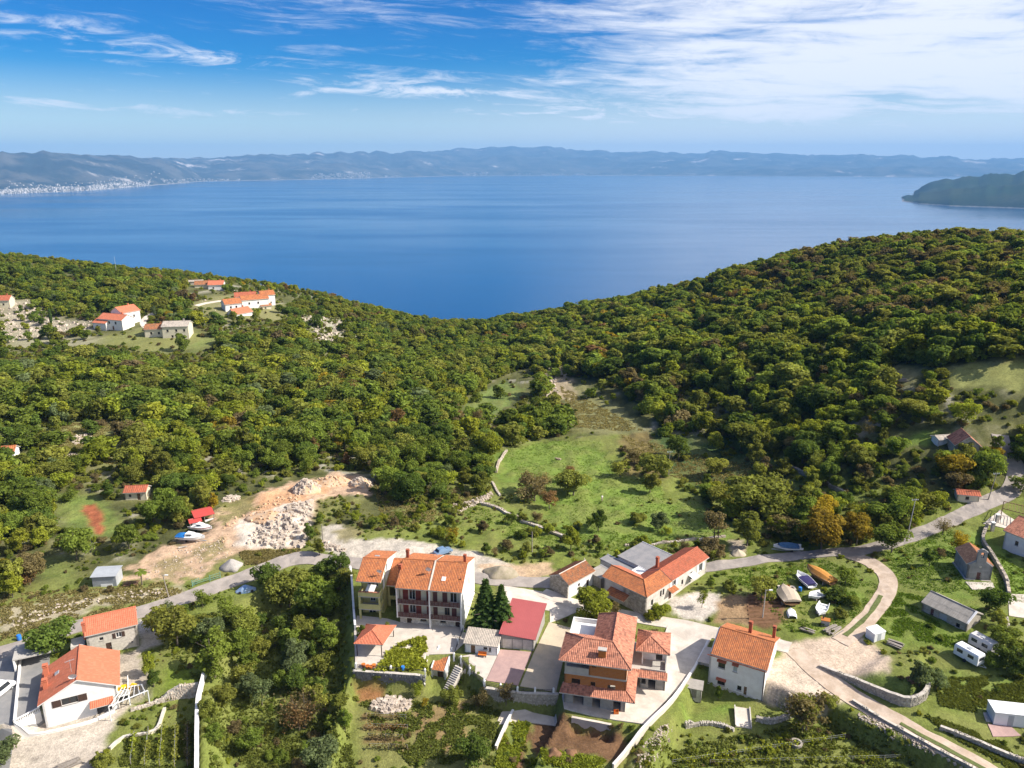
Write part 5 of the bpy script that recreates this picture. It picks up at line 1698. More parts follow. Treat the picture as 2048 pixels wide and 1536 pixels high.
# ---- left stone house
h = House('field_stone_house', 'old pale stone house with salmon roof behind the corner house', 'house', (-74.8, 117.6, 299.8), 26.5, (-1, -1, 9, 6))
W_, D_ = 8.0, 4.6
h.shell(W_, D_, 4.6, M['stone_pale'], {'f': [(4.6, 5.5, 2.6, 3.6, 's', M['metal_white'], M['wood_dark']), (6.8, 7.1, .9, 1.2, 'w', M['wood_dark']), (2.0, 2.6, 2.8, 3.4, 'w', M['wood_dark']), (2.8, 3.7, .1, 2.0, 'd', M['wood_dark'], M['wood_dark'])]}, ridge=(2.6, 6.3), th=.4)
h.gable_roof(W_, 4.6, (2.6, 6.3), D_, 4.6, T['salmon'], .4, .4, .2, .3, amp=.04)
h.chimney(-.1, .6, 3.5, 6.4, .6, T['salmon'])
h.part('lean_to', MB().box(-2.6, .4, -.5, -.42, 3.2, 2.6), M['plaster_old'])

# ---- metal shed
h = House('metal_shed', 'grey corrugated metal shed at the edge of the spoil ground', 'shed', (-86.2, 140.7, 299.8), 6.4, (-.3, -.5, 5, 4))
W_, D_ = 4.7, 3.4
h.shell(W_, D_, 2.55, M['metal_grey'], {}, hb=2.9, th=.06)
rb = MB()
for i in range(24):
    x = .1 + i * (W_ - .2) / 23
    rb.box(x - .03, -.05, 0, x + .03, -.003, 2.5)
h.part('wall_ribs', rb, M['metal_grey'], kind='stuff')
h.part('roof', MB().slab([(-.2, -.3, 2.62), (W_ + .2, -.3, 2.62), (W_ + .2, D_ * .75, 3.0), (-.2, D_ * .75, 3.0)], .06).slab([(-.2, D_ * .75, 3.0), (W_ + .2, D_ * .75, 3.0), (W_ + .2, D_ + .3, 2.9), (-.2, D_ + .3, 2.9)], .06), M['metal_grey'])
h.part('door', MB().box(1.6, -.12, .05, 3.9, -.055, .8), M['metal_white'])


# ---- a plain gabled house for the slopes further off, with its windows and doors
def far_house(name, label, cat, px, rot, W, D, h, rise, tm, wm, wins, group=None, hip=False, dz=0.0, chim=True, doors=()):
    p = G(*px)
    z = min(GZ(p.x + dx, p.y + dy) for dx in (-W / 2, W / 2) for dy in (0, D)) + dz
    q = House(name, label, cat, (p.x, p.y, z), rot, (-W / 2 - 1, -1, W / 2 + 1, D + 1), group)
    ops = {'f': [(x0 + W / 2, x1 + W / 2, z0, z1, 'w', M['wood_dark']) for x0, x1, z0, z1 in wins] + [(x0 + W / 2, x1 + W / 2, .1, 2.1, 'd', M['wood_dark'], M['wood']) for x0, x1 in doors]}
    q.shell(W, D, h, wm, ops, ridge=(D / 2, h + rise), x0=-W / 2, z0=-3)
    q.gable_roof(W, h, (D / 2, h + rise), D, h, tm, .4, .4, .3, .3, x0=-W / 2, pitch=.5, row=.8)
    if chim:
        q.chimney(W * .25, D * .6, h + rise * .4, h + rise + 1.0, .6, tm, False)
    return q


g1 = 'houses on the far left hillside'
far_house('hillside_house', 'long two storey house with salmon roof on the hillside, lowest of its group', 'house', (222, 660), -18, 15, 8, 5.2, 2.0, T['salmon'], M['plaster_white'], [(-5, -4, 3, 4.2), (-1, 0, 3, 4.2), (3, 4, 3, 4.2)], g1, doors=[(1.2, 2.2)])
far_house('hillside_house', 'white gabled house standing at the right end of the long salmon roof', 'house', (265, 648), 60, 10, 9, 6.5, 2.4, T['salmon'], M['plaster_white'], [(-3, -2, 3.6, 4.8), (1, 2, 3.6, 4.8)], g1)
far_house('hillside_house', 'low white lean house at the left end of the long salmon roof', 'house', (200, 660), -18, 8, 6, 3.6, 1.4, T['salmon'], M['plaster_white'], [(-2, -1, 1.2, 2.4)], g1)
far_house('hillside_house', 'pale two storey house with a wide greyish roof on the hillside', 'house', (352, 676), 8, 12, 9, 6.4, 1.7, T['grey'], M['plaster_cream'], [(-4, -3, 3.8, 5), (0, 1, 3.8, 5), (3.6, 4.6, 3.8, 5), (-2, -1, 1, 2.2)], g1, doors=[(2, 3)])
far_house('hillside_house', 'low stone house with brown roof beside the wide greyish roof', 'house', (310, 674), 10, 9, 7, 4.0, 1.8, T['old'], M['plaster_cream'], [(-2, -1, 1.4, 2.6), (1.5, 2.5, 1.4, 2.6)], g1)
far_house('hillside_house', 'white hamlet house with a grey shaded front, first at the left', 'house', (468, 622), 35, 9, 8, 5.0, 2.2, T['orange'], M['plaster_white'], [(-2, -1, 2.6, 3.8), (1, 2, 2.6, 3.8)], g1)
far_house('hillside_house', 'tall white hamlet house with long sunlit wall in the middle', 'house', (512, 616), 30, 15, 8, 6.6, 2.0, T['orange'], M['plaster_white'], [(-4, -3, 4, 5.2), (1, 2, 4, 5.2), (4, 5, 1.6, 2.8)], g1)
far_house('hillside_house', 'white hamlet house at the right end with two small windows', 'house', (538, 611), 32, 8, 8, 7.0, 2.0, T['orange'], M['plaster_white'], [(-1.5, -.7, 4.2, 5.2), (1, 1.8, 2, 3)], g1)
far_house('hillside_house', 'low hamlet house with steep salmon roof in front of the others', 'house', (488, 632), 55, 11, 7, 3.2, 2.4, T['salmon'], M['plaster_white'], [(-2, -1, 1.2, 2.2)], g1)
far_house('hillside_house', 'brown roofed hamlet house at the back of the cluster', 'house', (492, 604), 20, 12, 7, 4.4, 2.0, T['red'], M['plaster_old'], [(-2, -1, 2, 3)], g1)
far_house('hillside_house', 'low hamlet outhouse in front of the right end house', 'house', (533, 618), 30, 6, 4, 2.6, 1.0, T['old'], M['plaster_cream'], [(-1, 0, 1, 1.8)], g1, chim=False)
far_house('hillside_house', 'white house with pink roof near the hill crest', 'house', (432, 580), 10, 9, 7, 4.4, 2.0, T['salmon'], M['plaster_white'], [(-2, -1, 2, 3)], g1)
far_house('hillside_house', 'low pale house with brown roof left of the crest house', 'house', (408, 577), 12, 11, 7, 3.6, 1.8, T['old'], M['plaster_cream'], [(-2, -1, 1.4, 2.4)], g1)
far_house('hillside_house', 'low pale stone house with greyish roof near the hill crest', 'house', (390, 570), 14, 9, 5, 2.8, .5, T['grey'], M['stone_pale'], [], g1, chim=False)
far_house('hillside_house', 'red roofed house at the edge of the rocky terraces', 'house', (2, 616), 10, 9, 7, 4.6, 2.0, T['red'], M['plaster_cream'], [(1, 2, 2, 3)], g1)
far_house('hillside_house', 'low orange roofed house on the left slope at the frame edge', 'house', (6, 922), 15, 6, 4.5, 2.6, 1.2, T['orange'], M['plaster_white'], [(-1, 0, 1, 2)], g1, chim=False)
far_house('field_hut', 'little stone hut with dark red roof among the left trees', 'hut', (272, 1000), 6, 5.2, 3.4, 2.4, .9, T['red'], M['plaster_cream'], [(-1.6, -1.0, 1.0, 1.8)], None, chim=False, doors=[(.4, 1.2)])
far_house('woodland_house', 'stone house with steep mottled tiled roof hidden in the right trees', 'house', (1948, 905), 78, 6.0, 5.4, 3.6, 2.2, T['mottled'], M['stone'], [(-1, 0, 1.2, 2.2)], None, chim=False)
far_house('woodland_hut', 'low white walled hut in the shade of the right wood', 'hut', (1890, 888), 10, 4.0, 2.6, 1.8, .5, T['grey'], M['plaster_white'], [], None, chim=False)
far_house('woodland_hut', 'small stone store beside the upper hill road', 'hut', (1935, 1005), -14, 4.6, 2.6, 1.9, .5, T['red'], M['plaster_cream'], [(-.6, .2, .7, 1.5)], None, chim=False)
# ---- villa cut by the right edge
p = PZ(2012, 1112, 304.0)
h = House('villa', 'shaded white villa with tiled roof at the end of the pale drive', 'house', (p[0], p[1], 303.4), -62, (-10, -1, 2, 10))
h.shell(11, 9, 6.2, M['plaster_white'], {'l': [(5.6, 6.3, 3.6, 4.6, 'w', M['wood_dark'])], 'f': [(2.2, 2.9, 3.8, 4.8, 'w', M['wood_dark']), (7, 7.8, 1, 2.2, 'w', M['wood_dark'])]}, ridge=(4.5, 8.2), x0=-1, y0=0)
h.gable_roof(11, 6.2, (4.5, 8.2), 9, 6.2, T['mottled'], .5, .5, .3, .3, x0=-1)
h.part('terrace', MB().box(-1.3, -1.2, -1, 10.5, -.01, .15), M['concrete_pale'])

# ------------------------------------------------------------------ walls, banks and rubble
def wall_path(name, label, px, heights, width, m, cap=None, base=1.5, stones=None, group=None, raw=None):
    """a wall that follows the ground; heights above ground at each point"""
    t = thing(name, label, 'wall', (0, 0, 0), 0, group)
    P0 = [G(u, v) for u, v in px] if raw is None else raw
    P = spline([np.array([p.x, p.y, hh]) for p, hh in zip(P0, heights)], 0.9)
    rows, caps, acc = [], [], []
    for i, p in enumerate(P):
        d = P[min(i + 1, len(P) - 1)][:2] - P[max(i - 1, 0)][:2]
        d = d / (np.linalg.norm(d) + 1e-9)
        n = np.array([-d[1], d[0]])
        g = float(ground(p[0], p[1]))
        a, b = p[:2] + n * width / 2, p[:2] - n * width / 2
        gb = max(g, *(float(ground(*q)) for q in (p[:2] + n * .8, p[:2] - n * .8)))
        lo, hi = min(g, *(float(ground(*q)) for q in (p[:2] + n * .8, p[:2] - n * .8))) - base * .4, gb + p[2]
        rows.append([(a[0], a[1], lo), (b[0], b[1], lo), (b[0], b[1], hi), (a[0], a[1], hi)])
        w2 = width / 2 + .05
        a2, b2 = p[:2] + n * w2, p[:2] - n * w2
        caps.append([(a2[0], a2[1], hi + .003), (b2[0], b2[1], hi + .003), (b2[0], b2[1], hi + .09), (a2[0], a2[1], hi + .09)])
        acc.append((p[:2], n, lo, hi))
    MB().loft(rows).obj('wall_body', m, t)
    if cap:
        MB().loft(caps).obj('coping', cap, t)
    if stones:
        mb = MB()
        for i in range(len(acc) - 1):
            p, n, lo, hi = acc[i]
            q = acc[i + 1][0]
            for sd in (1, -1):
                z = max(lo, hi - 2.8)
                while z < hi:
                    for k in range(3):
                        f = (k + rng.random() * .8) / 3
                        c = p + (q - p) * f + n * sd * (width / 2 - .07)
                        mb.rock((c[0], c[1], z + .10), rng.uniform(.10, .19), .8)
                    z += .22
            if not cap:
                for k in range(3):
                    c = p + (q - p) * rng.random() + n * rng.uniform(-.4, .4) * width
                    mb.rock((c[0], c[1], hi + rng.uniform(-.04, .04)), rng.uniform(.12, .2), .6)
        mb.obj('stones', stones, t, kind='stuff')
    return t, P


def posts_rail(name, label, px, m, rm, h=0.9, dz=0.0, step=None):
    """white posts with a slim rail between them"""
    t = thing(name, label, 'fence')
    P = [G(u, v) for u, v in px]
    for p in P:
        q = MB().box(p.x - .16, p.y - .16, p.z - .6, p.x + .16, p.y + .16, p.z + h + dz)
        q.loft([[(p.x + r * math.cos(w), p.y + r * math.sin(w), p.z + h + dz + z) for w in np.linspace(0, 6.28, 9)[:-1]] for r, z in ((.2, .002), (.2, .06), (.08, .10), (.13, .2), (.04, .3))])
        q.obj('post', m, t)
    for a, b in zip(P[:-1], P[1:]):
        q = MB()
        for k in (.25, .55, .85):
            q.beam(a + Vector((0, 0, h * k + dz)), b + Vector((0, 0, h * k + dz)), .05)
        n = int((b - a).length / .3)
        for i in range(1, n):
            c = a.lerp(b, i / n)
            q.beam(c + Vector((0, 0, h * .1 + dz)), c + Vector((0, 0, h * .85 + dz)), .03)
        q.obj('rail', rm, t)
    return t


wall_path('retaining_wall', 'tall dark grey retaining wall below the pavilion terrace', [], [.1, .1, .1], .45, M['stone_dark'], M['stone_pale'], 2, M['stone_dark'], None, [Vector(PZ(u, v, 297)) for u, v in ((708, 1365), (780, 1372), (851, 1379))])
posts_rail('terrace_fence', 'white posts with thin rail along the top of the dark terrace wall', [(712, 1336), (782, 1342), (850, 1348)], M['plaster_white'], M['metal_dark'])
wall_path('retaining_wall', 'rough stone retaining wall in front of the garage forecourt', [], [.1, .1, .1, .1], .5, M['stone'], M['stone_pale'], 2, M['stone'], None, [Vector(PZ(u, v, 297)) for u, v in ((972, 1402), (1010, 1408), (1060, 1411), (1116, 1411))])
posts_rail('yard_fence', 'white posts and railing edging the pink forecourt', [(969, 1371), (1001, 1378), (1035, 1384), (1070, 1386), (1107, 1387)], M['plaster_white'], M['metal_dark'])
posts_rail('garden_fence', 'white posts and railing beside the garden steps', [(922, 1322), (940, 1345), (968, 1369)], M['plaster_white'], M['metal_dark'])
posts_rail('terrace_railing', 'dark railing on the right edge of the house terrace', [(926, 1262), (916, 1288), (908, 1316)], M['plaster_white'], M['metal_dark'])
wall_path('garden_wall', 'white concrete wall running down between the two garden plots', [(1026, 1428), (1010, 1460), (992, 1500)], [.8, .8, .7], .3, M['concrete_pale'], M['plaster_white'])
wall_path('drive_wall', 'long white wall along the lower right side of the concrete drive', [(1416, 1285), (1385, 1345), (1345, 1405), (1290, 1462), (1226, 1540)], [.35, .5, .9, 1.0, 1.0], .3, M['concrete_pale'], M['plaster_white'])
wall_path('retaining_wall', 'bare concrete wall at the back of the pit below the unfinished house yard', [], [.05, .05, .05, .05], .35, M['concrete'], M['concrete_pale'], 2, None, None, [Vector(PZ(u, v, 297.5)) for u, v in ((1143, 1449), (1170, 1454), (1198, 1459), (1222, 1463))])
wall_path('curved_wall', 'curved stone retaining wall beside the farm lane', [(1640, 1334), (1695, 1360), (1745, 1386), (1790, 1406), (1818, 1412), (1846, 1400), (1856, 1376), (1852, 1350)], [.3, .7, 1.1, 1.4, 1.5, 1.4, 1.2, .5], .5, M['stone'], M['stone_pale'], 2, M['stone'])
wall_path('lane_wall', 'low kerb wall along the downhill side of the farm lane', [(1705, 1404), (1770, 1444), (1850, 1488), (1940, 1536), (2010, 1572)], [.35, .35, .35, .35, .35], .35, M['stone'], M['concrete_pale'], 2, M['stone'])
wall_path('lane_wall', 'rough wall on the uphill side of the farm lane below the grass', [(1880, 1458), (1950, 1488), (2048, 1530), (2100, 1550)], [.5, .8, .9, .9], .4, M['stone'], M['stone_pale'], 1.5, M['stone'])
wall_path('chapel_wall', 'pale topped stone wall passing to the right of the chapel', [(1974, 1053), (1965, 1084), (1988, 1122), (2010, 1160), (2017, 1192)], [.9, .9, .9, .9, .9], .45, M['stone'], M['limestone'], 1.5, M['stone'])
wall_path('field_wall', 'thin stone wall curving down at the right edge', [(2012, 1238), (2020, 1280), (2042, 1330), (2070, 1370)], [.5, .5, .5, .5], .4, M['stone_pale'], None, 1, M['stone_pale'])
wall_path('dry_stone_wall', 'pale dry stone wall crossing the lower meadow', [(960, 1008), (1000, 1020), (1040, 1042), (1068, 1053), (1100, 1065), (1135, 1076)], [.5] * 6, .7, M['stone_pale'], None, 1, M['limestone'])
wall_path('dry_stone_wall', 'pale wall at the left corner of the bright meadow', [(1013, 903), (1000, 922), (992, 946)], [.5] * 3, .6, M['stone_pale'], None, 1, M['limestone'])
wall_path('dry_stone_wall', 'short pale wall below the left edge of the bright meadow', [(984, 966), (992, 980), (1000, 992)], [.4] * 3, .5, M['stone_pale'], None, 1, M['limestone'])
wall_path('dry_stone_wall', 'low broken wall at the foot of the bright meadow', [(1250, 1092), (1310, 1090), (1370, 1082), (1450, 1074)], [.3] * 4, .5, M['stone_pale'], None, 1, M['limestone'])
wall_path('dry_stone_wall', 'dark shaded wall under the right hand wood', [(1555, 930), (1610, 950), (1660, 975), (1690, 990)], [.6] * 4, .6, M['stone'], None, 1, M['stone'])
wall_path('garden_wall', 'tall white garden wall running down beside the vine rows', [(411, 1352), (402, 1395), (398, 1440), (396, 1560)], [1.2, 1.1, .9, .9], .45, M['plaster_white'], M['plaster_white'])
wall_path('garden_wall', 'stone wall above the small lawn by the corner house', [(262, 1422), (310, 1408), (350, 1396), (398, 1382)], [.4, .4, .4, .4], .5, M['stone_pale'], None, 1.5, M['limestone'])
wall_path('garden_wall', 'low ochre wall around the small lower lawn', [(220, 1500), (248, 1478), (310, 1464), (330, 1420)], [.4, .4, .4, .4], .35, M['plaster_cream'], M['plaster_old'])
wall_path('street_wall', 'white street wall in front of the corner house', [(30, 1452), (90, 1468), (180, 1446), (230, 1424)], [.6, .3, .3, .5], .3, M['plaster_white'], M['plaster_white'])
wall_path('field_wall', 'rough field wall with grey stones below the white house', [(1370, 1455), (1400, 1450), (1440, 1452), (1468, 1462)], [.4, .5, .5, .4], .5, M['stone'], None, 1.5, M['stone_pale'])
wall_path('field_wall', 'pale rough wall under the brown tree', [(1512, 1440), (1545, 1446), (1590, 1428)], [.6, .7, .5], .6, M['stone'], None, 1.5, M['stone_pale'])


def rubble(name, label, poly, n, rmin, rmax, m, heap=0.0, cat=None, kind='stuff'):
    pw = gpoly(poly)
    x0, y0, x1, y1 = pw[:, 0].min(), pw[:, 1].min(), pw[:, 0].max(), pw[:, 1].max()
    cx, cy = pw.mean(0)
    R0 = max(x1 - x0, y1 - y0) / 2
    mb, c, tries = MB(), 0, 0
    while c < n and tries < n * 12:
        tries += 1
        x, y = rng.uniform(x0, x1), rng.uniform(y0, y1)
        d = float(poly_dist(pw, np.array([x]), np.array([y]))[0])
        if d < 0:
            continue
        if noise.noise((x * .55, y * .55, 2.7)) < -.12 and rng.random() < .8:
            continue
        r = rmin + (rmax - rmin) * rng.random() ** 4
        z = float(ground(x, y)) + r * .25 + heap * min(1, d / (R0 * .6)) * rng.random()
        mb.rock((x, y, z), r, .75)
        c += 1
    o = mb.obj(name, m)
    return tag(o, label, cat, None, kind)


rubble('quarry_rubble', 'broken white rock spread over the orange spoil ground', [(490, 1088), (520, 1050), (560, 1020), (600, 1003), (626, 1000), (620, 1050), (612, 1092), (555, 1098)], 900, .10, .75, M['limestone'], .5)
rubble('quarry_rubble', 'loose stones on the orange spoil slope', [(430, 1070), (470, 1030), (600, 975), (600, 1000), (480, 1040), (450, 1090)], 260, .08, .4, M['spoil'])
rubble('quarry_rubble', 'loose pale stones along the track', [(300, 1120), (420, 1075), (480, 1095), (400, 1150), (290, 1160)], 400, .06, .25, M['limestone'])
rubble('rubble_bank', 'scattered stones on the bank above the left road', [(20, 1240), (110, 1208), (200, 1190), (330, 1178), (380, 1182), (200, 1205), (100, 1235), (30, 1262)], 420, .05, .30, M['limestone'], .1)
rubble('rubble_wall', 'wide tumbled wall of pale stones above the lower meadow', [(893, 1030), (905, 1008), (940, 1002), (982, 984), (988, 992), (950, 1012), (930, 1020), (905, 1034)], 520, .14, .42, M['limestone'], .9)
rubble('rubble_bank', 'pale stones by the left clearing', [(815, 965), (838, 962), (855, 980), (835, 985)], 130, .12, .4, M['limestone'], .4)
rubble('rubble_bank', 'dark boulders edging the gravel lot', [(640, 1086), (650, 1082), (692, 1096), (690, 1104), (645, 1098)], 90, .25, .6, M['limestone'], .4)
rubble('scree', 'grey stones down the slope below the lane', [(1715, 1425), (1760, 1440), (1820, 1475), (1880, 1500), (1870, 1512), (1790, 1482), (1720, 1440)], 450, .06, .22, M['limestone'], .15)
rubble('scree', 'pale spoil slope below the drive wall', [(1320, 1452), (1346, 1455), (1340, 1480), (1300, 1540), (1255, 1560), (1280, 1500)], 700, .05, .2, M['limestone'], .12)
rubble('scree', 'pale stones under the road bank by the white house', [(1545, 1400), (1600, 1390), (1640, 1405), (1570, 1425)], 250, .08, .35, M['limestone'], .2)
rubble('hillside_rocks', 'pale rocky terraces on the far left slope', [(0, 600), (70, 600), (110, 640), (185, 640), (180, 662), (0, 685)], 600, .3, 1.0, M['limestone'])
rubble('hillside_rocks', 'bare limestone on the far hillside', [(600, 630), (680, 640), (720, 682), (640, 682)], 300, .3, 1.1, M['limestone'])
rubble('hillside_rocks', 'pale stones near the hamlet', [(380, 610), (440, 590), (640, 590), (640, 625), (560, 620), (420, 640)], 160, .3, .8, M['limestone'])
rubble('hillside_rocks', 'white rubble in the left clearing', [(150, 870), (182, 868), (182, 885), (145, 890)], 90, .2, .6, M['limestone'], .4)
rubble('hillside_rocks', 'grey stone patch in the left clearing', [(118, 905), (158, 905), (160, 915), (118, 920)], 80, .15, .5, M['limestone'], .3)
rubble('hillside_rocks', 'pale outcrop behind the valley trees', [(1085, 740), (1110, 735), (1120, 790), (1090, 800)], 90, .4, 1.2, M['limestone'], 1.0)
rubble('hillside_rocks', 'rock showing through the trees on the right hill', [(1700, 480), (1760, 480), (1750, 510), (1690, 510)], 60, .3, 1.0, M['limestone'])


M['sand_dull'] = mat('sand_dull', (0.36, 0.30, 0.23), 0.95, 0.35, 1.2, 0.5, 12, rgb2=(0.26, 0.23, 0.15))


def heap(name, label, px, r, hgt, m, rocks=0, rm=None, cat='pile', sx=1.0):
    """a settled cone of loose material with a rough skin"""
    p = G(*px)
    t = thing(name, label, cat, p)
    mb = MB()
    rings = []
    sd = rng.random() * 50
    for i in range(9):
        q = i / 8
        ring = []
        for k in range(28):
            w = 2 * math.pi * k / 28
            rr = r * (1 - q) * (1 + .28 * (noise.noise((math.cos(w) * 1.3 + sd, math.sin(w) * 1.3, q)) ))
            x, y = rr * math.cos(w) * sx, rr * math.sin(w)
            z = hgt * (q ** .9) + .16 * noise.noise((x * 1.2 + sd, y * 1.2, 3)) - .15 * (q == 0) + GZ(p.x + x, p.y + y) * 0
            if i == 0:
                z = GZ(p.x + x, p.y + y) - p.z - .2
            ring.append((x, y, z))
        rings.append(ring)
    mb.loft(rings)
    mb.obj('heap_body', m, t, smooth=True)
    if rocks:
        rb = MB()
        for _ in range(rocks):
            w, q = rng.random() * 6.28, rng.random() ** .6
            rr = r * q * rng.uniform(.85, 1.05)
            rb.rock((rr * math.cos(w) * sx, rr * math.sin(w), hgt * (1 - q) ** .9 + .05), rng.uniform(.15, .5) * min(1, r / 2))
        rb.obj('stones', rm or M['limestone'], t, kind='stuff')
    FOOT.append([(p.x - r * sx, p.y - r), (p.x + r * sx, p.y - r), (p.x + r * sx, p.y + r), (p.x - r * sx, p.y + r)])
    return t


heap('gravel_heap', 'grey gravel heap beside the village road', (463, 1133), 2.3, 1.9, M['gravel_pile'])
heap('sand_heap', 'broad sand heap behind the twin terraced houses', (1002, 1147), 3.1, 1.8, M['sand_dull'], 0, None, 'pile', 1.25)
heap('rubble_heap', 'heap of grey excavated rock at the back of the spoil ground', (612, 980), 4.0, 3.2, M['spoil'], 260)
heap('spoil_heap', 'long bank of orange spoil in front of the wood', (664, 966), 4.0, 2.0, M['spoil'], 60, M['spoil'], 'pile', 1.6)
heap('spoil_heap', 'pale spoil heap at the right end of the orange bank', (720, 968), 3.2, 2.0, M['spoil'], 90)
heap('spoil_heap', 'steep orange spoil bank in the middle of the excavated ground', (540, 1035), 3.2, 1.5, M['spoil'], 40, M['spoil'], 'pile', 1.8)
heap('rubble_heap', 'low grey heap of stones at the left of the spoil ground', (462, 1000), 2.4, .9, M['limestone'], 120)
heap('rubble_heap', 'heap of white stones in the front garden', (783, 1410), 2.0, .5, M['limestone'], 170, None, 'pile', 1.8)
heap('soil_heap', 'dark heap of soil in the dug over plot', (1108, 1508), 1.3, .8, M['soil'])
heap('soil_heap', 'smaller brown heap of soil beside the dark one', (1142, 1506), 1.0, .55, M['soil'])
heap('sand_heap', 'small pile of pale sand beside the hill road', (1476, 1108), 1.7, 1.2, M['yard_sand'])

# ------------------------------------------------------------------ boats
def hull_rings(L, B, H, n=14, th=.06, bow=.55):
    R_ = []
    for i in range(n + 1):
        t = i / n
        b = B / 2 * (.86 + .14 * math.sin(math.pi * min(t / .5, 1) / 2)) * (1 - max(0, (t - bow) / (1 - bow)) ** 2.1)
        b = max(b, .03)
        sh = H * (.80 + .26 * t * t)
        ke = H * .42 * max(0, (t - .6) / .4) ** 2.2
        ch = ke + (sh - ke) * .35
        x = L * (t - .5) + (.25 * (t > .98))
        bi, fl = max(b - th, .01), min(ke + H * .3, sh - .05)
        R_.append([(x, -b, sh), (x, -b * .86, ch), (x, 0, ke), (x, b * .86, ch), (x, b, sh), (x, bi, sh), (x, bi * .82, fl), (x, -bi * .82, fl), (x, -bi, sh)])
    return R_


def boat(label, px, head, L, B, H, hm_, cover=None, cov=(0, 1), arch=.35, cabin=False, seats=0, trailer=False, name='boat', inner=None, lift=.25, roll=0.0, outboard=False, upside=False, stripe=None, trim=None):
    p = G(*px)
    t = thing(name, label, 'boat', (p.x, p.y, p.z + lift), R(head), 'boats kept ashore in the village')
    if upside:
        t.rotation_euler = (R(180), 0, R(head))
        t.location.z = p.z + H * 1.0
    elif roll:
        t.rotation_euler = (R(roll), 0, R(head))
    rg = hull_rings(L, B, H)
    MB().loft(rg).obj('hull', hm_, t, label=None)
    g = MB()
    for a, b in zip(rg[:-1], rg[1:]):
        for k in (0, 4):
            g.beam(Vector(a[k]) + Vector((0, 0, .03)), Vector(b[k]) + Vector((0, 0, .03)), .09, .06)
    g.obj('gunwale', trim or M['fibreglass'], t)
    n = len(rg) - 1
    if cover:
        c = []
        for i in range(n + 1):
            q = i / n
            if cov[0] <= q <= cov[1]:
                a, b = rg[i][0], rg[i][4]
                k = math.sin(math.pi * (.12 + .76 * (q - cov[0]) / (cov[1] - cov[0])))
                bb = abs(a[1]) + .05
                c.append([(a[0], -bb, a[2] - .12), (a[0], -bb, a[2] + .05), (a[0], -bb * .5, a[2] + .06 + arch * k * .8), (a[0], 0, a[2] + .08 + arch * k), (a[0], bb * .5, a[2] + .06 + arch * k * .8), (a[0], bb, a[2] + .05), (a[0], bb, a[2] - .12)])
        MB().loft(c, True, True).obj('cover', cover, t)
    if cabin:
        i0, i1, i2 = int(n * .42), int(n * .74), int(n * .97)
        dk = MB()
        rr = []
        for i in range(i0, i2 + 1):
            a, b = rg[i][0], rg[i][4]
            rr.append([(a[0], a[1] + .02, a[2] - .06), (b[0], b[1] - .02, b[2] - .06), (b[0], b[1] - .02, b[2] + .02), (a[0], (a[1] + b[1]) / 2, a[2] + .14), (a[0], a[1] + .02, a[2] + .02)])
        MB().loft(rr).obj('deck', M['fibreglass'], t)
        x0, x1 = rg[i0][0][0], rg[i1][0][0]
        z = rg[i0][0][2]
        w = B * .36
        MB().hexa([(x0, -w, z), (x1, -w * .7, z + .1), (x1, w * .7, z + .1), (x0, w, z), (x0 + .1, -w * .85, z + .75), (x1 - .6, -w * .6, z + .7), (x1 - .6, w * .6, z + .7), (x0 + .1, w * .85, z + .75)]).obj('cabin', M['fibreglass'], t)
        wn = MB()
        for s_ in (-1, 1):
            wn.hexa([(x0 + .3, s_ * w * .965, z + .35), (x1 - .7, s_ * w * .80, z + .35), (x1 - .7, s_ * w * .84, z + .35), (x0 + .3, s_ * w * 1.0, z + .35), (x0 + .3, s_ * w * .93, z + .6), (x1 - .8, s_ * w * .72, z + .58), (x1 - .8, s_ * w * .76, z + .58), (x0 + .3, s_ * w * .96, z + .6)])
        wn.obj('cabin_window', M['glass'], t)
    for k in range(seats):
        i = int(n * (.2 + .25 * k))
        a, b = rg[i][8], rg[i][5]
        MB().box(a[0] - .14, a[1], a[2] - .22, a[0] + .14, b[1], a[2] - .16).obj('seat', inner or M['wood'], t)
    if inner:
        fl = []
        for i in range(1, n - 1):
            a, b = rg[i][7], rg[i][6]
            fl.append([(a[0], a[1], a[2] + .02), (b[0], b[1], b[2] + .02), (b[0], b[1], b[2] + .05), (a[0], a[1], a[2] + .05)])
        MB().loft(fl).obj('floor_board', inner, t)
    if outboard:
        o = MB().box(-L / 2 - .32, -.13, H * .55, -L / 2 - .02, .13, H * 1.15).box(-L / 2 - .22, -.06, H * .05, -L / 2 - .08, .06, H * .55)
        o.obj('outboard_motor', M['metal_dark'], t)
    if stripe:
        sb = MB()
        for a, b in zip(rg[:-1], rg[1:]):
            for k, k2 in ((0, 1), (4, 3)):
                pa = [Vector(a[k]).lerp(Vector(a[k2]), f) for f in (.1, .35)]
                pb = [Vector(b[k]).lerp(Vector(b[k2]), f) for f in (.1, .35)]
                off = Vector((0, -.012 if k == 0 else .012, 0))
                sb.face([pa[0] + off, pb[0] + off, pb[1] + off, pa[1] + off])
        sb.obj('stripe', stripe, t)
    if trailer:
        f = MB()
        z = -.08
        for y in (-.55, .55):
            f.beam((-L * .42, y, z), (L * .2, y * .9, z), .09)
            f.beam((L * .2, y * .9, z), (L * .62, 0, z), .09)
        f.beam((-L * .1, -.8, z), (-L * .1, .8, z), .08).beam((-L * .35, -.55, z), (-L * .35, .55, z), .08)
        tr = f.obj('trailer_frame', M['metal_grey'], t)
        for y in (-.85, .85):
            MB().tube((-L * .1, y - .09, z - .05), (-L * .1, y + .09, z - .05), .28, n=12).obj('wheel', M['rubber'], tr)
        if lift < .35:
            t.location.z = p.z + .45
    else:
        # chocks under the keel
        if not upside:
            c = MB()
            for x in (-L * .25, L * .2):
                c.box(x - .12, -B * .42, -lift - .1, x + .12, B * .42, H * .20)
            c.obj('chock', M['wood_grey'], t)
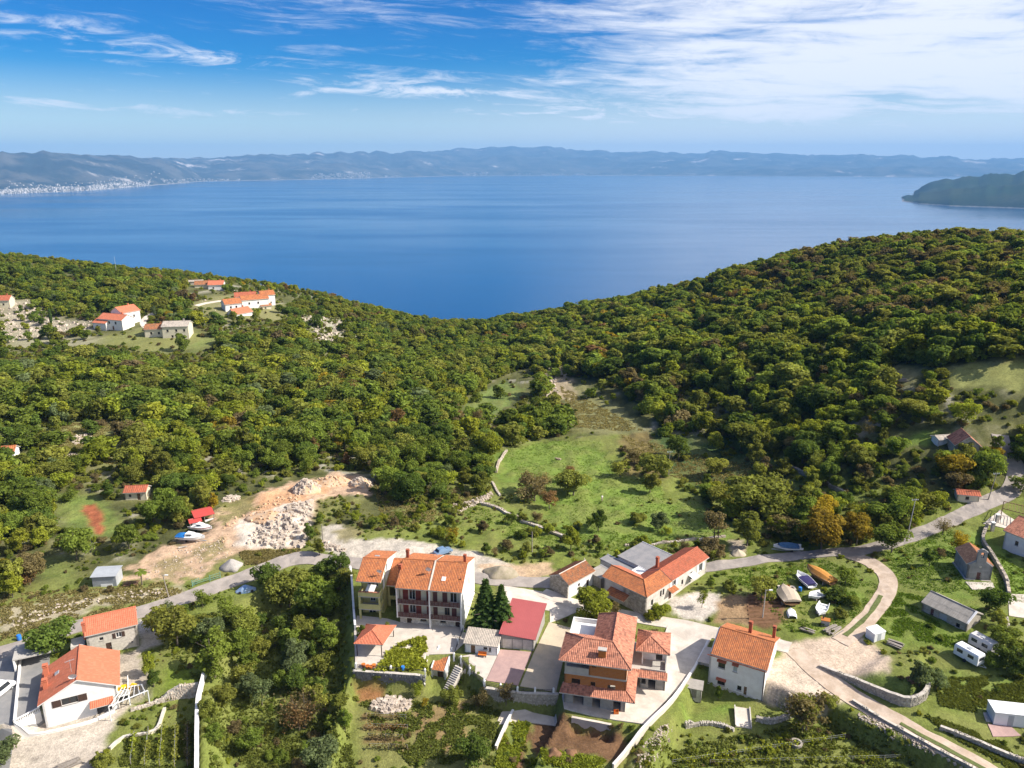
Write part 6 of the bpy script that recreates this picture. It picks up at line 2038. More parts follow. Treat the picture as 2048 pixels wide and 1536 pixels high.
    FOOT.append([(p.x - L / 2, p.y - L / 2), (p.x + L / 2, p.y - L / 2), (p.x + L / 2, p.y + L / 2), (p.x - L / 2, p.y + L / 2)])
    return t


boat('white open boat with a dark purple cover over its cockpit', (1609, 1168), 102, 5.2, 2.5, 1.0, M['fibreglass'], M['cover_navy'], (.05, .68), .12, trailer=True)
boat('large boat wholly wrapped in a bright orange tarpaulin', (1640, 1160), 118, 6.4, 2.8, 1.2, M['boat_wood'], M['tarp_orange'], (0, 1), .75, lift=.45)
boat('small round white dinghy lying between the boats and the thicket', (1632, 1196), 205, 3.6, 2.1, .8, M['fibreglass'], None, seats=1, inner=M['metal_grey'], trailer=False, lift=.2)
boat('white open rowing boat with brown thwarts, lowest of the row', (1643, 1224), 238, 4.8, 2.1, .8, M['fibreglass'], None, seats=3, inner=M['fibreglass'], lift=.25)
boat('small white dinghy turned upside down beside the tan tarpaulin', (1583, 1228), 78, 3.3, 1.7, .7, M['fibreglass'], upside=True)
boat('bulky boat wrapped in a tan tarpaulin at the edge of the ploughed patch', (1574, 1200), 92, 5.2, 3.9, 1.3, M['boat_wood'], M['tarp_tan'], (0, 1), .85, lift=.3)
boat('long motor boat under a dark blue cover on the grass by the road', (1576, 1102), 176, 6.0, 2.2, 1.0, M['fibreglass'], M['cover_blue'], (.1, .9), .65, trailer=True)
boat('blue and white cabin boat nearest the orange track', (382, 1082), -8, 6.4, 2.5, 1.1, M['fibreglass'], M['boat_blue'], (0, .4), .5, cabin=True, stripe=None, trailer=True)
boat('white cabin boat with red keel beside the blue and white boat', (402, 1062), -14, 5.6, 2.3, 1.0, M['fibreglass'], None, cabin=True, stripe=M['red_bright'], trailer=True)
boat('lone white boat left at the edge of the wood above the meadow', (990, 888), 20, 4.6, 2.0, .9, M['fibreglass'], M['fibreglass'], (.2, .9), .15)

# boat sheds with red roofs
def lean_shed(name, label, px, rot, W, D, h, h2, rm, wm, open_front=True):
    p = G(*px)
    q = House(name, label, 'shed', (p.x, p.y, p.z - .05), rot, (-.3, -.3, W + .3, D + .3))
    for x in (0, W / 2, W):
        q.part('post', MB().box(x - .07, -.07, -.4, x + .07, .07, h - .02), M['wood_grey'])
    q.part('back_wall', MB().box(-.05, D - .12, -.4, W + .05, D, h2 - .02), wm)
    q.part('side_wall', MB().box(-.12, .1, -.4, -.02, D - .13, h - .05), wm)
    q.part('roof', MB().slab([(-.25, -.3, h), (W + .25, -.3, h), (W + .25, D + .25, h2), (-.25, D + .25, h2)], .07), rm)
    q.part('front_panel', MB().box(W * .52, -.03, 0, W - .1, .03, .8), M['metal_white'])
    return q


lean_shed('boat_shed', 'open wooden boat shed with a bright red roof at the wood edge', (392, 1050), 33, 4.2, 3.0, 2.0, 2.6, M['red_bright'], M['wood'])
lean_shed('tool_shed', 'small pink roofed shelter beside the white cabin boat', (382, 1058), 30, 2.4, 1.5, 1.6, 1.9, M['red_bright'], M['wood_grey'])

# ------------------------------------------------------------------ vehicles
def car(label, px, head, m, L=4.2, W=1.75, H=1.5, van=False, name='parked_car'):
    p = G(*px)
    t = thing(name, label, 'car', (p.x, p.y, p.z + .12), R(head), 'cars parked in the village')
    prof = [(-L / 2, .35), (-L / 2 + .05, .85), (-L * .38, .95), (-L * .30, H - .1), (-L * .22, H), (L * .08, H), (L * .22, .98), (L * .44, .80), (L / 2, .62), (L / 2, .32)] if not van else \
           [(-L / 2, .35), (-L / 2, H - .1), (-L / 2 + .15, H), (L * .22, H), (L * .36, 1.15), (L * .48, .95), (L / 2, .7), (L / 2, .32)]
    rings = []
    for y, k in ((-W / 2, .90), (-W / 2 + .10, 1.0), (W / 2 - .10, 1.0), (W / 2, .90)):
        rings.append([(x * (.985 if k < 1 else 1), y if z < 1.0 else y * .84, .30 + (z - .30) * (.97 if k < 1 else 1)) for x, z in prof])
    MB().loft(rings).obj('body', m, t, smooth=False)
    g = MB()
    xa, xb = (-L * .30, L * .10) if not van else (-L * .4, L * .22)
    for s_ in (-1, 1):
        yb_, yt = s_ * (W / 2 * .90 + .02), s_ * (W / 2 * .83 + .015)
        g.face([(xa - .12, yb_, 1.0), (xb + .35, yb_, 1.0), (xb - .02, yt, H - .12), (xa + .05, yt, H - .12)][::s_])
    g.obj('side_window', M['glass'], t)
    w1 = MB().face([(L * .215, -W * .38, 1.02), (L * .215, W * .38, 1.02), (L * .095, W * .36, H - .05), (L * .095, -W * .36, H - .05)]) if not van else MB().face([(L * .365, -W * .38, 1.17), (L * .365, W * .38, 1.17), (L * .24, W * .36, H - .05), (L * .24, -W * .36, H - .05)])
    for i in range(4):
        w1.v[i] = (w1.v[i][0] + .03, w1.v[i][1], w1.v[i][2] + .02)
    w1.obj('windscreen', M['glass'], t)
    if not van:
        w2 = MB().face([(-L * .385, W * .37, .98), (-L * .385, -W * .37, .98), (-L * .305, -W * .35, H - .1), (-L * .305, W * .35, H - .1)])
        for i in range(4):
            w2.v[i] = (w2.v[i][0] - .03, w2.v[i][1], w2.v[i][2] + .02)
        w2.obj('rear_window', M['glass'], t)
    for x in (-L * .31, L * .31):
        for y in (-W / 2 + .09, W / 2 - .09):
            wo = MB().tube((x, y - .10, .22), (x, y + .10, .22), .32, n=14).obj('wheel', M['rubber'], t)
            MB().tube((x, y - .108, .22), (x, y + .108, .22), .18, n=10).obj('rim', M['metal_grey'], wo)
    for s_ in (-1, 1):
        MB().box(L / 2 - .06, s_ * W * .34 - .14, .60, L / 2 + .02, s_ * W * .34 + .14, .72).obj('headlight', M['glass_pale'], t)
        MB().box(-L / 2 - .02, s_ * W * .36 - .10, .72, -L / 2 + .04, s_ * W * .36 + .10, .9).obj('tail_light', M['red_bright'], t)
    FOOT.append([(p.x - 2.4, p.y - 2.4), (p.x + 2.4, p.y - 2.4), (p.x + 2.4, p.y + 2.4), (p.x - 2.4, p.y + 2.4)])
    return t


car('blue grey car parked on the gravel behind the twin terraced houses', (886, 1108), 35, M['car_blue'])
car('white van at the left edge on the side street', (2, 1388), 78, M['car_white'], 4.6, 1.8, 1.9, True)
car('dark red car half hidden under the yellow green yard tree', (1188, 1247), -14, M['car_red'])


def caravan(label, px, head, L, W, H, m):
    p = G(*px)
    t = thing('caravan', label, 'caravan', (p.x, p.y, p.z), R(head), 'caravans beside the barn')
    rings = []
    for x, k in ((-L / 2, .86), (-L / 2 + .12, 1), (L / 2 - .12, 1), (L / 2, .86)):
        rings.append([(x, y * (.97 if k < 1 else 1), .42 + (z - .42) * (.94 if k < 1 else 1)) for y, z in ((-W / 2, .42), (W / 2, .42), (W / 2, H - .25), (W / 2 - .2, H), (-W / 2 + .2, H), (-W / 2, H - .25))])
    MB().loft(rings).obj('body', m, t)
    for xx in (-L * .25, L * .2):
        for s_ in (-1, 1):
            MB().box(xx - .5, s_ * (W / 2 + .012) - .01, 1.2, xx + .5, s_ * (W / 2 + .012) + .01, 1.8).obj('window', M['glass'], t)
    for s_ in (-1, 1):
        MB().box(s_ * (L / 2 + .012) - .01, -W * .33, 1.2, s_ * (L / 2 + .012) + .01, W * .33, 1.8).obj('end_window', M['glass'], t)
        MB().tube((0, s_ * W / 2 - .12 - .08, .28), (0, s_ * W / 2 - .12 + .08, .28), .30, n=12).obj('wheel', M['rubber'], t)
    MB().box(-.4, -.4, H + .002, .3, .4, H + .10).obj('roof_vent', M['metal_grey'], t)
    MB().beam((L / 2, -.5, .4), (L / 2 + 1.0, 0, .4), .08).beam((L / 2, .5, .4), (L / 2 + 1.0, 0, .4), .08).obj('drawbar', M['metal_grey'], t)
    FOOT.append([(p.x - 2.2, p.y - 2.2), (p.x + 2.2, p.y - 2.2), (p.x + 2.2, p.y + 2.2), (p.x - 2.2, p.y + 2.2)])
    return t


caravan('white caravan with stained roof, nearer of the two by the barn', (1936, 1320), -62, 4.2, 2.0, 2.3, M['fibreglass'])
caravan('pale caravan against the bushes, further of the two by the barn', (1964, 1298), -62, 4.0, 2.0, 2.3, M['plaster_grey'])


def white_box(name, label, cat, px, rot, W, D, H, m, rise=.12):
    p = G(*px)
    q = House(name, label, cat, (p.x - W / 2, p.y, p.z), rot, (-.3, -.3, W + .3, D + .3))
    q.part('wall', MB().box(0, 0, -.3, W, D, H), m)
    q.part('roof', MB().slab([(-.08, -.08, H + .10), (W + .08, -.08, H + .10), (W + .08, D + .08, H + .10 + rise), (-.08, D + .08, H + .10 + rise)], .09), M['metal_white'])
    q.part('door', MB().box(W * .3, -.03, 0, W * .3 + .8, -.004, min(1.8, H - .15)), M['metal_grey'])
    return q


white_box('utility_box', 'white box trailer standing on the grass by the dirt track', 'trailer', (1762, 1284), 22, 2.5, 2.0, 1.5, M['metal_white'])
white_box('site_hut', 'long white hut with flat roof above the brick patio', 'hut', (2028, 1448), -10, 6.5, 2.8, 2.1, M['metal_white'], .05)

# small yellow digger in the yard of the corner house
p = G(248, 1392)
t = thing('mini_digger', 'small yellow digger in the yard of the corner house', 'digger', p, R(20))
for y in (-.55, .55):
    MB().loft([[(x, y + s_, z) for x, z in ((-.95, .12), (-.8, 0), (.8, 0), (.95, .12), (.95, .38), (.8, .5), (-.8, .5), (-.95, .38))] for s_ in (-.16, .16)]).obj('track', M['rubber'], t)
MB().box(-.95, -.62, .52, .7, .62, .95).box(-.95, -.62, .95, -.25, .62, 1.4).obj('body', M['yellow'], t)
cb_ = MB().box(-.24, -.55, 1.75, .75, .5, 1.86)
for x in (-.2, .7):
    for y in (-.5, .45):
        cb_.box(x - .04, y - .04, .95, x + .04, y + .04, 1.75)
cb_.obj('cab', M['yellow'], t)
MB().box(-.15, -.45, .96, .64, .4, 1.72).obj('cab_glass', M['glass'], t)
bm_ = MB().beam((.7, 0, .9), (1.5, 0, 2.0), .22, .3).beam((1.45, 0, 2.0), (2.3, 0, 1.5), .2, .26).beam((2.25, 0, 1.55), (2.45, 0, .6), .16, .2)
bm_.obj('boom', M['yellow'], t)
MB().loft([[(x, s_, z) for x, z in ((2.25, .55), (2.65, .6), (2.6, .2), (2.2, .15))] for s_ in (-.28, .28)]).obj('bucket', M['metal_grey'], t)

# ------------------------------------------------------------------ poles, gate, small things
def pole(label, px, h, lean=(0, 0), arm=True, lamp=False, m=None, name='utility_pole', cat='utility pole'):
    p = G(*px)
    t = thing(name, label, cat, (p.x, p.y, p.z - .2), 0, 'poles along the lanes and meadows')
    top = Vector((lean[0], lean[1], h + .2))
    MB().tube((0, 0, 0), top, .13, .08, 8).obj('shaft', m or M['concrete'], t)
    if arm:
        a = MB().beam(top + Vector((-.75, 0, -.25)), top + Vector((.75, .2, -.25)), .09)
        a.obj('crossarm', M['metal_grey'], t)
        for k in (-.65, -.2, .25, .65):
            MB().tube(top + Vector((k, .1, -.2)), top + Vector((k, .1, .02)), .06, .05, 6).obj('insulator', M['metal_white'], t)
    if lamp:
        MB().beam(top + Vector((0, 0, -.05)), top + Vector((.7, -.3, .12)), .06).obj('bracket', M['metal_grey'], t)
        MB().loft([[(top.x + .5 + x, top.y - .25 + y, top.z + .08 + z) for y, z in ((-.14, 0), (.14, 0), (.1, .14), (-.1, .14))] for x in (0, .65)]).obj('lamp_head', M['metal_white'], t)
    return t


pole('tall concrete pole with crossarm beside the hill road near the yellow trees', (1816, 1066), 8.2, (.5, 0))
pole('street lamp with white head at the edge of the ploughed patch', (1525, 1236), 6.0, (.1, 0), False, True, name='street_lamp', cat='street lamp')
pole('slim pole standing in the dark scrub behind the bright meadow', (1337, 950), 7.2, m=M['wood_grey'])
pole('wooden pole in front of the valley trees above the bright meadow', (1065, 864), 5.6, m=M['wood_grey'])
pole('dark pole in the lower meadow behind the stone cottage', (1064, 1104), 5.0, m=M['wood_grey'], arm=False)
pole('leaning grey pole at the upper bend of the hill road', (1976, 1000), 6.8, (.9, 0), m=M['wood_grey'])
pole('short pole with a lamp on the bank above the left road', (338, 1196), 5.2, (-.6, 0), False, True, m=M['wood_grey'])
pole('thin pole at the corner of the gravel lot', (646, 1082), 4.2, m=M['wood_grey'], arm=False)
pole('grey pole beside bare trees at the foot of the bright meadow', (1436, 1078), 5.6, m=M['wood_grey'], arm=False)
pole('white post behind the stone cottage', (1168, 1150), 4.0, m=M['concrete_pale'], arm=False)
pole('far pole in the trees below the hill hamlet', (410, 652), 9.0, m=M['concrete'], arm=False)
pole('lattice grey pole on the far left ridge', (233, 546), 11.0, m=M['metal_grey'], arm=False)

t = thing('field_gate', 'green metal field gate standing open at the spoil ground entrance', 'gate')
a, b = G(385, 1174), G(441, 1156)
up = Vector((0, 0, 1))
for p in (a, a.lerp(b, .62), b):
    MB().tube(p - up * .3, p + up * 1.5, .07).obj('gate_post', M['metal_green'], t)
for p, q, hs in ((a, a.lerp(b, .6), (.55, .95)), (a.lerp(b, .64), b, (.3, .75, 1.25)), (a, a + Vector((.9, 1.4, 0)), (.3, .75, 1.25))):
    g = MB()
    for hh in hs:
        g.beam(p + up * hh, q + up * hh, .06)
    for k in (0.02, .33, .66, .98):
        c = p.lerp(q, k)
        g.beam(c + up * hs[0], c + up * hs[-1], .05)
    g.obj('gate_leaf', M['metal_green'], t)

# car under a crumpled blue sheet
p = G(492, 1182)
FOOT.append([(p.x - 3, p.y - 9), (p.x + 3, p.y - 9), (p.x + 3, p.y + 2), (p.x - 3, p.y + 2)])
t = thing('covered_car', 'car wrapped in a crumpled pale blue sheet beside the road', 'car', (p.x, p.y, p.z), R(20))
rings = []
for i in range(13):
    x = -2.0 + 4.0 * i / 12
    k = math.sin(math.pi * min(max((i + .7) / 13.4, 0), 1)) ** .5
    hgt = (.75 + .6 * math.exp(-((x + .2) / 1.0) ** 2)) * k
    rings.append([(x, .95 * k * math.cos(w), max(0, hgt * math.sin(w) ** .6 if math.sin(w) > 0 else 0) + .12 * noise.noise((x * 2.2, w * 2, 4))) for w in np.linspace(-.05, math.pi + .05, 13)])
MB().loft(rings, True, True).obj('cover_sheet', M['tarp_blue'], t)
for x in (-1.2, 1.2):
    for y in (-.85, .85):
        MB().tube((x, y - .1, .25), (x, y + .1, .25), .28, n=10).obj('wheel', M['rubber'], t)

def barrel(name, label, px, r, hgt, m, group=None, cat='barrel'):
    p = G(*px)
    t = thing(name, label, cat, p, 0, group)
    MB().loft([[(q * math.cos(w), q * math.sin(w), z) for w in np.linspace(0, 6.28, 13)[:-1]] for q, z in ((r * .92, 0), (r, hgt * .15), (r * 1.04, hgt * .5), (r, hgt * .85), (r * .92, hgt))]).obj('barrel_body', m, t)
    MB().tube((0, 0, hgt + .002), (0, 0, hgt + .05), r * .95, n=12).obj('lid', m, t)
    return t


barrel('water_barrel', 'blue barrel standing on the verge above the side street', (39, 1280), .38, 1.0, M['blue_plastic'])
barrel('water_barrel', 'bright blue drum beside the boat with the purple cover', (1600, 1182), .34, .8, M['blue_plastic'])
barrel('water_barrel', 'blue drum at the front edge of the vine covered terrace', (806, 1340), .32, .7, M['blue_plastic'])


def pot(label, px, m):
    p = G(*px)
    t = thing('flower_pot', label, 'flower pot', (p.x, p.y, p.z + .1), 0, 'pots on the terrace')
    MB().loft([[(q * math.cos(w), q * math.sin(w), z) for w in np.linspace(0, 6.28, 11)[:-1]] for q, z in ((.22, 0), (.34, .42), (.38, .43), (.38, .52), (.30, .50))]).obj('pot_body', m, t)
    MB().tube((0, 0, .44), (0, 0, .47), .29, n=10).obj('pot_soil', M['soil'], t)


for (u, v), lb in (((727, 1334), 'orange flower pot at the terrace corner, left one of four'), ((735, 1337), 'orange flower pot second along the terrace edge'), ((742, 1338), 'orange flower pot third along the terrace edge'), ((748, 1335), 'orange flower pot at the right end of the terrace row')):
    pot(lb, (u, v), M['orange'])


def timber(label, px, rot, n, L, m, cat='timber stack', spread=1.2):
    p = G(*px)
    t = thing('timber_stack', label, cat, p, R(rot), 'timber lying about the boat yard')
    for i in range(n):
        y, z = rng.uniform(-spread / 2, spread / 2), .08 + .14 * int(i * 3 / n) + rng.random() * .05
        a = rng.uniform(-.12, .12)
        l = L * rng.uniform(.7, 1.05) / 2
        MB().beam((-l, y - a * l, z), (l, y + a * l, z), rng.uniform(.10, .2), rng.uniform(.05, .12), rng.random()).obj('plank', m, t)
    return t


timber('grey planks piled at the near end of the boat yard', (1668, 1262), 35, 22, 3.6, M['wood_grey'], spread=2.4)
timber('small stack of white edged boards behind the white house', (1616, 1262), -38, 12, 2.6, M['wood_grey'], spread=1.4)
timber('heap of old boards beside the box trailer', (1790, 1290), -40, 16, 2.6, M['wood_grey'], spread=1.6)
timber('boards stacked on the concrete beside the metal shed', (262, 1168), 10, 18, 3.0, M['wood'], spread=1.8)
timber('two pale planks left on the track below the boats', (365, 1095), 25, 3, 2.2, M['plaster_old'], spread=1.0)
timber('grey timber beside the bottom left drive', (138, 1532), 42, 16, 3.2, M['wood_grey'], spread=1.6)
timber('dark scrap timber in the shade of the curved wall', (1826, 1362), 20, 14, 2.0, M['wood'], spread=1.6)
timber('broken boards at the clearing in the right hand wood', (1806, 760), 5, 22, 5.0, M['wood_grey'], spread=4.0)
# concrete base with odds and ends next to the boats
p = G(1574, 1178)
t = House('boat_yard_slab', 'pale slab littered with crates between the tree and the boats', 'slab', (p.x, p.y, p.z), -6)
t.part('slab_body', MB().box(-1.7, -1.0, -.3, 1.7, 1.0, .22), M['concrete_pale'])
for i, (x, y, w, m_) in enumerate(((-1.0, .3, .5, 'wood'), (-.2, -.3, .6, 'wood_dark'), (.3, .4, .5, 'hollow_brick'), (.9, -.2, .6, 'wood_grey'), (-.9, -.5, .4, 'metal_dark'))):
    q = thing('crate', ['brown crate on the boat yard slab', 'dark crate in the middle of the boat yard slab', 'orange brick stack on the boat yard slab', 'grey crate at the right of the boat yard slab', 'small black box on the boat yard slab'][i], 'crate', t.w(x, y, .22), rng.random())
    MB().box(-w / 2, -w / 2, 0, w / 2, w / 2, .06).box(-w / 2, -w / 2, .06, w / 2, -w / 2 + .05, .38).box(-w / 2, w / 2 - .05, .06, w / 2, w / 2, .38).box(-w / 2, -w / 2 + .05, .06, -w / 2 + .05, w / 2 - .05, .38).box(w / 2 - .05, -w / 2 + .05, .06, w / 2, w / 2 - .05, .38).obj('crate_body', M[m_], q)
# brick clad heap of boat yard junk
p = G(1650, 1250)
t = House('brick_oven', 'small brick stove with white door in the boat yard', 'stove', (p.x, p.y, p.z), -20)
t.part('stove_body', MB().box(-.7, -.5, -.2, .7, .5, 1.1), M['concrete'])
t.part('stove_top', MB().box(-.8, -.6, 1.1, .8, .6, 1.22), M['hollow_brick'])
t.part('stove_door', MB().box(.705, -.25, .3, .74, .25, .8), M['metal_white'])
t.part('flue', MB().tube((-.4, .2, 1.22), (-.4, .2, 1.9), .12), M['metal_dark'])


def pergola(label, corners, h, m, n=6, name='pergola'):
    t = thing(name, label, 'pergola')
    P = [G(*c) for c in corners]
    z = max(p.z for p in P) + h
    T_ = [Vector((p.x, p.y, z)) for p in P]
    for p, q in zip(P, T_):
        MB().beam(p - Vector((0, 0, .3)), q, .12).obj('post', m, t)
    for a, b in ((0, 1), (3, 2)):
        MB().beam(T_[a], T_[b], .10, .14).obj('beam', m, t)
    for i in range(n):
        k = (i + .5) / n
        a, b = T_[0].lerp(T_[1], k), T_[3].lerp(T_[2], k)
        MB().beam(a + Vector((0, 0, .13)), b + Vector((0, 0, .13)), .07, .1).obj('rafter', m, t)
    return t


pergola('white pergola frame in front of the yard of the corner house', [(222, 1442), (300, 1412), (288, 1388), (246, 1404)], 1.9, M['metal_white'], 7)
pergola('wooden pergola over the villa drive by the right edge', [(2000, 1040), (2060, 1060), (2056, 1036), (2004, 1022)], 2.4, M['wood'], 8)
# pillars at the villa entrance
for (u, v), lb in (((1993, 1046), 'white gate pillar nearest the hill road'), ((1984, 1062), 'white gate pillar beside the villa lawn')):
    p = G(u, v)
    t = thing('gate_pillar', lb, 'pillar', p, 0, 'villa gate pillars')
    MB().box(-.3, -.3, -.3, .3, .3, 2.0).obj('shaft', M['stone_pale'], t)
    MB().box(-.4, -.4, 2.002, .4, .4, 2.15).obj('cap', M['plaster_white'], t)
# stone trough in the rough garden
p = G(1592, 1490)
t = thing('stone_well', 'low round stone well in the rough garden', 'well', p)
MB().loft([[(r * math.cos(w), r * math.sin(w), z) for w in np.linspace(0, 6.28, 17)[:-1]] for r, z in ((.95, -.3), (.95, .55), (.65, .55), (.65, .1))], True, False).obj('well_ring', M['stone'], t)
# bridge-like wooden ramp below the white house
t = thing('concrete_ramp', 'short pale concrete ramp with side kerbs below the white house', 'ramp')
a, b = G(1487, 1456), G(1484, 1418)
a, b = a + Vector((0, 0, .15)), b + Vector((0, 0, .3))
sd = (b - a).cross(Vector((0, 0, 1))).normalized()
dn = Vector((0, 0, .6))
MB().hexa([a - sd * 1.1 - dn, a + sd * 1.1 - dn, b + sd * 1.1 - dn, b - sd * 1.1 - dn, a - sd * 1.1, a + sd * 1.1, b + sd * 1.1, b - sd * 1.1]).obj('ramp_bed', M['concrete_pale'], t)
for s_ in (-1.2, 1.2):
    MB().beam(a + sd * s_, b + sd * s_ + Vector((0, 0, .1)), .18, .5).obj('kerb', M['plaster_old'], t)


# ------------------------------------------------------------------ a walker and a resting animal in the meadow
def skin(name, V, E, Rr, m, parent, sub=2):
    me = bpy.data.meshes.new(name)
    me.from_pydata(V, E, [])
    o = bpy.data.objects.new(name, me)
    COL.objects.link(o)
    sk_ = o.modifiers.new('skin', 'SKIN')
    for i, r in enumerate(Rr):
        me.skin_vertices[0].data[i].radius = (r, r) if not isinstance(r, tuple) else r
    me.skin_vertices[0].data[0].use_root = True
    ss = o.modifiers.new('sub', 'SUBSURF')
    ss.levels = ss.render_levels = sub
    bpy.context.view_layer.update()
    ev = o.evaluated_get(bpy.context.evaluated_depsgraph_get())
    nm = bpy.data.meshes.new_from_object(ev)
    nm.name = name
    bpy.data.objects.remove(o)
    nm.materials.clear()
    nm.materials.append(m)
    nm.polygons.foreach_set('use_smooth', np.ones(len(nm.polygons), bool))
    return mesh_obj(name, nm, parent)


p = G(1204, 1002)
t = thing('person', 'person in a white shirt and light trousers standing in the bright meadow', 'person', p, R(200))
V = [(0, 0, .95), (0, 0, 1.15), (0, .01, 1.38), (0, .01, 1.50), (0, .02, 1.62), (0, .03, 1.70), (-.19, 0, 1.42), (-.24, .02, 1.15), (-.23, .12, .92), (-.22, .16, .82), (.19, 0, 1.42), (.24, .02, 1.15), (.23, .12, .92), (.22, .16, .82),
     (-.10, 0, .88), (-.11, .03, .48), (-.12, -.02, .08), (-.12, .13, .04), (.10, 0, .88), (.12, .05, .48), (.13, 0, .08), (.13, .15, .04)]
E = [(0, 1), (1, 2), (2, 3), (3, 4), (4, 5), (2, 6), (6, 7), (7, 8), (8, 9), (2, 10), (10, 11), (11, 12), (12, 13), (0, 14), (14, 15), (15, 16), (16, 17), (0, 18), (18, 19), (19, 20), (20, 21)]
Rr = [.15, .145, .16, .06, .095, .09, .075, .05, .04, .035, .075, .05, .04, .035, .10, .065, .045, .04, .10, .065, .045, .04]
skin('body', V, E, Rr, M['skin'], t)
skin('shirt', V[:4] + V[6:8] + V[10:12], [(0, 1), (1, 2), (2, 3), (2, 4), (4, 5), (2, 6), (6, 7)], [.175, .17, .185, .075, .09, .07, .09, .07], M['plaster_white'], t)
skin('trousers', [V[0], V[14], V[15], V[16], V[18], V[19], V[20]], [(0, 1), (1, 2), (2, 3), (0, 4), (4, 5), (5, 6)], [.165, .12, .085, .065, .12, .085, .065], M['tarp_tan'], t)
skin('hair', [(0, .0, 1.72), (0, -.03, 1.66)], [(0, 1)], [.10, .095], M['wood_dark'], t, 2)
p = G(1117, 920)
t = thing('calf', 'dark brown animal with pale head lying on the bright meadow', 'animal', p, R(185))
V = [(-.55, 0, .32), (-.15, 0, .36), (.3, 0, .38), (.6, 0, .5), (.85, 0, .72), (1.05, 0, .70), (1.25, 0, .6), (.92, -.13, .84), (.92, .13, .84),
     (-.5, -.3, .2), (-.2, -.42, .1), (-.55, -.45, .06), (-.5, .3, .2), (-.2, .42, .1), (-.55, .45, .06), (.35, -.22, .15), (.65, -.25, .07), (.35, -.28, .05), (.35, .22, .15), (.65, .25, .07), (.35, .28, .05), (-.8, 0, .35), (-.95, .05, .12)]
E = [(0, 1), (1, 2), (2, 3), (3, 4), (4, 5), (5, 6), (4, 7), (4, 8), (0, 9), (9, 10), (10, 11), (0, 12), (12, 13), (13, 14), (2, 15), (15, 16), (16, 17), (2, 18), (18, 19), (19, 20), (0, 21), (21, 22)]
Rr = [.30, .34, .30, .19, .15, .13, .09, .05, .05, .16, .09, .06, .16, .09, .06, .10, .07, .05, .10, .07, .05, .05, .04]
skin('body', V, E, Rr, M['hide_brown'], t)
skin('muzzle', [(.98, 0, .72), (1.28, 0, .6)], [(0, 1)], [.145, .10], M['plaster_cream'], t)

# ------------------------------------------------------------------ vegetation
def leaf_mat(name, rgb, rgb2, trans=0.48):
    m = bpy.data.materials.new('leaf_' + name)
    m.use_nodes = True
    k = NT(m.node_tree)
    out = k.n('ShaderNodeOutputMaterial')
    cv = k.n('ShaderNodeAttribute', attribute_name='cv').outputs['Fac']
    rnd = k.n('ShaderNodeObjectInfo').outputs['Random']
    c = k.mix(k.ramp(rnd, 0.0, 1.0, False), rgb, rgb2)
    f = k.math('ADD', 0.45, k.math('MULTIPLY', cv, 1.1))
    f = k.math('MULTIPLY', f, k.math('ADD', 0.78, k.math('MULTIPLY', k.math('FRACT', k.math('MULTIPLY', rnd, 17.3)), 0.44)))
    c = k.mix(1.0, c, k.comb(f, f, f), 'MULTIPLY')
    d = k.n('ShaderNodeBsdfDiffuse')
    t = k.n('ShaderNodeBsdfTranslucent')
    mx = k.n('ShaderNodeMixShader')
    k.l(c, d.inputs[0])
    k.l(k.mix(1.0, c, (1.25, 1.2, 0.6), 'MULTIPLY'), t.inputs[0])
    mx.inputs[0].default_value = trans
    k.l(d.outputs[0], mx.inputs[1])
    k.l(t.outputs[0], mx.inputs[2])
    k.l(mx.outputs[0], out.inputs[0])
    return m


LEAF = {
    'dark': leaf_mat('dark', (0.110, 0.165, 0.032), (0.139, 0.187, 0.039)),
    'mid': leaf_mat('mid', (0.168, 0.225, 0.039), (0.197, 0.244, 0.043)),
    'olive': leaf_mat('olive', (0.212, 0.238, 0.048), (0.240, 0.244, 0.050)),
    'lime': leaf_mat('lime', (0.257, 0.301, 0.037), (0.282, 0.295, 0.039)),
    'yellow': leaf_mat('yellow', (0.36, 0.27, 0.026), (0.31, 0.24, 0.03)),
    'orange': leaf_mat('orange', (0.32, 0.25, 0.036), (0.29, 0.21, 0.034)),
    'rust': leaf_mat('rust', (0.234, 0.137, 0.063), (0.222, 0.155, 0.063)),
    'umber': leaf_mat('umber', (0.216, 0.178, 0.078), (0.193, 0.152, 0.076)),
    'grey': leaf_mat('grey', (0.179, 0.221, 0.095), (0.153, 0.194, 0.080)),
    'fir': leaf_mat('fir', (0.070, 0.119, 0.030), (0.077, 0.126, 0.034)),
}


def cards(c, n, size, r, long=1.0):
    """leaf clumps: small rhombic faces centred at c, facing n"""
    m = len(c)
    n = n / (np.linalg.norm(n, axis=1, keepdims=True) + 1e-9)
    a = r.normal(size=(m, 3))
    t = np.cross(n, a)
    t /= np.linalg.norm(t, axis=1, keepdims=True) + 1e-9
    b = np.cross(n, t)
    s = size * r.uniform(.6, 1.35, (m, 1))
    q = r.uniform(.45, .9, (m, 1))
    fold = n * s * .28
    V = np.stack([c + t * s * long - fold, c + b * s * q, c - t * s * long - fold, c - b * s * q], 1).reshape(-1, 3)
    return V, np.arange(4 * m).reshape(m, 4)


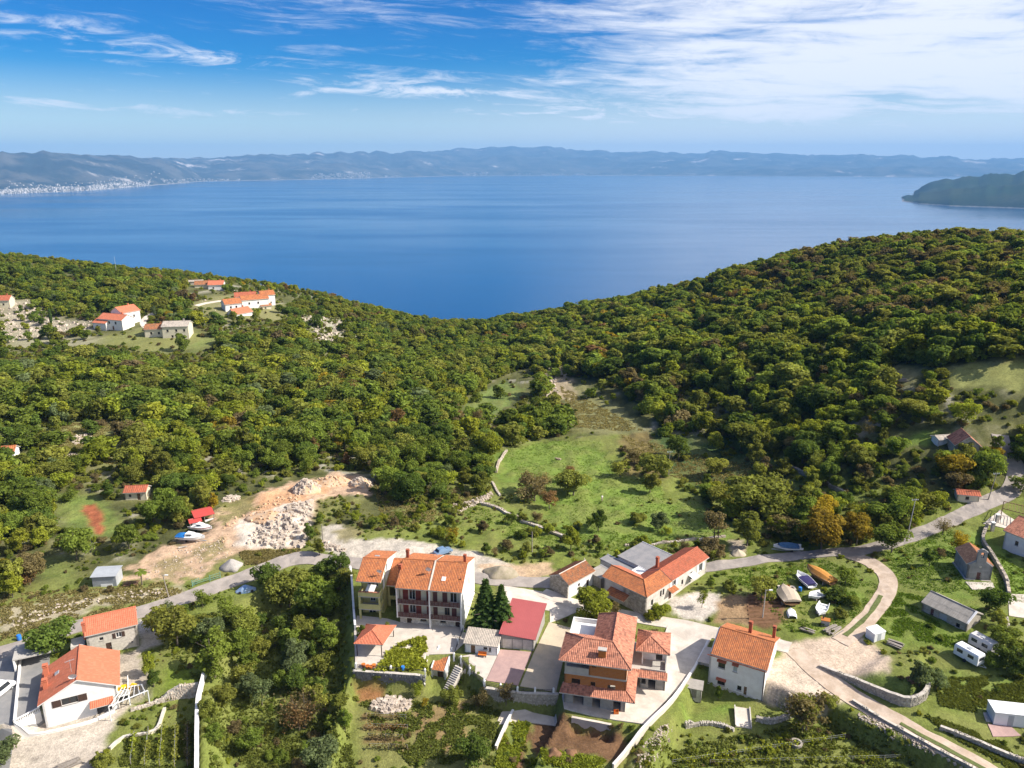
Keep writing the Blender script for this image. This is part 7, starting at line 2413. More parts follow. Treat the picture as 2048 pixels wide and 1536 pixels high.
def crown(seed, h, rx, z0, nl, n, size, lobe=.5, droop=0.0, fill=.35):
    """lobed crown, h tall, first leaves at z0"""
    r = np.random.default_rng(seed)
    L = []
    for i in range(nl):
        w, q = r.random() * 6.283, r.random() ** .5
        zz = r.random()
        env = math.sin(math.pi * (.16 + .72 * zz)) ** .8
        rad = rx * q * env * .78
        L.append((rad * math.cos(w), rad * math.sin(w), z0 + (h - z0) * (.10 + .74 * zz), rx * lobe * r.uniform(.32, 1.12) * (.6 + .4 * env)))
    L.append((0, 0, z0 + (h - z0) * .5, rx * lobe * 1.2))
    L = np.array(L)
    w = L[:, 3] ** 2
    k = r.choice(len(L), n, p=w / w.sum())
    d = r.normal(size=(n, 3))
    d /= np.linalg.norm(d, axis=1, keepdims=True)
    d[:, 2] = np.where(r.random(n) < .6, np.abs(d[:, 2]), d[:, 2])
    rr = np.where(r.random(n) < fill, r.uniform(.3, .95, n), r.uniform(.88, 1.08, n))
    c = L[k, :3] + d * (L[k, 3] * rr)[:, None] * np.array([1, 1, .85])
    c[:, 2] -= droop * np.hypot(c[:, 0], c[:, 1]) ** 1.5
    # clumps: thin the surface with a coarse noise so that gaps show
    keep = vnoise(c[:, 0] * 1.6 + 9 + seed, c[:, 1] * 1.6 + c[:, 2] * 1.3, seed) > .22
    c, d = c[keep], d[keep]
    c[:, 2] = np.maximum(c[:, 2], .12)
    nn = d * .75 + r.normal(size=c.shape) * .45 + np.array([0, 0, .28])
    V, F = cards(c, nn, size, r)
    cv = np.clip(r.normal(.5, .2, len(F)) + (vnoise(c[:, 0] * .9 + 40, c[:, 1] * .9 + c[:, 2], seed + 3) - .5) * .5, 0, 1)
    return V, F, cv


def branchy(seed, h, rx, n_leaf, size):
    """thin autumn crown: many upright twigs with sparse leaves"""
    r = np.random.default_rng(seed)
    V, F = [], []
    cs = []
    for i in range(130):
        w, q = r.random() * 6.283, r.random() ** .6
        a = np.array([0, 0, h * r.uniform(.12, .45)])
        b = np.array([rx * q * math.cos(w), rx * q * math.sin(w), h * (.45 + .55 * r.random()) * (1 - .25 * q * q)])
        s = np.cross(b - a, r.normal(size=3))
        s = s / np.linalg.norm(s) * .022
        k = len(V)
        V += [a - s, a + s, b + s * .4, b - s * .4]
        F.append((k, k + 1, k + 2, k + 3))
        m = r.integers(6, 14)
        t = r.uniform(.35, 1.02, m)[:, None]
        cs.append(a + (b - a) * t + r.normal(size=(m, 3)) * .28)
    cs = np.concatenate(cs)
    cs = cs[r.permutation(len(cs))[:n_leaf]]
    v2, f2 = cards(cs, r.normal(size=cs.shape) + np.array([0, 0, .4]), size, r)
    V = np.array(V)
    return np.concatenate([V, v2]), np.concatenate([np.array(F), f2 + len(V)]), np.concatenate([np.full(len(F), .3), r.uniform(.2, 1, len(f2))])


def conifer(seed, h, rx, n):
    r = np.random.default_rng(seed)
    z = h * (.06 + .94 * r.random(n) ** 1.25)
    tier = np.floor(z / h * 13) / 13 * h
    lim = rx * (1 - z / h) ** .85 * (.72 + .45 * (1 - (z - tier) / (h / 13)))
    w = r.random(n) * 6.283
    bl = .65 + .35 * np.sin(w * 7 + tier * 5)
    q = r.random(n) ** .45
    rad = lim * q * bl
    c = np.stack([rad * np.cos(w), rad * np.sin(w), z - rad * .22], 1)
    nn = np.stack([np.cos(w) * .5, np.sin(w) * .5, np.full(n, .8)], 1) + r.normal(size=(n, 3)) * .4
    V, F = cards(c, nn, .19, r, 1.4)
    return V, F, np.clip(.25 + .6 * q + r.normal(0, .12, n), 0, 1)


def column(seed, h, rx, n):
    r = np.random.default_rng(seed)
    z = h * r.random(n)
    lim = rx * np.sin(math.pi * np.clip(.08 + .88 * z / h, 0, 1)) ** .7
    w = r.random(n) * 6.283
    q = r.random(n) ** .35
    c = np.stack([lim * q * np.cos(w), lim * q * np.sin(w), z], 1)
    V, F = cards(c, np.stack([np.cos(w), np.sin(w), np.full(n, .3)], 1) + r.normal(size=(n, 3)) * .4, .22, r, 1.3)
    return V, F, np.clip(r.normal(.5, .2, n), 0, 1)


H0 = 7.0           # height of every stock crown; trees are scaled from it
SHAPES = {
    'round_a': crown(1, H0, 3.1, 1.0, 15, 3600, .22),
    'round_b': crown(2, H0, 2.7, .9, 12, 3200, .22),
    'round_c': crown(3, H0, 3.4, 1.1, 20, 4200, .22, .44),
    'tall_a': crown(4, H0, 2.1, .8, 14, 3000, .22, .55),
    'tall_b': crown(5, H0, 2.3, .7, 16, 3200, .21, .5),
    'wide_a': crown(6, H0, 4.2, .6, 24, 5000, .24, .40, .01),
    'bush_a': crown(7, H0, 4.6, .1, 18, 3600, .30, .42),
    'bush_b': crown(8, H0, 5.2, .1, 24, 4200, .30, .36),
    'loose_a': crown(9, H0, 2.9, 1.2, 13, 1700, .20, .5, 0, .6),
    'loose_b': crown(10, H0, 3.2, .8, 17, 2000, .20, .45, 0, .6),
    'twig_a': branchy(11, H0, 3.0, 900, .15),
    'twig_b': branchy(12, H0, 3.6, 700, .15),
    'far_a': crown(13, H0, 3.3, .5, 12, 1300, .38, .5),
    'far_b': crown(14, H0, 2.8, .5, 10, 1100, .38, .52),
    'far_c': crown(15, H0, 3.8, .3, 15, 1500, .40, .44),
    'fir_a': conifer(16, H0, 1.9, 4200),
    'fir_b': conifer(17, H0, 2.1, 4200),
    'column_a': column(18, H0, .75, 1500),
}
CROWN = {}


def crown_mesh(shape, cls):
    if (shape, cls) not in CROWN:
        V, F, cv = SHAPES[shape]
        CROWN[(shape, cls)] = np_mesh('crown_' + shape + '_' + cls, V, F, LEAF[cls], cv)
    return CROWN[(shape, cls)]


def trunk_mesh(seed, h=H0, bare=False):
    r = random.Random(seed)
    mb = MB()
    P = Vector((0, 0, -.5))
    rad = .17
    for i in range(5):
        Q = P + Vector((r.uniform(-.12, .12), r.uniform(-.12, .12), (h * .62 + .5) / 5))
        mb.tube(P, Q, rad, rad * .82, 6, False)
        if i >= 1:
            for _ in range(2):
                w = r.random() * 6.28
                e = Q + Vector((math.cos(w) * h * .24, math.sin(w) * h * .24, h * r.uniform(.14, .28)))
                mb.tube(Q, e, rad * .45, rad * .16, 5, False)
        P, rad = Q, rad * .82
    mb.tube(P, P + Vector((0, 0, h * .25)), rad, .03, 5, False)
    me = bpy.data.meshes.new('trunk')
    me.from_pydata(mb.v, [], mb.f)
    me.materials.append(M['bark_pale'] if bare else M['bark'])
    return me


TRUNKS = [trunk_mesh(s) for s in range(4)]

# ---- where plants may grow
VILLAGE = gpoly([(-260, 1195), (60, 1195), (90, 1165), (170, 1118), (250, 1096), (330, 1075), (400, 1035), (470, 1000), (520, 975), (640, 945), (745, 945), (765, 1000), (900, 1040), (985, 985), (985, 900), (1110, 875), (1225, 880), (1250, 950), (1330, 955), (1400, 1000), (1470, 1060),
                 (1560, 1118), (1660, 1104), (1800, 1078), (1880, 1046), (1960, 1008), (2012, 980), (2060, 965), (2300, 1000), (2400, 1620), (-350, 1620)])
CLEAR = [(gpoly(p), keep, np.array(p, float)) for p, keep in (
    ([(130, 855), (240, 850), (262, 930), (175, 930), (120, 905)], .10), ([(0, 835), (60, 835), (110, 870), (90, 890), (0, 890)], .25), ([(105, 990), (165, 985), (245, 1010), (240, 1075), (150, 1075), (110, 1030)], .02),
    ([(250, 985), (300, 985), (300, 1010), (250, 1010)], 0), ([(75, 1110), (165, 1100), (165, 1165), (80, 1190)], .05),
    ([(340, 1075), (420, 1025), (440, 1060), (370, 1100)], 0),
    ([(290, 650), (390, 655), (440, 680), (340, 708), (180, 688), (180, 640), (280, 640)], .08), ([(380, 612), (430, 590), (500, 590), (580, 600), (560, 640), (450, 645)], .10), ([(370, 565), (450, 570), (450, 595), (375, 590)], .10),
    ([(0, 598), (70, 600), (110, 635), (190, 640), (180, 690), (0, 695)], .13), ([(600, 630), (680, 640), (725, 685), (640, 685)], .3), ([(370, 690), (440, 672), (440, 690), (380, 708)], .05), ([(440, 560), (640, 590), (640, 620), (560, 605), (450, 590)], .45),
    ([(1118, 758), (1205, 760), (1325, 860), (1310, 890), (1200, 900), (1130, 870)], .03), ([(920, 805), (1000, 755), (1060, 735), (1075, 775), (965, 852), (922, 852)], .08), ([(1080, 735), (1145, 732), (1155, 805), (1085, 805)], .2),
    ([(1880, 730), (2140, 734), (2140, 788), (1908, 780)], .03), ([(1780, 735), (1850, 735), (1840, 775), (1780, 775)], .05), ([(1795, 868), (1882, 858), (1892, 900), (1815, 895)], .03), ([(1940, 850), (1985, 850), (1985, 890), (1935, 890)], .0),
    ([(1240, 868), (1440, 880), (1570, 930), (1610, 1000), (1480, 1000), (1290, 935)], .14), ([(1900, 985), (1950, 985), (1950, 1010), (1880, 1040)], .3))]
FOOT = [np.array([(q[0], q[1]) for q in f]) for f in FOOT]


def free(x, y, margin=1.0, roads=True):
    """distance test against houses, boats and roads for arrays"""
    ok = np.ones(len(x), bool)
    for f in FOOT:
        c = f.mean(0)
        near = ok & (np.abs(x - c[0]) < 22) & (np.abs(y - c[1]) < 22)
        if near.any():
            ok[near] &= poly_dist(f, x[near], y[near]) < -margin
    if roads:
        for P, w in ROADS:
            for a in range(0, len(P), 40):
                q = P[a:a + 41]
                c, rr = q.mean(0), 30
                near = np.nonzero(ok & (np.abs(x - c[0]) < rr + 20) & (np.abs(y - c[1]) < rr + 20))[0]
                if len(near):
                    d = np.sqrt(((x[near, None] - q[None, :, 0]) ** 2 + (y[near, None] - q[None, :, 1]) ** 2).min(1))
                    ok[near] &= d > w + margin
    return ok


# ---- the wood: jittered positions over the slopes
def scatter(step, x0, x1, y0, y1, seed):
    r = np.random.default_rng(seed)
    gx, gy = np.meshgrid(np.arange(x0, x1, step), np.arange(y0, y1, step))
    return gx.ravel() + r.uniform(-.48, .48, gx.size) * step, gy.ravel() + r.uniform(-.48, .48, gx.size) * step, r


tx, ty, tr_ = scatter(3.9, -400, 400, 95, 660, 5)
tz = ground(tx, ty)
u_, v_, dep = project(tx, ty, tz)
ok = (u_ > -140) & (u_ < 2190) & (v_ > 430) & (v_ < 1600)
# skip the hidden far side of the crests
D2 = np.hypot(tx, ty)
occl = np.zeros(len(tx), bool)
for k in (.96, .92, .88, .84, .8):
    zz = CAM_Z + (tz + 7 - CAM_Z) * k
    occl |= ground(tx * k, ty * k) > zz
ok &= ~occl
ok &= poly_dist(VILLAGE, tx, ty) < -1.0
gap = fbm(tx, ty, .07, 131, 3)
ok &= ~((gap > np.where((u_ < 720) & (v_ < 730), .50, .60)) & (tr_.random(len(tx)) < .66))          # thin, scrubby places
for poly, keep, pp in CLEAR:
    i = np.nonzero(ok)[0]
    ins = poly_dist(poly, tx[i], ty[i]) > -.8
    for hh in (2.0, 4.0, 5.6, 7.2, 8.8):                # crowns that would stand before the clearing
        a, b, _q = project(tx[i], ty[i], tz[i] + hh)
        ins |= poly_dist(pp, a, b) > 0
    ok[i[ins]] &= tr_.random(ins.sum()) < keep
i = np.nonzero(ok)[0]
ok[i] &= free(tx[i], ty[i], 1.3)
i = np.nonzero(ok)[0]
tx, ty, tz = tx[i], ty[i], tz[i]
D2 = np.hypot(tx, ty)
nA, nB, nC = fbm(tx, ty, .018, 91, 3), fbm(tx, ty, .05, 93, 3), tr_.random(len(tx))
th_ = 2.6 + 5.2 * nB ** 1.3 + 4.4 * tr_.random(len(tx)) ** 2.2
u_, v_, dep = project(tx, ty, tz)
big = np.exp(-(((u_ - 780) / 150) ** 2 + ((v_ - 800) / 60) ** 2)) + np.exp(-(((u_ - 1330) / 150) ** 2 + ((v_ - 720) / 70) ** 2))
th_ *= 1 + .35 * np.clip(big, 0, 1)
th_ *= np.where(np.array([q > .965 for q in nC]), .75, 1.0)
th_ *= np.where((v_ < 700) & (u_ < 900), .80, 1.0)         # stunted growth on the left crest
th_ *= np.where(np.abs(v_ - np.interp(u_, [0, 500, 910, 1300, 1700, 2048], [508, 556, 642, 575, 475, 472])) < 25, .72, 1)
right_top = np.clip((u_ - 1350) / 500, 0, 1) * np.clip((720 - v_) / 160, 0, 1)
CLS = list(LEAF)
cls = []
for k in range(len(tx)):
    q = nC[k] + (nA[k] - .5) * .35
    auburn = right_top[k] * .30
    if q < .17 - auburn * .5:
        c = 'dark'
    elif q < .50 - auburn:
        c = 'mid'
    elif q < .77 - auburn * .4:
        c = 'olive'
    elif q < .90:
        c = 'lime' if right_top[k] < .3 else 'umber'
    elif q < .93:
        c = 'grey' if u_[k] < 900 else 'umber'
    elif q < .962:
        c = 'umber'
    elif q < .980:
        c = 'rust'
    elif q < .992:
        c = 'orange'
    else:
        c = 'yellow'
    cls.append(c)
near_shapes = ['round_a', 'round_b', 'round_c', 'tall_a', 'tall_b', 'loose_b', 'round_c']
far_shapes = ['far_a', 'far_b', 'far_c']
shp = []
for k in range(len(tx)):
    if cls[k] in ('umber', 'rust') and nC[k] * 7 % 1 < .45:
        shp.append(['loose_a', 'twig_a', 'loose_b', 'twig_b'][int(nC[k] * 997) % 4])
    elif D2[k] < 230:
        shp.append(near_shapes[int(nC[k] * 7919) % len(near_shapes)])
    else:
        shp.append(far_shapes[int(nC[k] * 7919) % 3])

# ---- trees singled out one by one: base pixel, height m, spread, shape, leaf colour, label
HAND = [
    (972, 1260, 10.4, 1.5, 'fir_a', 'fir', 'fir_tree', 'dark fir tree beside the twin houses, taller of the two firs'),
    (1003, 1264, 9.6, 1.4, 'fir_b', 'fir', 'fir_tree', 'second fir tree, next to the red roofed garage'),
    (1186, 1240, 6.6, 1.1, 'round_c', 'lime', 'tree', 'yellow green tree shading the red car'),
    (1168, 1215, 5.0, 1.0, 'round_b', 'olive', 'tree', 'green tree against the white side of the stone cottage'),
    (1228, 1238, 3.6, .9, 'loose_a', 'umber', 'tree', 'thin brownish tree in front of the orange wing of the long house'),
    (1318, 1232, 2.6, 1.3, 'bush_a', 'lime', 'bush', 'bright green vine bush against the front of the long house'),
    (1300, 1240, 2.0, 1.2, 'bush_b', 'lime', 'bush', 'low green bush at the near corner of the long house'),
    (1522, 1200, 5.2, 1.2, 'round_c', 'olive', 'tree', 'olive green tree beside the ploughed patch'),
    (1420, 1178, 3.4, .9, 'tall_a', 'mid', 'tree', 'small green tree at the far end of the long house'),
    (1462, 1180, 2.0, 1.2, 'bush_a', 'olive', 'bush', 'low bush between the long house and the ploughed patch'),
    (1404, 1215, 3.6, .8, 'loose_a', 'olive', 'tree', 'slim tree on the pale stones beside the long house'),
    (1690, 1168, 4.0, 1.2, 'round_a', 'mid', 'tree', 'round green tree inside the bend of the dirt track'),
    (1672, 1200, 2.6, 1.4, 'bush_b', 'dark', 'bush', 'dark thicket behind the white rowing boats'),
    (1700, 1210, 2.2, 1.3, 'bush_a', 'mid', 'bush', 'green thicket on the inner side of the dirt track'),
    (1680, 1232, 2.0, 1.3, 'bush_b', 'olive', 'bush', 'olive thicket beside the grey plank pile'),
    (1640, 1098, 10.0, 1.2, 'round_c', 'orange', 'tree', 'broad orange yellow tree left of the pair beside the hill road'),
    (1712, 1090, 8.4, 1.05, 'round_a', 'orange', 'tree', 'broad orange yellow tree right of the pair beside the hill road'),
    (1782, 1104, 6.4, 1.3, 'round_c', 'mid', 'tree', 'spreading green tree at the fork of the hill road'),
    (1494, 1092, 6.2, 1.0, 'round_b', 'olive', 'tree', 'pale green tree left of the blue covered motor boat'),
    (1425, 1112, 4.0, 1.2, 'bush_a', 'umber', 'bush', 'brown bush behind the far gable of the long house'),
    (1858, 1132, 4.2, .95, 'round_b', 'dark', 'tree', 'dark round tree on the lawn left of the chapel'),
    (1880, 1116, 2.4, 1.0, 'round_a', 'umber', 'tree', 'little brown tree behind the dark round one'),
    (1917, 1108, 5.2, 1.1, 'loose_b', 'yellow', 'tree', 'bright yellow tree behind the chapel'),
    (1885, 1070, 4.6, 1.0, 'twig_a', 'umber', 'tree', 'bare greyish tree leaning over the hill road'),
    (1990, 1228, 5.4, 1.1, 'round_c', 'dark', 'tree', 'dark tree between the chapel and the barn gable'),
    (1996, 1256, 3.6, 1.0, 'round_a', 'olive', 'tree', 'yellowish tree at the right of the barn'),
    (2004, 1300, 4.6, 1.2, 'round_c', 'mid', 'tree', 'green tree beside the further caravan'),
    (2014, 1340, 4.6, 1.2, 'round_a', 'dark', 'tree', 'dark tree in front of the pale caravan at the right'),
    (2044, 1350, 5.0, 1.0, 'tall_b', 'mid', 'tree', 'tall green tree cut by the right edge below the caravans'),
    (1985, 1330, 2.4, 1.2, 'bush_a', 'mid', 'bush', 'bush in front of the nearer caravan'),
    (1838, 1372, 4.6, 1.25, 'round_b', 'grey', 'tree', 'grey green olive tree behind the curved wall'),
    (1872, 1378, 3.6, 1.1, 'round_a', 'grey', 'tree', 'smaller olive tree outside the curved wall'),
    (1612, 1462, 7.6, 1.15, 'loose_b', 'umber', 'tree', 'big brown green tree below the white house road'),
    (1605, 1462, 6.4, 1.1, 'loose_a', 'olive', 'tree', 'olive tree growing into the big brown one below the lane'),
    (1655, 1410, 2.2, 1.3, 'bush_a', 'olive', 'bush', 'bush on the bank between lane and brown tree'),
    (1436, 1400, 3.0, .7, 'tall_a', 'mid', 'tree', 'slim green tree against the front of the white house'),
    (945, 1532, 5.4, 1.05, 'round_c', 'dark', 'tree', 'dark fig tree at the bottom of the front garden'),
    (1012, 1410, 4.0, 1.0, 'loose_a', 'umber', 'tree', 'bare branched tree in front of the rough yard wall'),
    (965, 1415, 3.6, 1.1, 'loose_b', 'umber', 'tree', 'brownish tree beside the garden steps'),
    (905, 1400, 2.6, 1.1, 'bush_a', 'olive', 'bush', 'bush under the garden steps'),
    (835, 1392, 3.0, .9, 'loose_b', 'lime', 'bush', 'yellow green vine hanging over the dark terrace wall'),
    (850, 1415, 1.8, .9, 'loose_a', 'yellow', 'bush', 'yellowing bush below the dark terrace wall'),
    (722, 1283, 3.6, .8, 'round_b', 'mid', 'tree', 'green tree behind the pavilion corner'),
    (775, 1262, 1.8, .9, 'loose_a', 'lime', 'bush', 'light green shrub behind the pavilion roof'),
    (357, 1292, 7.6, 1.25, 'round_c', 'olive', 'tree', 'large olive brown tree right of the pale stone house'),
    (318, 1262, 5.6, 1.0, 'round_a', 'olive', 'tree', 'olive tree close to the gable of the pale stone house'),
    (430, 1355, 9.0, 1.05, 'tall_b', 'mid', 'tree', 'tall green tree above the vine rows'),
    (300, 1352, 5.0, .85, 'tall_a', 'lime', 'tree', 'light green tree beside the yellow digger'),
    (308, 1372, 3.2, 1.0, 'round_b', 'dark', 'tree', 'dark shrubby tree below the light green one'),
    (112, 1306, 6.5, 1.25, 'round_c', 'dark', 'tree', 'dark round tree between the two salmon roofs'),
    (10, 1530, 4.4, 1.3, 'round_c', 'grey', 'tree', 'grey olive tree in the bottom left corner'),
    (205, 1532, 2.6, 1.2, 'bush_b', 'olive', 'bush', 'weedy bush beside the bottom left drive'),
    (486, 1276, 5.6, 1.1, 'round_c', 'olive', 'tree', 'bushy olive green tree below the blue sheeted car'),
    (480, 1320, 6.0, 1.0, 'round_a', 'mid', 'tree', 'green tree in the gully, below the olive one'),
    (580, 1215, 7.4, 1.1, 'round_c', 'olive', 'tree', 'olive green tree at the top of the gully'),
    (640, 1240, 8.2, 1.0, 'round_a', 'mid', 'tree', 'tall tree on the right side of the gully'),
    (660, 1300, 6.6, 1.0, 'tall_b', 'mid', 'tree', 'green tree near the white boundary wall'),
    (590, 1342, 5.6, 1.15, 'round_b', 'grey', 'tree', 'broad leaved fig in the middle of the gully'),
    (648, 1352, 4.2, 1.1, 'loose_b', 'olive', 'tree', 'loose tree low in the gully by the terrace'),
    (612, 1455, 7.6, 1.2, 'twig_b', 'umber', 'tree', 'large bare brown tree in the gully'),
    (598, 1462, 6.6, 1.15, 'twig_a', 'rust', 'tree', 'reddish bare tree beside the large brown one'),
    (640, 1536, 4.8, 1.4, 'round_c', 'grey', 'tree', 'grey green olive at the bottom of the gully'),
    (690, 1460, 4.2, .9, 'tall_a', 'mid', 'tree', 'narrow green tree left of the front garden'),
    (525, 1410, 4.0, 1.0, 'loose_a', 'grey', 'tree', 'grey leafless tree among the gully shrubs'),
    (505, 1500, 4.0, 1.2, 'round_a', 'mid', 'tree', 'dark green shrub tree low in the gully'),
    (640, 1112, 4.2, 1.1, 'round_b', 'olive', 'tree', 'olive tree where the road leaves the gully'),
    (680, 1150, 5.4, 1.0, 'round_a', 'dark', 'tree', 'dark tree left of the yellow house'),
    (622, 1080, 4.8, .9, 'tall_b', 'dark', 'tree', 'dark green tree at the right edge of the rock field'),
    (640, 1050, 3.4, .9, 'round_b', 'mid', 'tree', 'small tree on the slope above the rock field'),
    (905, 1082, 3.6, 1.2, 'loose_b', 'yellow', 'tree', 'golden tree behind the parked blue grey car'),
    (880, 1072, 2.4, 1.3, 'bush_a', 'lime', 'bush', 'yellow green bush beside the golden tree'),
    (1148, 1142, 3.0, .8, 'loose_a', 'lime', 'tree', 'light green sapling behind the stone cottage'),
    (1232, 1140, 5.2, .8, 'tall_a', 'lime', 'tree', 'slim light green tree behind the annex roofs'),
    (1142, 1100, 5.0, .8, 'tall_b', 'lime', 'tree', 'slim yellow green tree in the lower meadow'),
    (1196, 1062, 4.2, .8, 'round_b', 'dark', 'tree', 'dark ivy clad tree in the bright meadow'),
    (1112, 1008, 1.9, .7, 'loose_a', 'yellow', 'bush', 'small bright orange shrub at the left of the bright meadow'),
    (1070, 1002, 5.4, 1.2, 'loose_b', 'umber', 'tree', 'brown tree group at the left of the bright meadow'),
    (1098, 1018, 3.6, 1.1, 'loose_a', 'rust', 'tree', 'reddish brown tree in front of the brown group'),
    (1148, 990, 5.0, 1.25, 'round_c', 'olive', 'tree', 'broad olive tree in the middle of the bright meadow'),
    (1052, 985, 4.0, 1.2, 'loose_a', 'umber', 'tree', 'thin brown tree furthest left in the bright meadow'),
    (1086, 978, 3.8, 1.2, 'twig_a', 'rust', 'tree', 'bare reddish tree behind the brown group in the meadow'),
    (1268, 930, 4.0, 1.3, 'loose_b', 'umber', 'tree', 'brown tree in the scrub right of the bright meadow'),
    (1440, 1010, 4.2, 1.2, 'round_c', 'olive', 'tree', 'olive tree in the scrub before the dark wood'),
    (1462, 1042, 4.4, 1.2, 'loose_b', 'lime', 'tree', 'yellow green tree at the lower right end of the meadow'),
    (1140, 965, 3.6, .9, 'loose_a', 'rust', 'tree', 'rusty topped tree behind the broad olive one'),
    (1315, 1062, 3.8, 1.2, 'round_b', 'grey', 'tree', 'grey green tree at the right of the bright meadow'),
    (1272, 1044, 2.8, 1.2, 'bush_a', 'olive', 'bush', 'olive bush in the bright meadow'),
    (1282, 1090, 2.6, 1.2, 'bush_b', 'lime', 'bush', 'yellow green bush at the foot of the bright meadow'),
    (1428, 1078, 5.0, 1.0, 'loose_a', 'umber', 'tree', 'thin brown tree at the foot of the bright meadow'),
    (1240, 955, 4.2, 1.2, 'loose_b', 'olive', 'tree', 'loose olive tree at the upper edge of the meadow'),
    (1300, 985, 4.4, 1.1, 'round_b', 'olive', 'tree', 'olive tree at the right edge of the meadow'),
    (1310, 960, 6.2, 1.1, 'round_a', 'olive', 'tree', 'yellow olive tree beside the slim pole'),
    (1500, 1040, 8.5, 1.2, 'round_c', 'olive', 'tree', 'large yellow olive tree above the blue motor boat'),
    (1545, 1030, 7.8, 1.1, 'loose_b', 'olive', 'tree', 'second large yellow olive tree above the motor boat'),
    (1060, 868, 8.0, 1.0, 'round_a', 'mid', 'tree', 'green tree at the end of the valley wood'),
    (1140, 850, 8.4, .9, 'tall_b', 'dark', 'tree', 'dark upright tree beside the dry meadow'),
    (1076, 795, 8.6, 1.2, 'loose_b', 'olive', 'tree', 'golden olive tree before the pale outcrop'),
    (1226, 802, 3.4, 1.1, 'round_b', 'lime', 'tree', 'light green round tree on the dry meadow'),
    (1213, 812, 2.4, .9, 'round_a', 'lime', 'tree', 'yellowish little tree on the dry meadow'),
    (1975, 935, 5.6, 1.1, 'round_c', 'mid', 'tree', 'green tree in front of the woodland house roof'),
    (1925, 925, 6.0, 1.1, 'round_a', 'olive', 'tree', 'olive tree left of the woodland house'),
    (1990, 905, 5.0, 1.0, 'round_b', 'mid', 'tree', 'green tree between the woodland house and the upper road'),
    (2034, 925, 5.4, 1.1, 'round_c', 'dark', 'tree', 'dark tree over the upper end of the hill road'),
    (1958, 975, 5.2, 1.0, 'tall_b', 'dark', 'tree', 'dark tree above the small roadside store'),
    (1915, 985, 5.6, 1.1, 'round_c', 'umber', 'tree', 'brownish tree left of the small roadside store'),
    (2040, 985, 4.6, 1.2, 'round_a', 'mid', 'tree', 'green tree inside the last bend of the hill road'),
    (56, 895, 7.0, 1.3, 'wide_a', 'mid', 'tree', 'umbrella shaped pine in the left clearing'),
    (103, 648, 8.4, .9, 'column_a', 'fir', 'cypress', 'dark column cypress on the left rocky terraces'),
    (25, 1195, 6.4, 1.0, 'tall_a', 'lime', 'tree', 'yellow green tree at the left edge'),
    (8, 1180, 7.4, .9, 'round_b', 'yellow', 'tree', 'yellow tree cut by the left edge'),
    (60, 1170, 5.0, 1.0, 'loose_b', 'rust', 'tree', 'dark reddish tree at the left clearing'),
    (155, 1120, 7.6, 1.1, 'round_c', 'mid', 'tree', 'broad green tree above the metal shed'),
    (258, 1100, 7.0, 1.0, 'round_a', 'mid', 'tree', 'tree with a pale trunk behind the metal shed'),
    (428, 1022, 5.4, .8, 'tall_a', 'yellow', 'tree', 'yellow tree behind the red boat shed'),
]
pts_h = []
trees = []          # the individuals: name, x, y, z, height, spread, shape, class, label
for u, v, hh, sp_, sh, c, nm, lb in HAND:
    p = G(u, v)
    if 980 < u < 1600 and 870 < v < 1108 and nm == 'tree':
        hh, sp_ = hh * 1.4, sp_ * 1.12          # the orchard trees are broad
    if 470 < u < 700 and 1180 < v < 1430:
        hh *= 1.2
    trees.append((nm, p.x, p.y, p.z, hh, sp_, sh, c, lb))
    pts_h.append((p.x, p.y, hh * .35))
pts_h = np.array(pts_h)

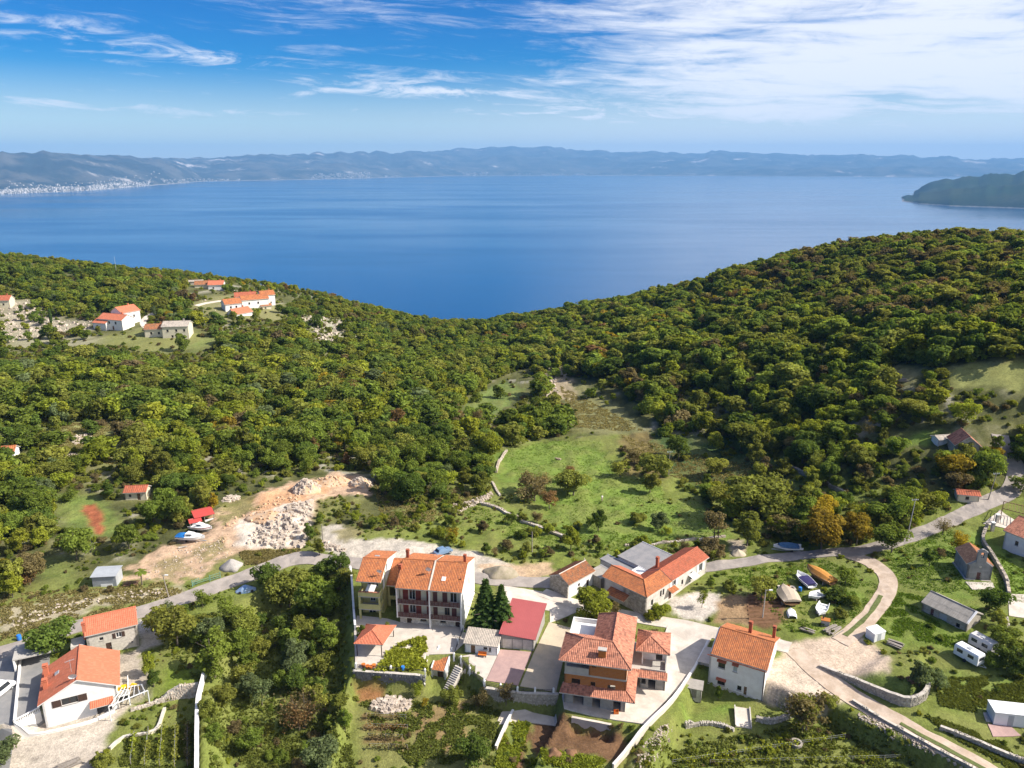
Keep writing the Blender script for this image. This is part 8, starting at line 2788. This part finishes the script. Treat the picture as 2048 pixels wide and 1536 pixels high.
# extra plants of the gully and the village edges
ex, ey, er = scatter(3.2, -90, 100, 78, 175, 8)
ez = ground(ex, ey)
eu, ev_, _d = project(ex, ey, ez)
GUL = [(gpoly(p), dens, hh, cl) for p, dens, hh, cl in (
    ([(470, 1190), (560, 1155), (640, 1130), (696, 1150), (700, 1340), (690, 1420), (560, 1400), (420, 1400), (415, 1300), (330, 1290), (300, 1250), (380, 1215)], .62, (2.6, 6.0), ('mid', 'olive', 'mid', 'dark', 'grey')),
    ([(415, 1400), (690, 1420), (712, 1545), (420, 1580)], .62, (1.2, 3.2), ('mid', 'lime', 'olive', 'umber', 'mid')),
    ([(745, 960), (960, 1000), (985, 985), (900, 1040), (1040, 1090), (1150, 1125), (960, 1115), (880, 1085), (770, 1060), (735, 1000)], .55, (1.2, 4.0), ('olive', 'mid', 'lime', 'umber', 'dark')),
    ([(640, 1010), (735, 985), (770, 1060), (700, 1050), (640, 1060)], .6, (1.2, 3.6), ('mid', 'olive', 'lime')),
    ([(1040, 1030), (1150, 1080), (1400, 1090), (1450, 1130), (1300, 1120), (1150, 1118), (1000, 1060)], .34, (1.2, 3.6), ('lime', 'olive', 'mid', 'umber')),
    ([(985, 960), (1110, 940), (1110, 1030), (1000, 1010)], .3, (1.6, 3.8), ('umber', 'rust', 'olive')),
    ([(1110, 890), (1240, 900), (1450, 1010), (1440, 1070), (1150, 1070)], .20, (1.2, 3.0), ('olive', 'mid', 'grey', 'lime')),
    ([(1290, 875), (1560, 930), (1610, 1000), (1480, 1005), (1340, 965)], .62, (.8, 2.4), ('olive', 'dark', 'lime', 'mid', 'umber')),
    ([(1890, 905), (1990, 905), (1990, 1000), (1900, 1000)], .6, (2.2, 5.0), ('mid', 'olive', 'dark', 'umber')),
    ([(1100, 770), (1320, 870), (1310, 900), (1130, 880)], .16, (.8, 2.2), ('lime', 'umber', 'olive')),
    ([(1238, 868), (1330, 868), (1345, 965), (1252, 962)], .6, (1.0, 2.8), ('umber', 'rust', 'olive', 'umber')),
    ([(1785, 1245), (1850, 1280), (1900, 1330), (1880, 1360), (1830, 1330), (1790, 1290)], .6, (.7, 1.6), ('umber', 'olive', 'mid')),
    ([(1880, 1380), (2048, 1380), (2048, 1410), (1960, 1430), (1890, 1410)], .4, (.7, 1.6), ('lime', 'mid', 'olive')),
    ([(0, 1480), (75, 1475), (60, 1540), (0, 1560)], .5, (1.0, 2.4), ('olive', 'grey')),
    ([(1460, 1430), (1720, 1440), (1960, 1560), (1300, 1560), (1330, 1470)], .16, (.6, 1.3), ('lime', 'olive', 'umber')),
    ([(1590, 1110), (1760, 1085), (1800, 1040), (1860, 1000), (1700, 1000), (1580, 1050)], .45, (2.4, 5.0), ('mid', 'olive', 'dark')),
    ([(0, 1190), (120, 1165), (180, 1180), (60, 1230), (0, 1260)], .35, (.7, 1.8), ('lime', 'olive', 'umber')),
    ([(170, 1165), (320, 1165), (330, 1180), (180, 1195)], .25, (.6, 1.4), ('olive', 'umber')),
    ([(1340, 1420), (1480, 1400), (1500, 1430), (1350, 1450)], .2, (.6, 1.2), ('lime', 'mid')),
    ([(1970, 1060), (2020, 1075), (2048, 1150), (2010, 1160), (1985, 1110)], .2, (.8, 1.8), ('mid', 'lime')))]
extra = []
fr_ok = free(ex, ey, .9)
for poly, dens, hh, cl in GUL:
    ins = np.nonzero(fr_ok & (poly_dist(poly, ex, ey) > 0))[0]
    for k in ins:
        if er.random() < dens and np.min(np.hypot(pts_h[:, 0] - ex[k], pts_h[:, 1] - ey[k]) - pts_h[:, 2]) > .3:
            hgt = er.uniform(*hh)
            sh = ['bush_a', 'bush_b', 'loose_b', 'bush_a'][int(er.integers(4))] if hgt < 2.6 else ['round_a', 'round_b', 'tall_a', 'loose_b', 'round_c'][int(er.integers(5))]
            extra.append((('bush' if hgt < 2.6 else 'tree'), float(ex[k]), float(ey[k]), float(ez[k]), float(hgt), 1.1, sh, cl[int(er.integers(len(cl)))], None))

CW = {'dark': 'dark green', 'mid': 'green', 'olive': 'olive green', 'lime': 'yellow green', 'yellow': 'golden yellow', 'orange': 'orange yellow', 'rust': 'reddish brown', 'umber': 'brownish', 'grey': 'grey green', 'fir': 'dark'}
MARKS = [('the stone cottage', (11, 140)), ('the long house', (33, 140)), ('the chapel', (91, 138)), ('the stone barn', (80, 124)), ('the white house', (38, 116)), ('the yellow house', (-27, 133)), ('the twin houses', (-15, 131)), ('the metal shed', (-84, 142)),
         ('the corner house', (-72, 106)), ('the pale stone house', (-71, 119)), ('the red boat shed', tuple(G(392, 1050)[:2])), ('the orange spoil ground', tuple(G(540, 1040)[:2])), ('the bright meadow', tuple(G(1200, 980)[:2])), ('the dry meadow', tuple(G(1210, 830)[:2])),
         ('the red roofed hut', tuple(G(272, 1000)[:2])), ('the woodland house', tuple(G(1948, 905)[:2])), ('the left clearing', tuple(G(190, 890)[:2])), ('the hill road', tuple(G(1800, 1080)[:2])), ('the gully', tuple(G(580, 1300)[:2])),
         ('the pavilion', (-25, 121)), ('the curved wall', tuple(G(1760, 1380)[:2])), ('the farm lane', tuple(G(1900, 1500)[:2])), ('the boats on the grass', tuple(G(1620, 1190)[:2])), ('the front garden', tuple(G(880, 1450)[:2])), ('the rubble wall', tuple(G(940, 1010)[:2])),
         ('the slim pole', tuple(G(1337, 950)[:2])), ('the unfinished house', (13, 113)), ('the lone white boat', tuple(G(990, 888)[:2])), ('the vine rows', tuple(G(310, 1500)[:2]))]


def auto_label(nm, x, y, hgt, c, sh):
    b = min(MARKS, key=lambda m: (m[1][0] - x) ** 2 + (m[1][1] - y) ** 2)
    dx, dy = x - b[1][0], y - b[1][1]
    d = math.hypot(dx, dy)
    rel = 'behind' if dy > abs(dx) * .8 else 'before' if dy < -abs(dx) * .8 else 'right of' if dx > 0 else 'left of'
    size = ('tall' if hgt > 7.2 else 'small' if hgt < 4.6 else 'medium') if nm == 'tree' else ('large' if hgt > 1.9 else 'low')
    return f'{size} {CW[c]} {nm} {rel} {b[0]}'


# the 300 trees that show largest become things, the rest of the wood one mass
wood = [('tree', tx[k], ty[k], tz[k], th_[k], 1.0, shp[k], cls[k], None) for k in range(len(tx))]
score = [(w[4] / math.hypot(w[1], w[2], CAM_Z - w[3]), i) for i, w in enumerate(wood)]
score.sort(reverse=True)
n_named = sum(1 for t in trees + extra if t[0] == 'tree')
take = set(i for _s, i in score[:max(0, 296 - n_named)])
singles = trees + extra + [w for i, w in enumerate(wood) if i in take]
mass = [w for i, w in enumerate(wood) if i not in take]
PROTO = {}
GRP = {'tree': 'trees standing round the village and at the wood edge', 'bush': 'bushes in the gully, gardens and meadows', 'fir_tree': 'conifers by the houses', 'cypress': None}
r5 = random.Random(55)
singles = [w if w[8] else w[:8] + (auto_label(w[0], w[1], w[2], w[4], w[7], w[6]),) for w in singles]


def second_mark(x, y):
    return sorted(MARKS, key=lambda m: (m[1][0] - x) ** 2 + (m[1][1] - y) ** 2)[1][0]


for rnd in range(2):
    same = {}
    for i, w in enumerate(singles):
        same.setdefault(w[8], []).append(i)
    ORD = ['leftmost'] + [q + '-from-left' for q in 'second third fourth fifth sixth seventh eighth ninth tenth eleventh twelfth thirteenth fourteenth fifteenth'.split()]
    for lb, ids in same.items():
        if len(ids) < 2:
            continue
        ids.sort(key=lambda i: project(*singles[i][1:4])[0])
        for o_i, i in enumerate(ids):
            w = singles[i]
            t_ = f', towards {second_mark(w[1], w[2])}' if rnd == 0 else (f', {ORD[o_i]}' if o_i < len(ORD) else '')
            singles[i] = w[:8] + (lb + t_,)
for nm, x, y, z, hgt, sp_, sh, c, lb in singles:
    s = hgt / H0
    ws = lb.split()
    while len(ws) > 16:
        ws.pop(1)
    lb = ' '.join(ws)
    t = thing(nm, lb, {'fir_tree': 'fir tree', 'bush': 'bush', 'cypress': 'cypress'}.get(nm, 'tree'), (x, y, z), r5.random() * 6.28, GRP.get(nm))
    k = s * r5.uniform(.95, 1.05) * sp_
    t.scale = (k, k * r5.uniform(.82, 1.18), s)
    me = crown_mesh(sh, c)
    o = bpy.data.objects.new('crown', me)
    COL.objects.link(o)
    o.parent = t
    PROTO.setdefault((sh, c), o)
    q = bpy.data.objects.new('stem' if nm == 'bush' else 'trunk', TRUNKS[r5.randrange(4)])
    COL.objects.link(q)
    q.parent = t
    if nm == 'bush':
        q.scale = (.5, .5, .45)


def instance_mass(name, items, label=None):
    """one object of kind stuff: each point carries a crown already standing in the scene"""
    keys = sorted(set((w[6], w[7]) for w in items))
    kid = {k: i for i, k in enumerate(keys)}
    n = len(items)
    me = bpy.data.meshes.new(name)
    me.vertices.add(n)
    me.vertices.foreach_set('co', np.array([(w[1], w[2], w[3]) for w in items], dtype=np.float32).ravel())
    r = np.random.default_rng(77)
    a = me.attributes.new('kid', 'INT', 'POINT')
    a.data.foreach_set('value', np.array([kid[(w[6], w[7])] for w in items], dtype=np.int32))
    a = me.attributes.new('spin', 'FLOAT_VECTOR', 'POINT')
    rot = np.zeros((n, 3), np.float32)
    rot[:, 2] = r.random(n) * 6.28
    rot[:, :2] = r.uniform(-.22, .22, (n, 2))
    a.data.foreach_set('vector', rot.ravel())
    a = me.attributes.new('grow', 'FLOAT_VECTOR', 'POINT')
    s = np.array([w[4] / H0 for w in items])[:, None] * np.concatenate([r.uniform(.9, 1.5, (n, 1)) * r.uniform(.74, 1.26, (n, 2)), np.ones((n, 1))], 1)
    a.data.foreach_set('vector', s.astype(np.float32).ravel())
    o = mesh_obj(name, me)
    ng = bpy.data.node_groups.new(name, 'GeometryNodeTree')
    ng.interface.new_socket('Geometry', in_out='INPUT', socket_type='NodeSocketGeometry')
    ng.interface.new_socket('Geometry', in_out='OUTPUT', socket_type='NodeSocketGeometry')
    gi, go, jn = ng.nodes.new('NodeGroupInput'), ng.nodes.new('NodeGroupOutput'), ng.nodes.new('GeometryNodeJoinGeometry')

    def attr(nm, ty):
        d = ng.nodes.new('GeometryNodeInputNamedAttribute')
        d.data_type = ty
        d.inputs[0].default_value = nm
        return d.outputs[0]
    ak, asn, ag = attr('kid', 'INT'), attr('spin', 'FLOAT_VECTOR'), attr('grow', 'FLOAT_VECTOR')
    for k, i in kid.items():
        cmp_ = ng.nodes.new('FunctionNodeCompare')
        cmp_.data_type = 'INT'
        cmp_.operation = 'EQUAL'
        ng.links.new(ak, cmp_.inputs[2])
        cmp_.inputs[3].default_value = i
        ip = ng.nodes.new('GeometryNodeInstanceOnPoints')
        oi = ng.nodes.new('GeometryNodeObjectInfo')
        oi.inputs['As Instance'].default_value = True
        if k not in PROTO:
            # nearest kin among the standing crowns: same leaf colour, else same shape
            alt = next((q for q in PROTO if q[1] == k[1] and q[0][:3] == k[0][:3]), None)
            PROTO[k] = PROTO[alt] if alt else None
        oi.inputs['Object'].default_value = PROTO[k]
        ng.links.new(gi.outputs[0], ip.inputs['Points'])
        ng.links.new(cmp_.outputs[0], ip.inputs['Selection'])
        ng.links.new(oi.outputs['Geometry'], ip.inputs['Instance'])
        ng.links.new(asn, ip.inputs['Rotation'])
        ng.links.new(ag, ip.inputs['Scale'])
        ng.links.new(ip.outputs[0], jn.inputs[0])
    ng.links.new(jn.outputs[0], go.inputs[0])
    md = o.modifiers.new('instances', 'NODES')
    md.node_group = ng
    tag(o, label, None, None, 'stuff')
    return o


# a stock crown must stand somewhere for each far kind: the largest far trees of each kind become things too
need = sorted(set((w[6], w[7]) for w in mass) - set(PROTO))
for k in need:
    i = next(i for i, w in enumerate(mass) if (w[6], w[7]) == k)
    nm, x, y, z, hgt, sp_, sh, c, lb = mass.pop(i)
    t = thing('wood_tree', auto_label('tree', x, y, hgt, c, sh) + f', towards {second_mark(x, y)}', 'tree', (x, y, z), r5.random() * 6.28, 'single trees within the far wood')
    t.scale = (hgt / H0,) * 3
    o = bpy.data.objects.new('crown', crown_mesh(sh, c))
    COL.objects.link(o)
    o.parent = t
    PROTO[k] = o
    q = bpy.data.objects.new('trunk', TRUNKS[0])
    COL.objects.link(q)
    q.parent = t
instance_mass('woodland', mass, 'dense mixed wood covering both slopes down to the crest')

# undergrowth between the trees: low clumps over the whole slope
ux, uy, ur = scatter(2.6, -330, 330, 95, 480, 15)
uz = ground(ux, uy)
uu, uv, _d = project(ux, uy, uz)
ok = (uu > -80) & (uu < 2130) & (uv > 450)
ok &= poly_dist(VILLAGE, ux, uy) < -.5
occl = np.zeros(len(ux), bool)
for k in (.95, .9, .85, .8):
    occl |= ground(ux * k, uy * k) > CAM_Z + (uz + 2 - CAM_Z) * k
ok &= ~occl
for poly, keep, pp in CLEAR:
    i = np.nonzero(ok)[0]
    ins = poly_dist(poly, ux[i], uy[i]) > -.5
    ok[i[ins]] &= ur.random(ins.sum()) < keep * 1.2
i = np.nonzero(ok)[0]
ok[i] &= free(ux[i], uy[i], .8)
i = np.nonzero(ok)[0]
uk = list(PROTO)
lowk = [('bush_a', 'mid'), ('bush_b', 'olive'), ('bush_a', 'olive'), ('bush_a', 'umber'), ('bush_b', 'mid'), ('bush_a', 'lime')]
lowk = [k for k in lowk if k in PROTO] or [uk[0]]
low = [('bush', ux[k], uy[k], uz[k] - .1, ur.uniform(.7, 1.9), 1, *lowk[int(ur.integers(len(lowk)))], None) for k in i]
gx_, gy_, gr_ = scatter(1.5, -105, 110, 72, 190, 25)
ii, jj = np.searchsorted(GX, gx_), np.searchsorted(GY, gy_)
gc = GC[jj, ii]
gu, gv, _d = project(gx_, gy_, ground(gx_, gy_))
ok = (gu > -60) & (gu < 2110) & (gv < 1580) & (gc[:, 1] > gc[:, 0] * .96) & (vnoise(gx_ * .16, gy_ * .16, 61) + .35 * gr_.random(len(gx_)) > .64) & (gc[:, 1] < .19) & (poly_dist(VILLAGE, gx_, gy_) > 0)
for q in SHEETS:
    ok &= poly_dist(q, gx_, gy_) < -.3
i = np.nonzero(ok)[0]
i = i[free(gx_[i], gy_[i], .35)]
low += [('bush', gx_[k], gy_[k], float(ground(gx_[k], gy_[k])) - .05, gr_.uniform(.25, .85), 1, *lowk[int(gr_.integers(len(lowk)))], None) for k in i]
instance_mass('undergrowth', low, 'low scrub filling the ground between trees and on the rough grass')

# ---- palm
p = G(284, 1170)
t = thing('palm_tree', 'small palm tree on a bare trunk beside the metal shed', 'palm tree', p)
mb = MB()
for i in range(8):
    mb.tube((.05 * i * .3, 0, i * .42 - .2), (.05 * (i + 1) * .3, 0, (i + 1) * .42 - .2), .13, .11, 7, True, rng.random())
mb.obj('trunk', M['bark'], t)
top = Vector((.12, 0, 3.2))
for i in range(15):
    w = i * 2.4
    e = rng.uniform(-.35, .7)
    fr_ = MB()
    P0 = top
    d = Vector((math.cos(w), math.sin(w), e)).normalized()
    for s_ in range(6):
        P1 = P0 + d * .24
        sd = d.cross(Vector((0, 0, 1))).normalized()
        wd_ = .30 * math.sin(math.pi * (s_ + 1) / 7.5)
        fr_.face([P0, P0 + sd * wd_ - Vector((0, 0, .08)), P1 + sd * wd_ * .9 - Vector((0, 0, .08)), P1])
        fr_.face([P0, P1, P1 - sd * wd_ * .9 - Vector((0, 0, .08)), P0 - sd * wd_ - Vector((0, 0, .08))])
        P0 = P1
        d = (d + Vector((0, 0, -.22))).normalized()
    fr_.obj('frond', LEAF['mid'], t)


# ---- grass and weeds as fine blades in tufts
def tufts(name, polys, n, hgt, m, label, seed, margin=.25):
    r = np.random.default_rng(seed)
    P = []
    per = max(1, n // len(polys))
    for pp in polys:
        pw = gpoly(pp)
        x = r.uniform(pw[:, 0].min(), pw[:, 0].max(), per * 3)
        y = r.uniform(pw[:, 1].min(), pw[:, 1].max(), per * 3)
        k = (poly_dist(pw, x, y) > 0) & (vnoise(x * .7, y * .7, seed) > .32)
        x, y = x[k][:per], y[k][:per]
        k = free(x, y, margin)
        P.append(np.stack([x[k], y[k], ground(x[k], y[k])], 1))
    P = np.concatenate(P)
    c = np.repeat(P, 3, 0) + r.normal(size=(len(P) * 3, 3)) * np.array([.16, .16, 0])
    c[:, 2] += hgt * .35
    w = r.random(len(c)) * 6.283
    nn = np.stack([np.cos(w), np.sin(w), r.uniform(.5, 1.4, len(c))], 1)
    V, F = cards(c, nn, hgt * .55, r, 1.1)
    V[:, 2] = np.maximum(V[:, 2], np.repeat(c[:, 2] - hgt * .4, 4))
    o = mesh_obj(name, np_mesh(name, V, F, m, np.clip(r.normal(.5, .25, len(F)), 0, 1)))
    tag(o, label, None, None, 'stuff')


tufts('meadow_grass', [[(985, 905), (1110, 880), (1200, 885), (1235, 950), (1290, 930), (1340, 1000), (1430, 1010), (1460, 1070), (1160, 1085), (1100, 1072), (1090, 1010)], [(920, 1010), (1090, 1050), (1400, 1085), (1450, 1130), (1150, 1112), (940, 1045)],
                       [(1425, 1140), (1650, 1120), (1760, 1172), (1700, 1250), (1585, 1268), (1500, 1180)], [(1760, 1105), (1890, 1055), (2060, 1140), (2060, 1210), (1810, 1180)], [(1780, 1180), (1960, 1220), (1930, 1300), (1740, 1260)]],
      22000, .22, leaf_mat('meadow', (.16, .25, .03), (.16, .25, .03)), 'short lush grass of the meadows', 3)
tufts('rough_grass', [[(1300, 1480), (1650, 1420), (1960, 1560), (1250, 1570)], [(1850, 1430), (2048, 1500), (2048, 1550), (1900, 1470)], [(1870, 1360), (2048, 1350), (2048, 1440), (1880, 1410)], [(415, 1400), (690, 1420), (712, 1545), (420, 1570)],
                      [(245, 1475), (385, 1450), (388, 1550), (240, 1555)], [(712, 1400), (1000, 1405), (990, 1530), (820, 1530)], [(470, 1190), (640, 1130), (696, 1150), (690, 1420), (420, 1400), (330, 1290)]],
      26000, .40, leaf_mat('rough', (.165, .19, .042), (.165, .19, .042)), 'tall rough grass and weeds', 4)
tufts('dry_weeds', [[(1240, 870), (1560, 930), (1600, 1000), (1300, 940)], [(0, 1190), (330, 1165), (380, 1190), (60, 1280), (0, 1290)], [(745, 960), (985, 985), (900, 1040), (770, 1060)], [(480, 1105), (600, 1098), (600, 1125), (490, 1130)],
                    [(110, 850), (250, 850), (250, 930), (120, 915)], [(1120, 770), (1290, 862), (1150, 855)]],
      24000, .34, leaf_mat('dry', (.24, .205, .085), (.24, .205, .085)), 'dry yellow weeds on the rough ground', 6)
tufts('terrace_planting', [[(752, 1344), (775, 1310), (800, 1290), (850, 1275), (852, 1350)]], 1500, .8, LEAF['lime'], 'leafy kitchen garden on the house terrace', 8, -3)
tufts('lower_garden_planting', [[(1010, 1446), (1060, 1446), (1030, 1540), (990, 1540)], [(1065, 1520), (1210, 1520), (1200, 1545), (1060, 1545)]], 1500, .5, LEAF['lime'], 'green crops beside the dug plots', 9, -3)


# ---- vine rows: posts, wires and a ragged band of leaves
def vine_row(label, a, b, hgt, cls_, dens=34, group='vine rows of the front gardens'):
    A, B = G(*a), G(*b)
    t = thing('vine_row', label, 'vine row', A, 0, group)
    d = B - A
    L = d.length
    n = max(2, int(L / 2.2))
    r = np.random.default_rng(int(a[0] * 31 + a[1]))
    w = MB()
    for i in range(n + 1):
        q = A + d * (i / n)
        z = GZ(q.x, q.y)
        MB().tube((q.x - A.x, q.y - A.y, z - A.z - .3), (q.x - A.x, q.y - A.y, z - A.z + hgt), .05, .04, 5).obj('stake', M['wood_grey'], t)
    for hh in (.6, .95):
        w.beam((0, 0, hgt * hh), (d.x, d.y, GZ(B.x, B.y) - A.z + hgt * hh), .02)
    w.obj('wire', M['metal_grey'], t)
    m = int(L * dens)
    k = r.random(m)
    keep = vnoise(k * L * 1.1, k * 0 + a[1], 5) > .28
    k = k[keep]
    x, y = A.x + d.x * k, A.y + d.y * k
    c = np.stack([x - A.x, y - A.y, ground(x, y) - A.z], 1) + r.normal(size=(len(k), 3)) * np.array([.22, .22, 0])
    c[:, 2] += r.uniform(.25, 1.1, len(k)) * hgt
    V, F = cards(c, r.normal(size=c.shape) + np.array([0, 0, .5]), .17, r)
    mesh_obj('foliage', np_mesh('vine_leaves', V, F, LEAF[cls_], r.uniform(0, 1, len(F))), t)
    return t


for i, (a, b, c_) in enumerate((((733, 1437), (812, 1440), 'umber'), ((735, 1458), (815, 1460), 'rust'), ((738, 1478), (805, 1480), 'umber'), ((740, 1498), (815, 1500), 'umber'))):
    vine_row(('brown vine row nearest the white stone heap', 'second brown vine row of the front garden', 'third brown vine row of the front garden', 'lowest brown vine row of the front garden')[i], a, b, 1.1, c_)
for i, (a, b, c_) in enumerate((((262, 1530), (270, 1475), 'lime'), ((290, 1532), (298, 1466), 'olive'), ((320, 1534), (326, 1462), 'lime'), ((350, 1536), (352, 1460), 'olive'), ((376, 1536), (376, 1458), 'umber'))):
    vine_row(('green vine row nearest the bottom left drive', 'olive vine row second from the drive', 'light green vine row in the middle of the plot', 'olive vine row second from the white garden wall', 'brownish vine row along the white garden wall')[i], a, b, 1.3, c_, 40, 'vine rows of the left plot')
for i, (a, b) in enumerate((((1345, 1530), (1690, 1478)), ((1420, 1530), (1800, 1520)))):
    vine_row(('overgrown vine row across the rough garden, upper one', 'overgrown vine row across the rough garden, lower one')[i], a, b, 1.0, 'lime', 30, 'vine rows of the rough garden')
# furrows of the ploughed patch
for i in range(7):
    k = i / 6
    a, b = G(1494 + 4 * k, 1196 + 50 * k), G(1568 - 6 * k, 1196 + 46 * k)
    mb = MB()
    n = 14
    rows = []
    for j in range(n + 1):
        q = a.lerp(b, j / n)
        z = GZ(q.x, q.y)
        hgt = .16 + .06 * rng.random()
        rows.append([(q.x, q.y - .45, z - .1), (q.x, q.y, z + hgt), (q.x, q.y + .45, z - .1)])
    mb.loft(rows, False, False)
    o = mb.obj('furrow', M['soil'], smooth=False)
    tag(o, kind='structure')
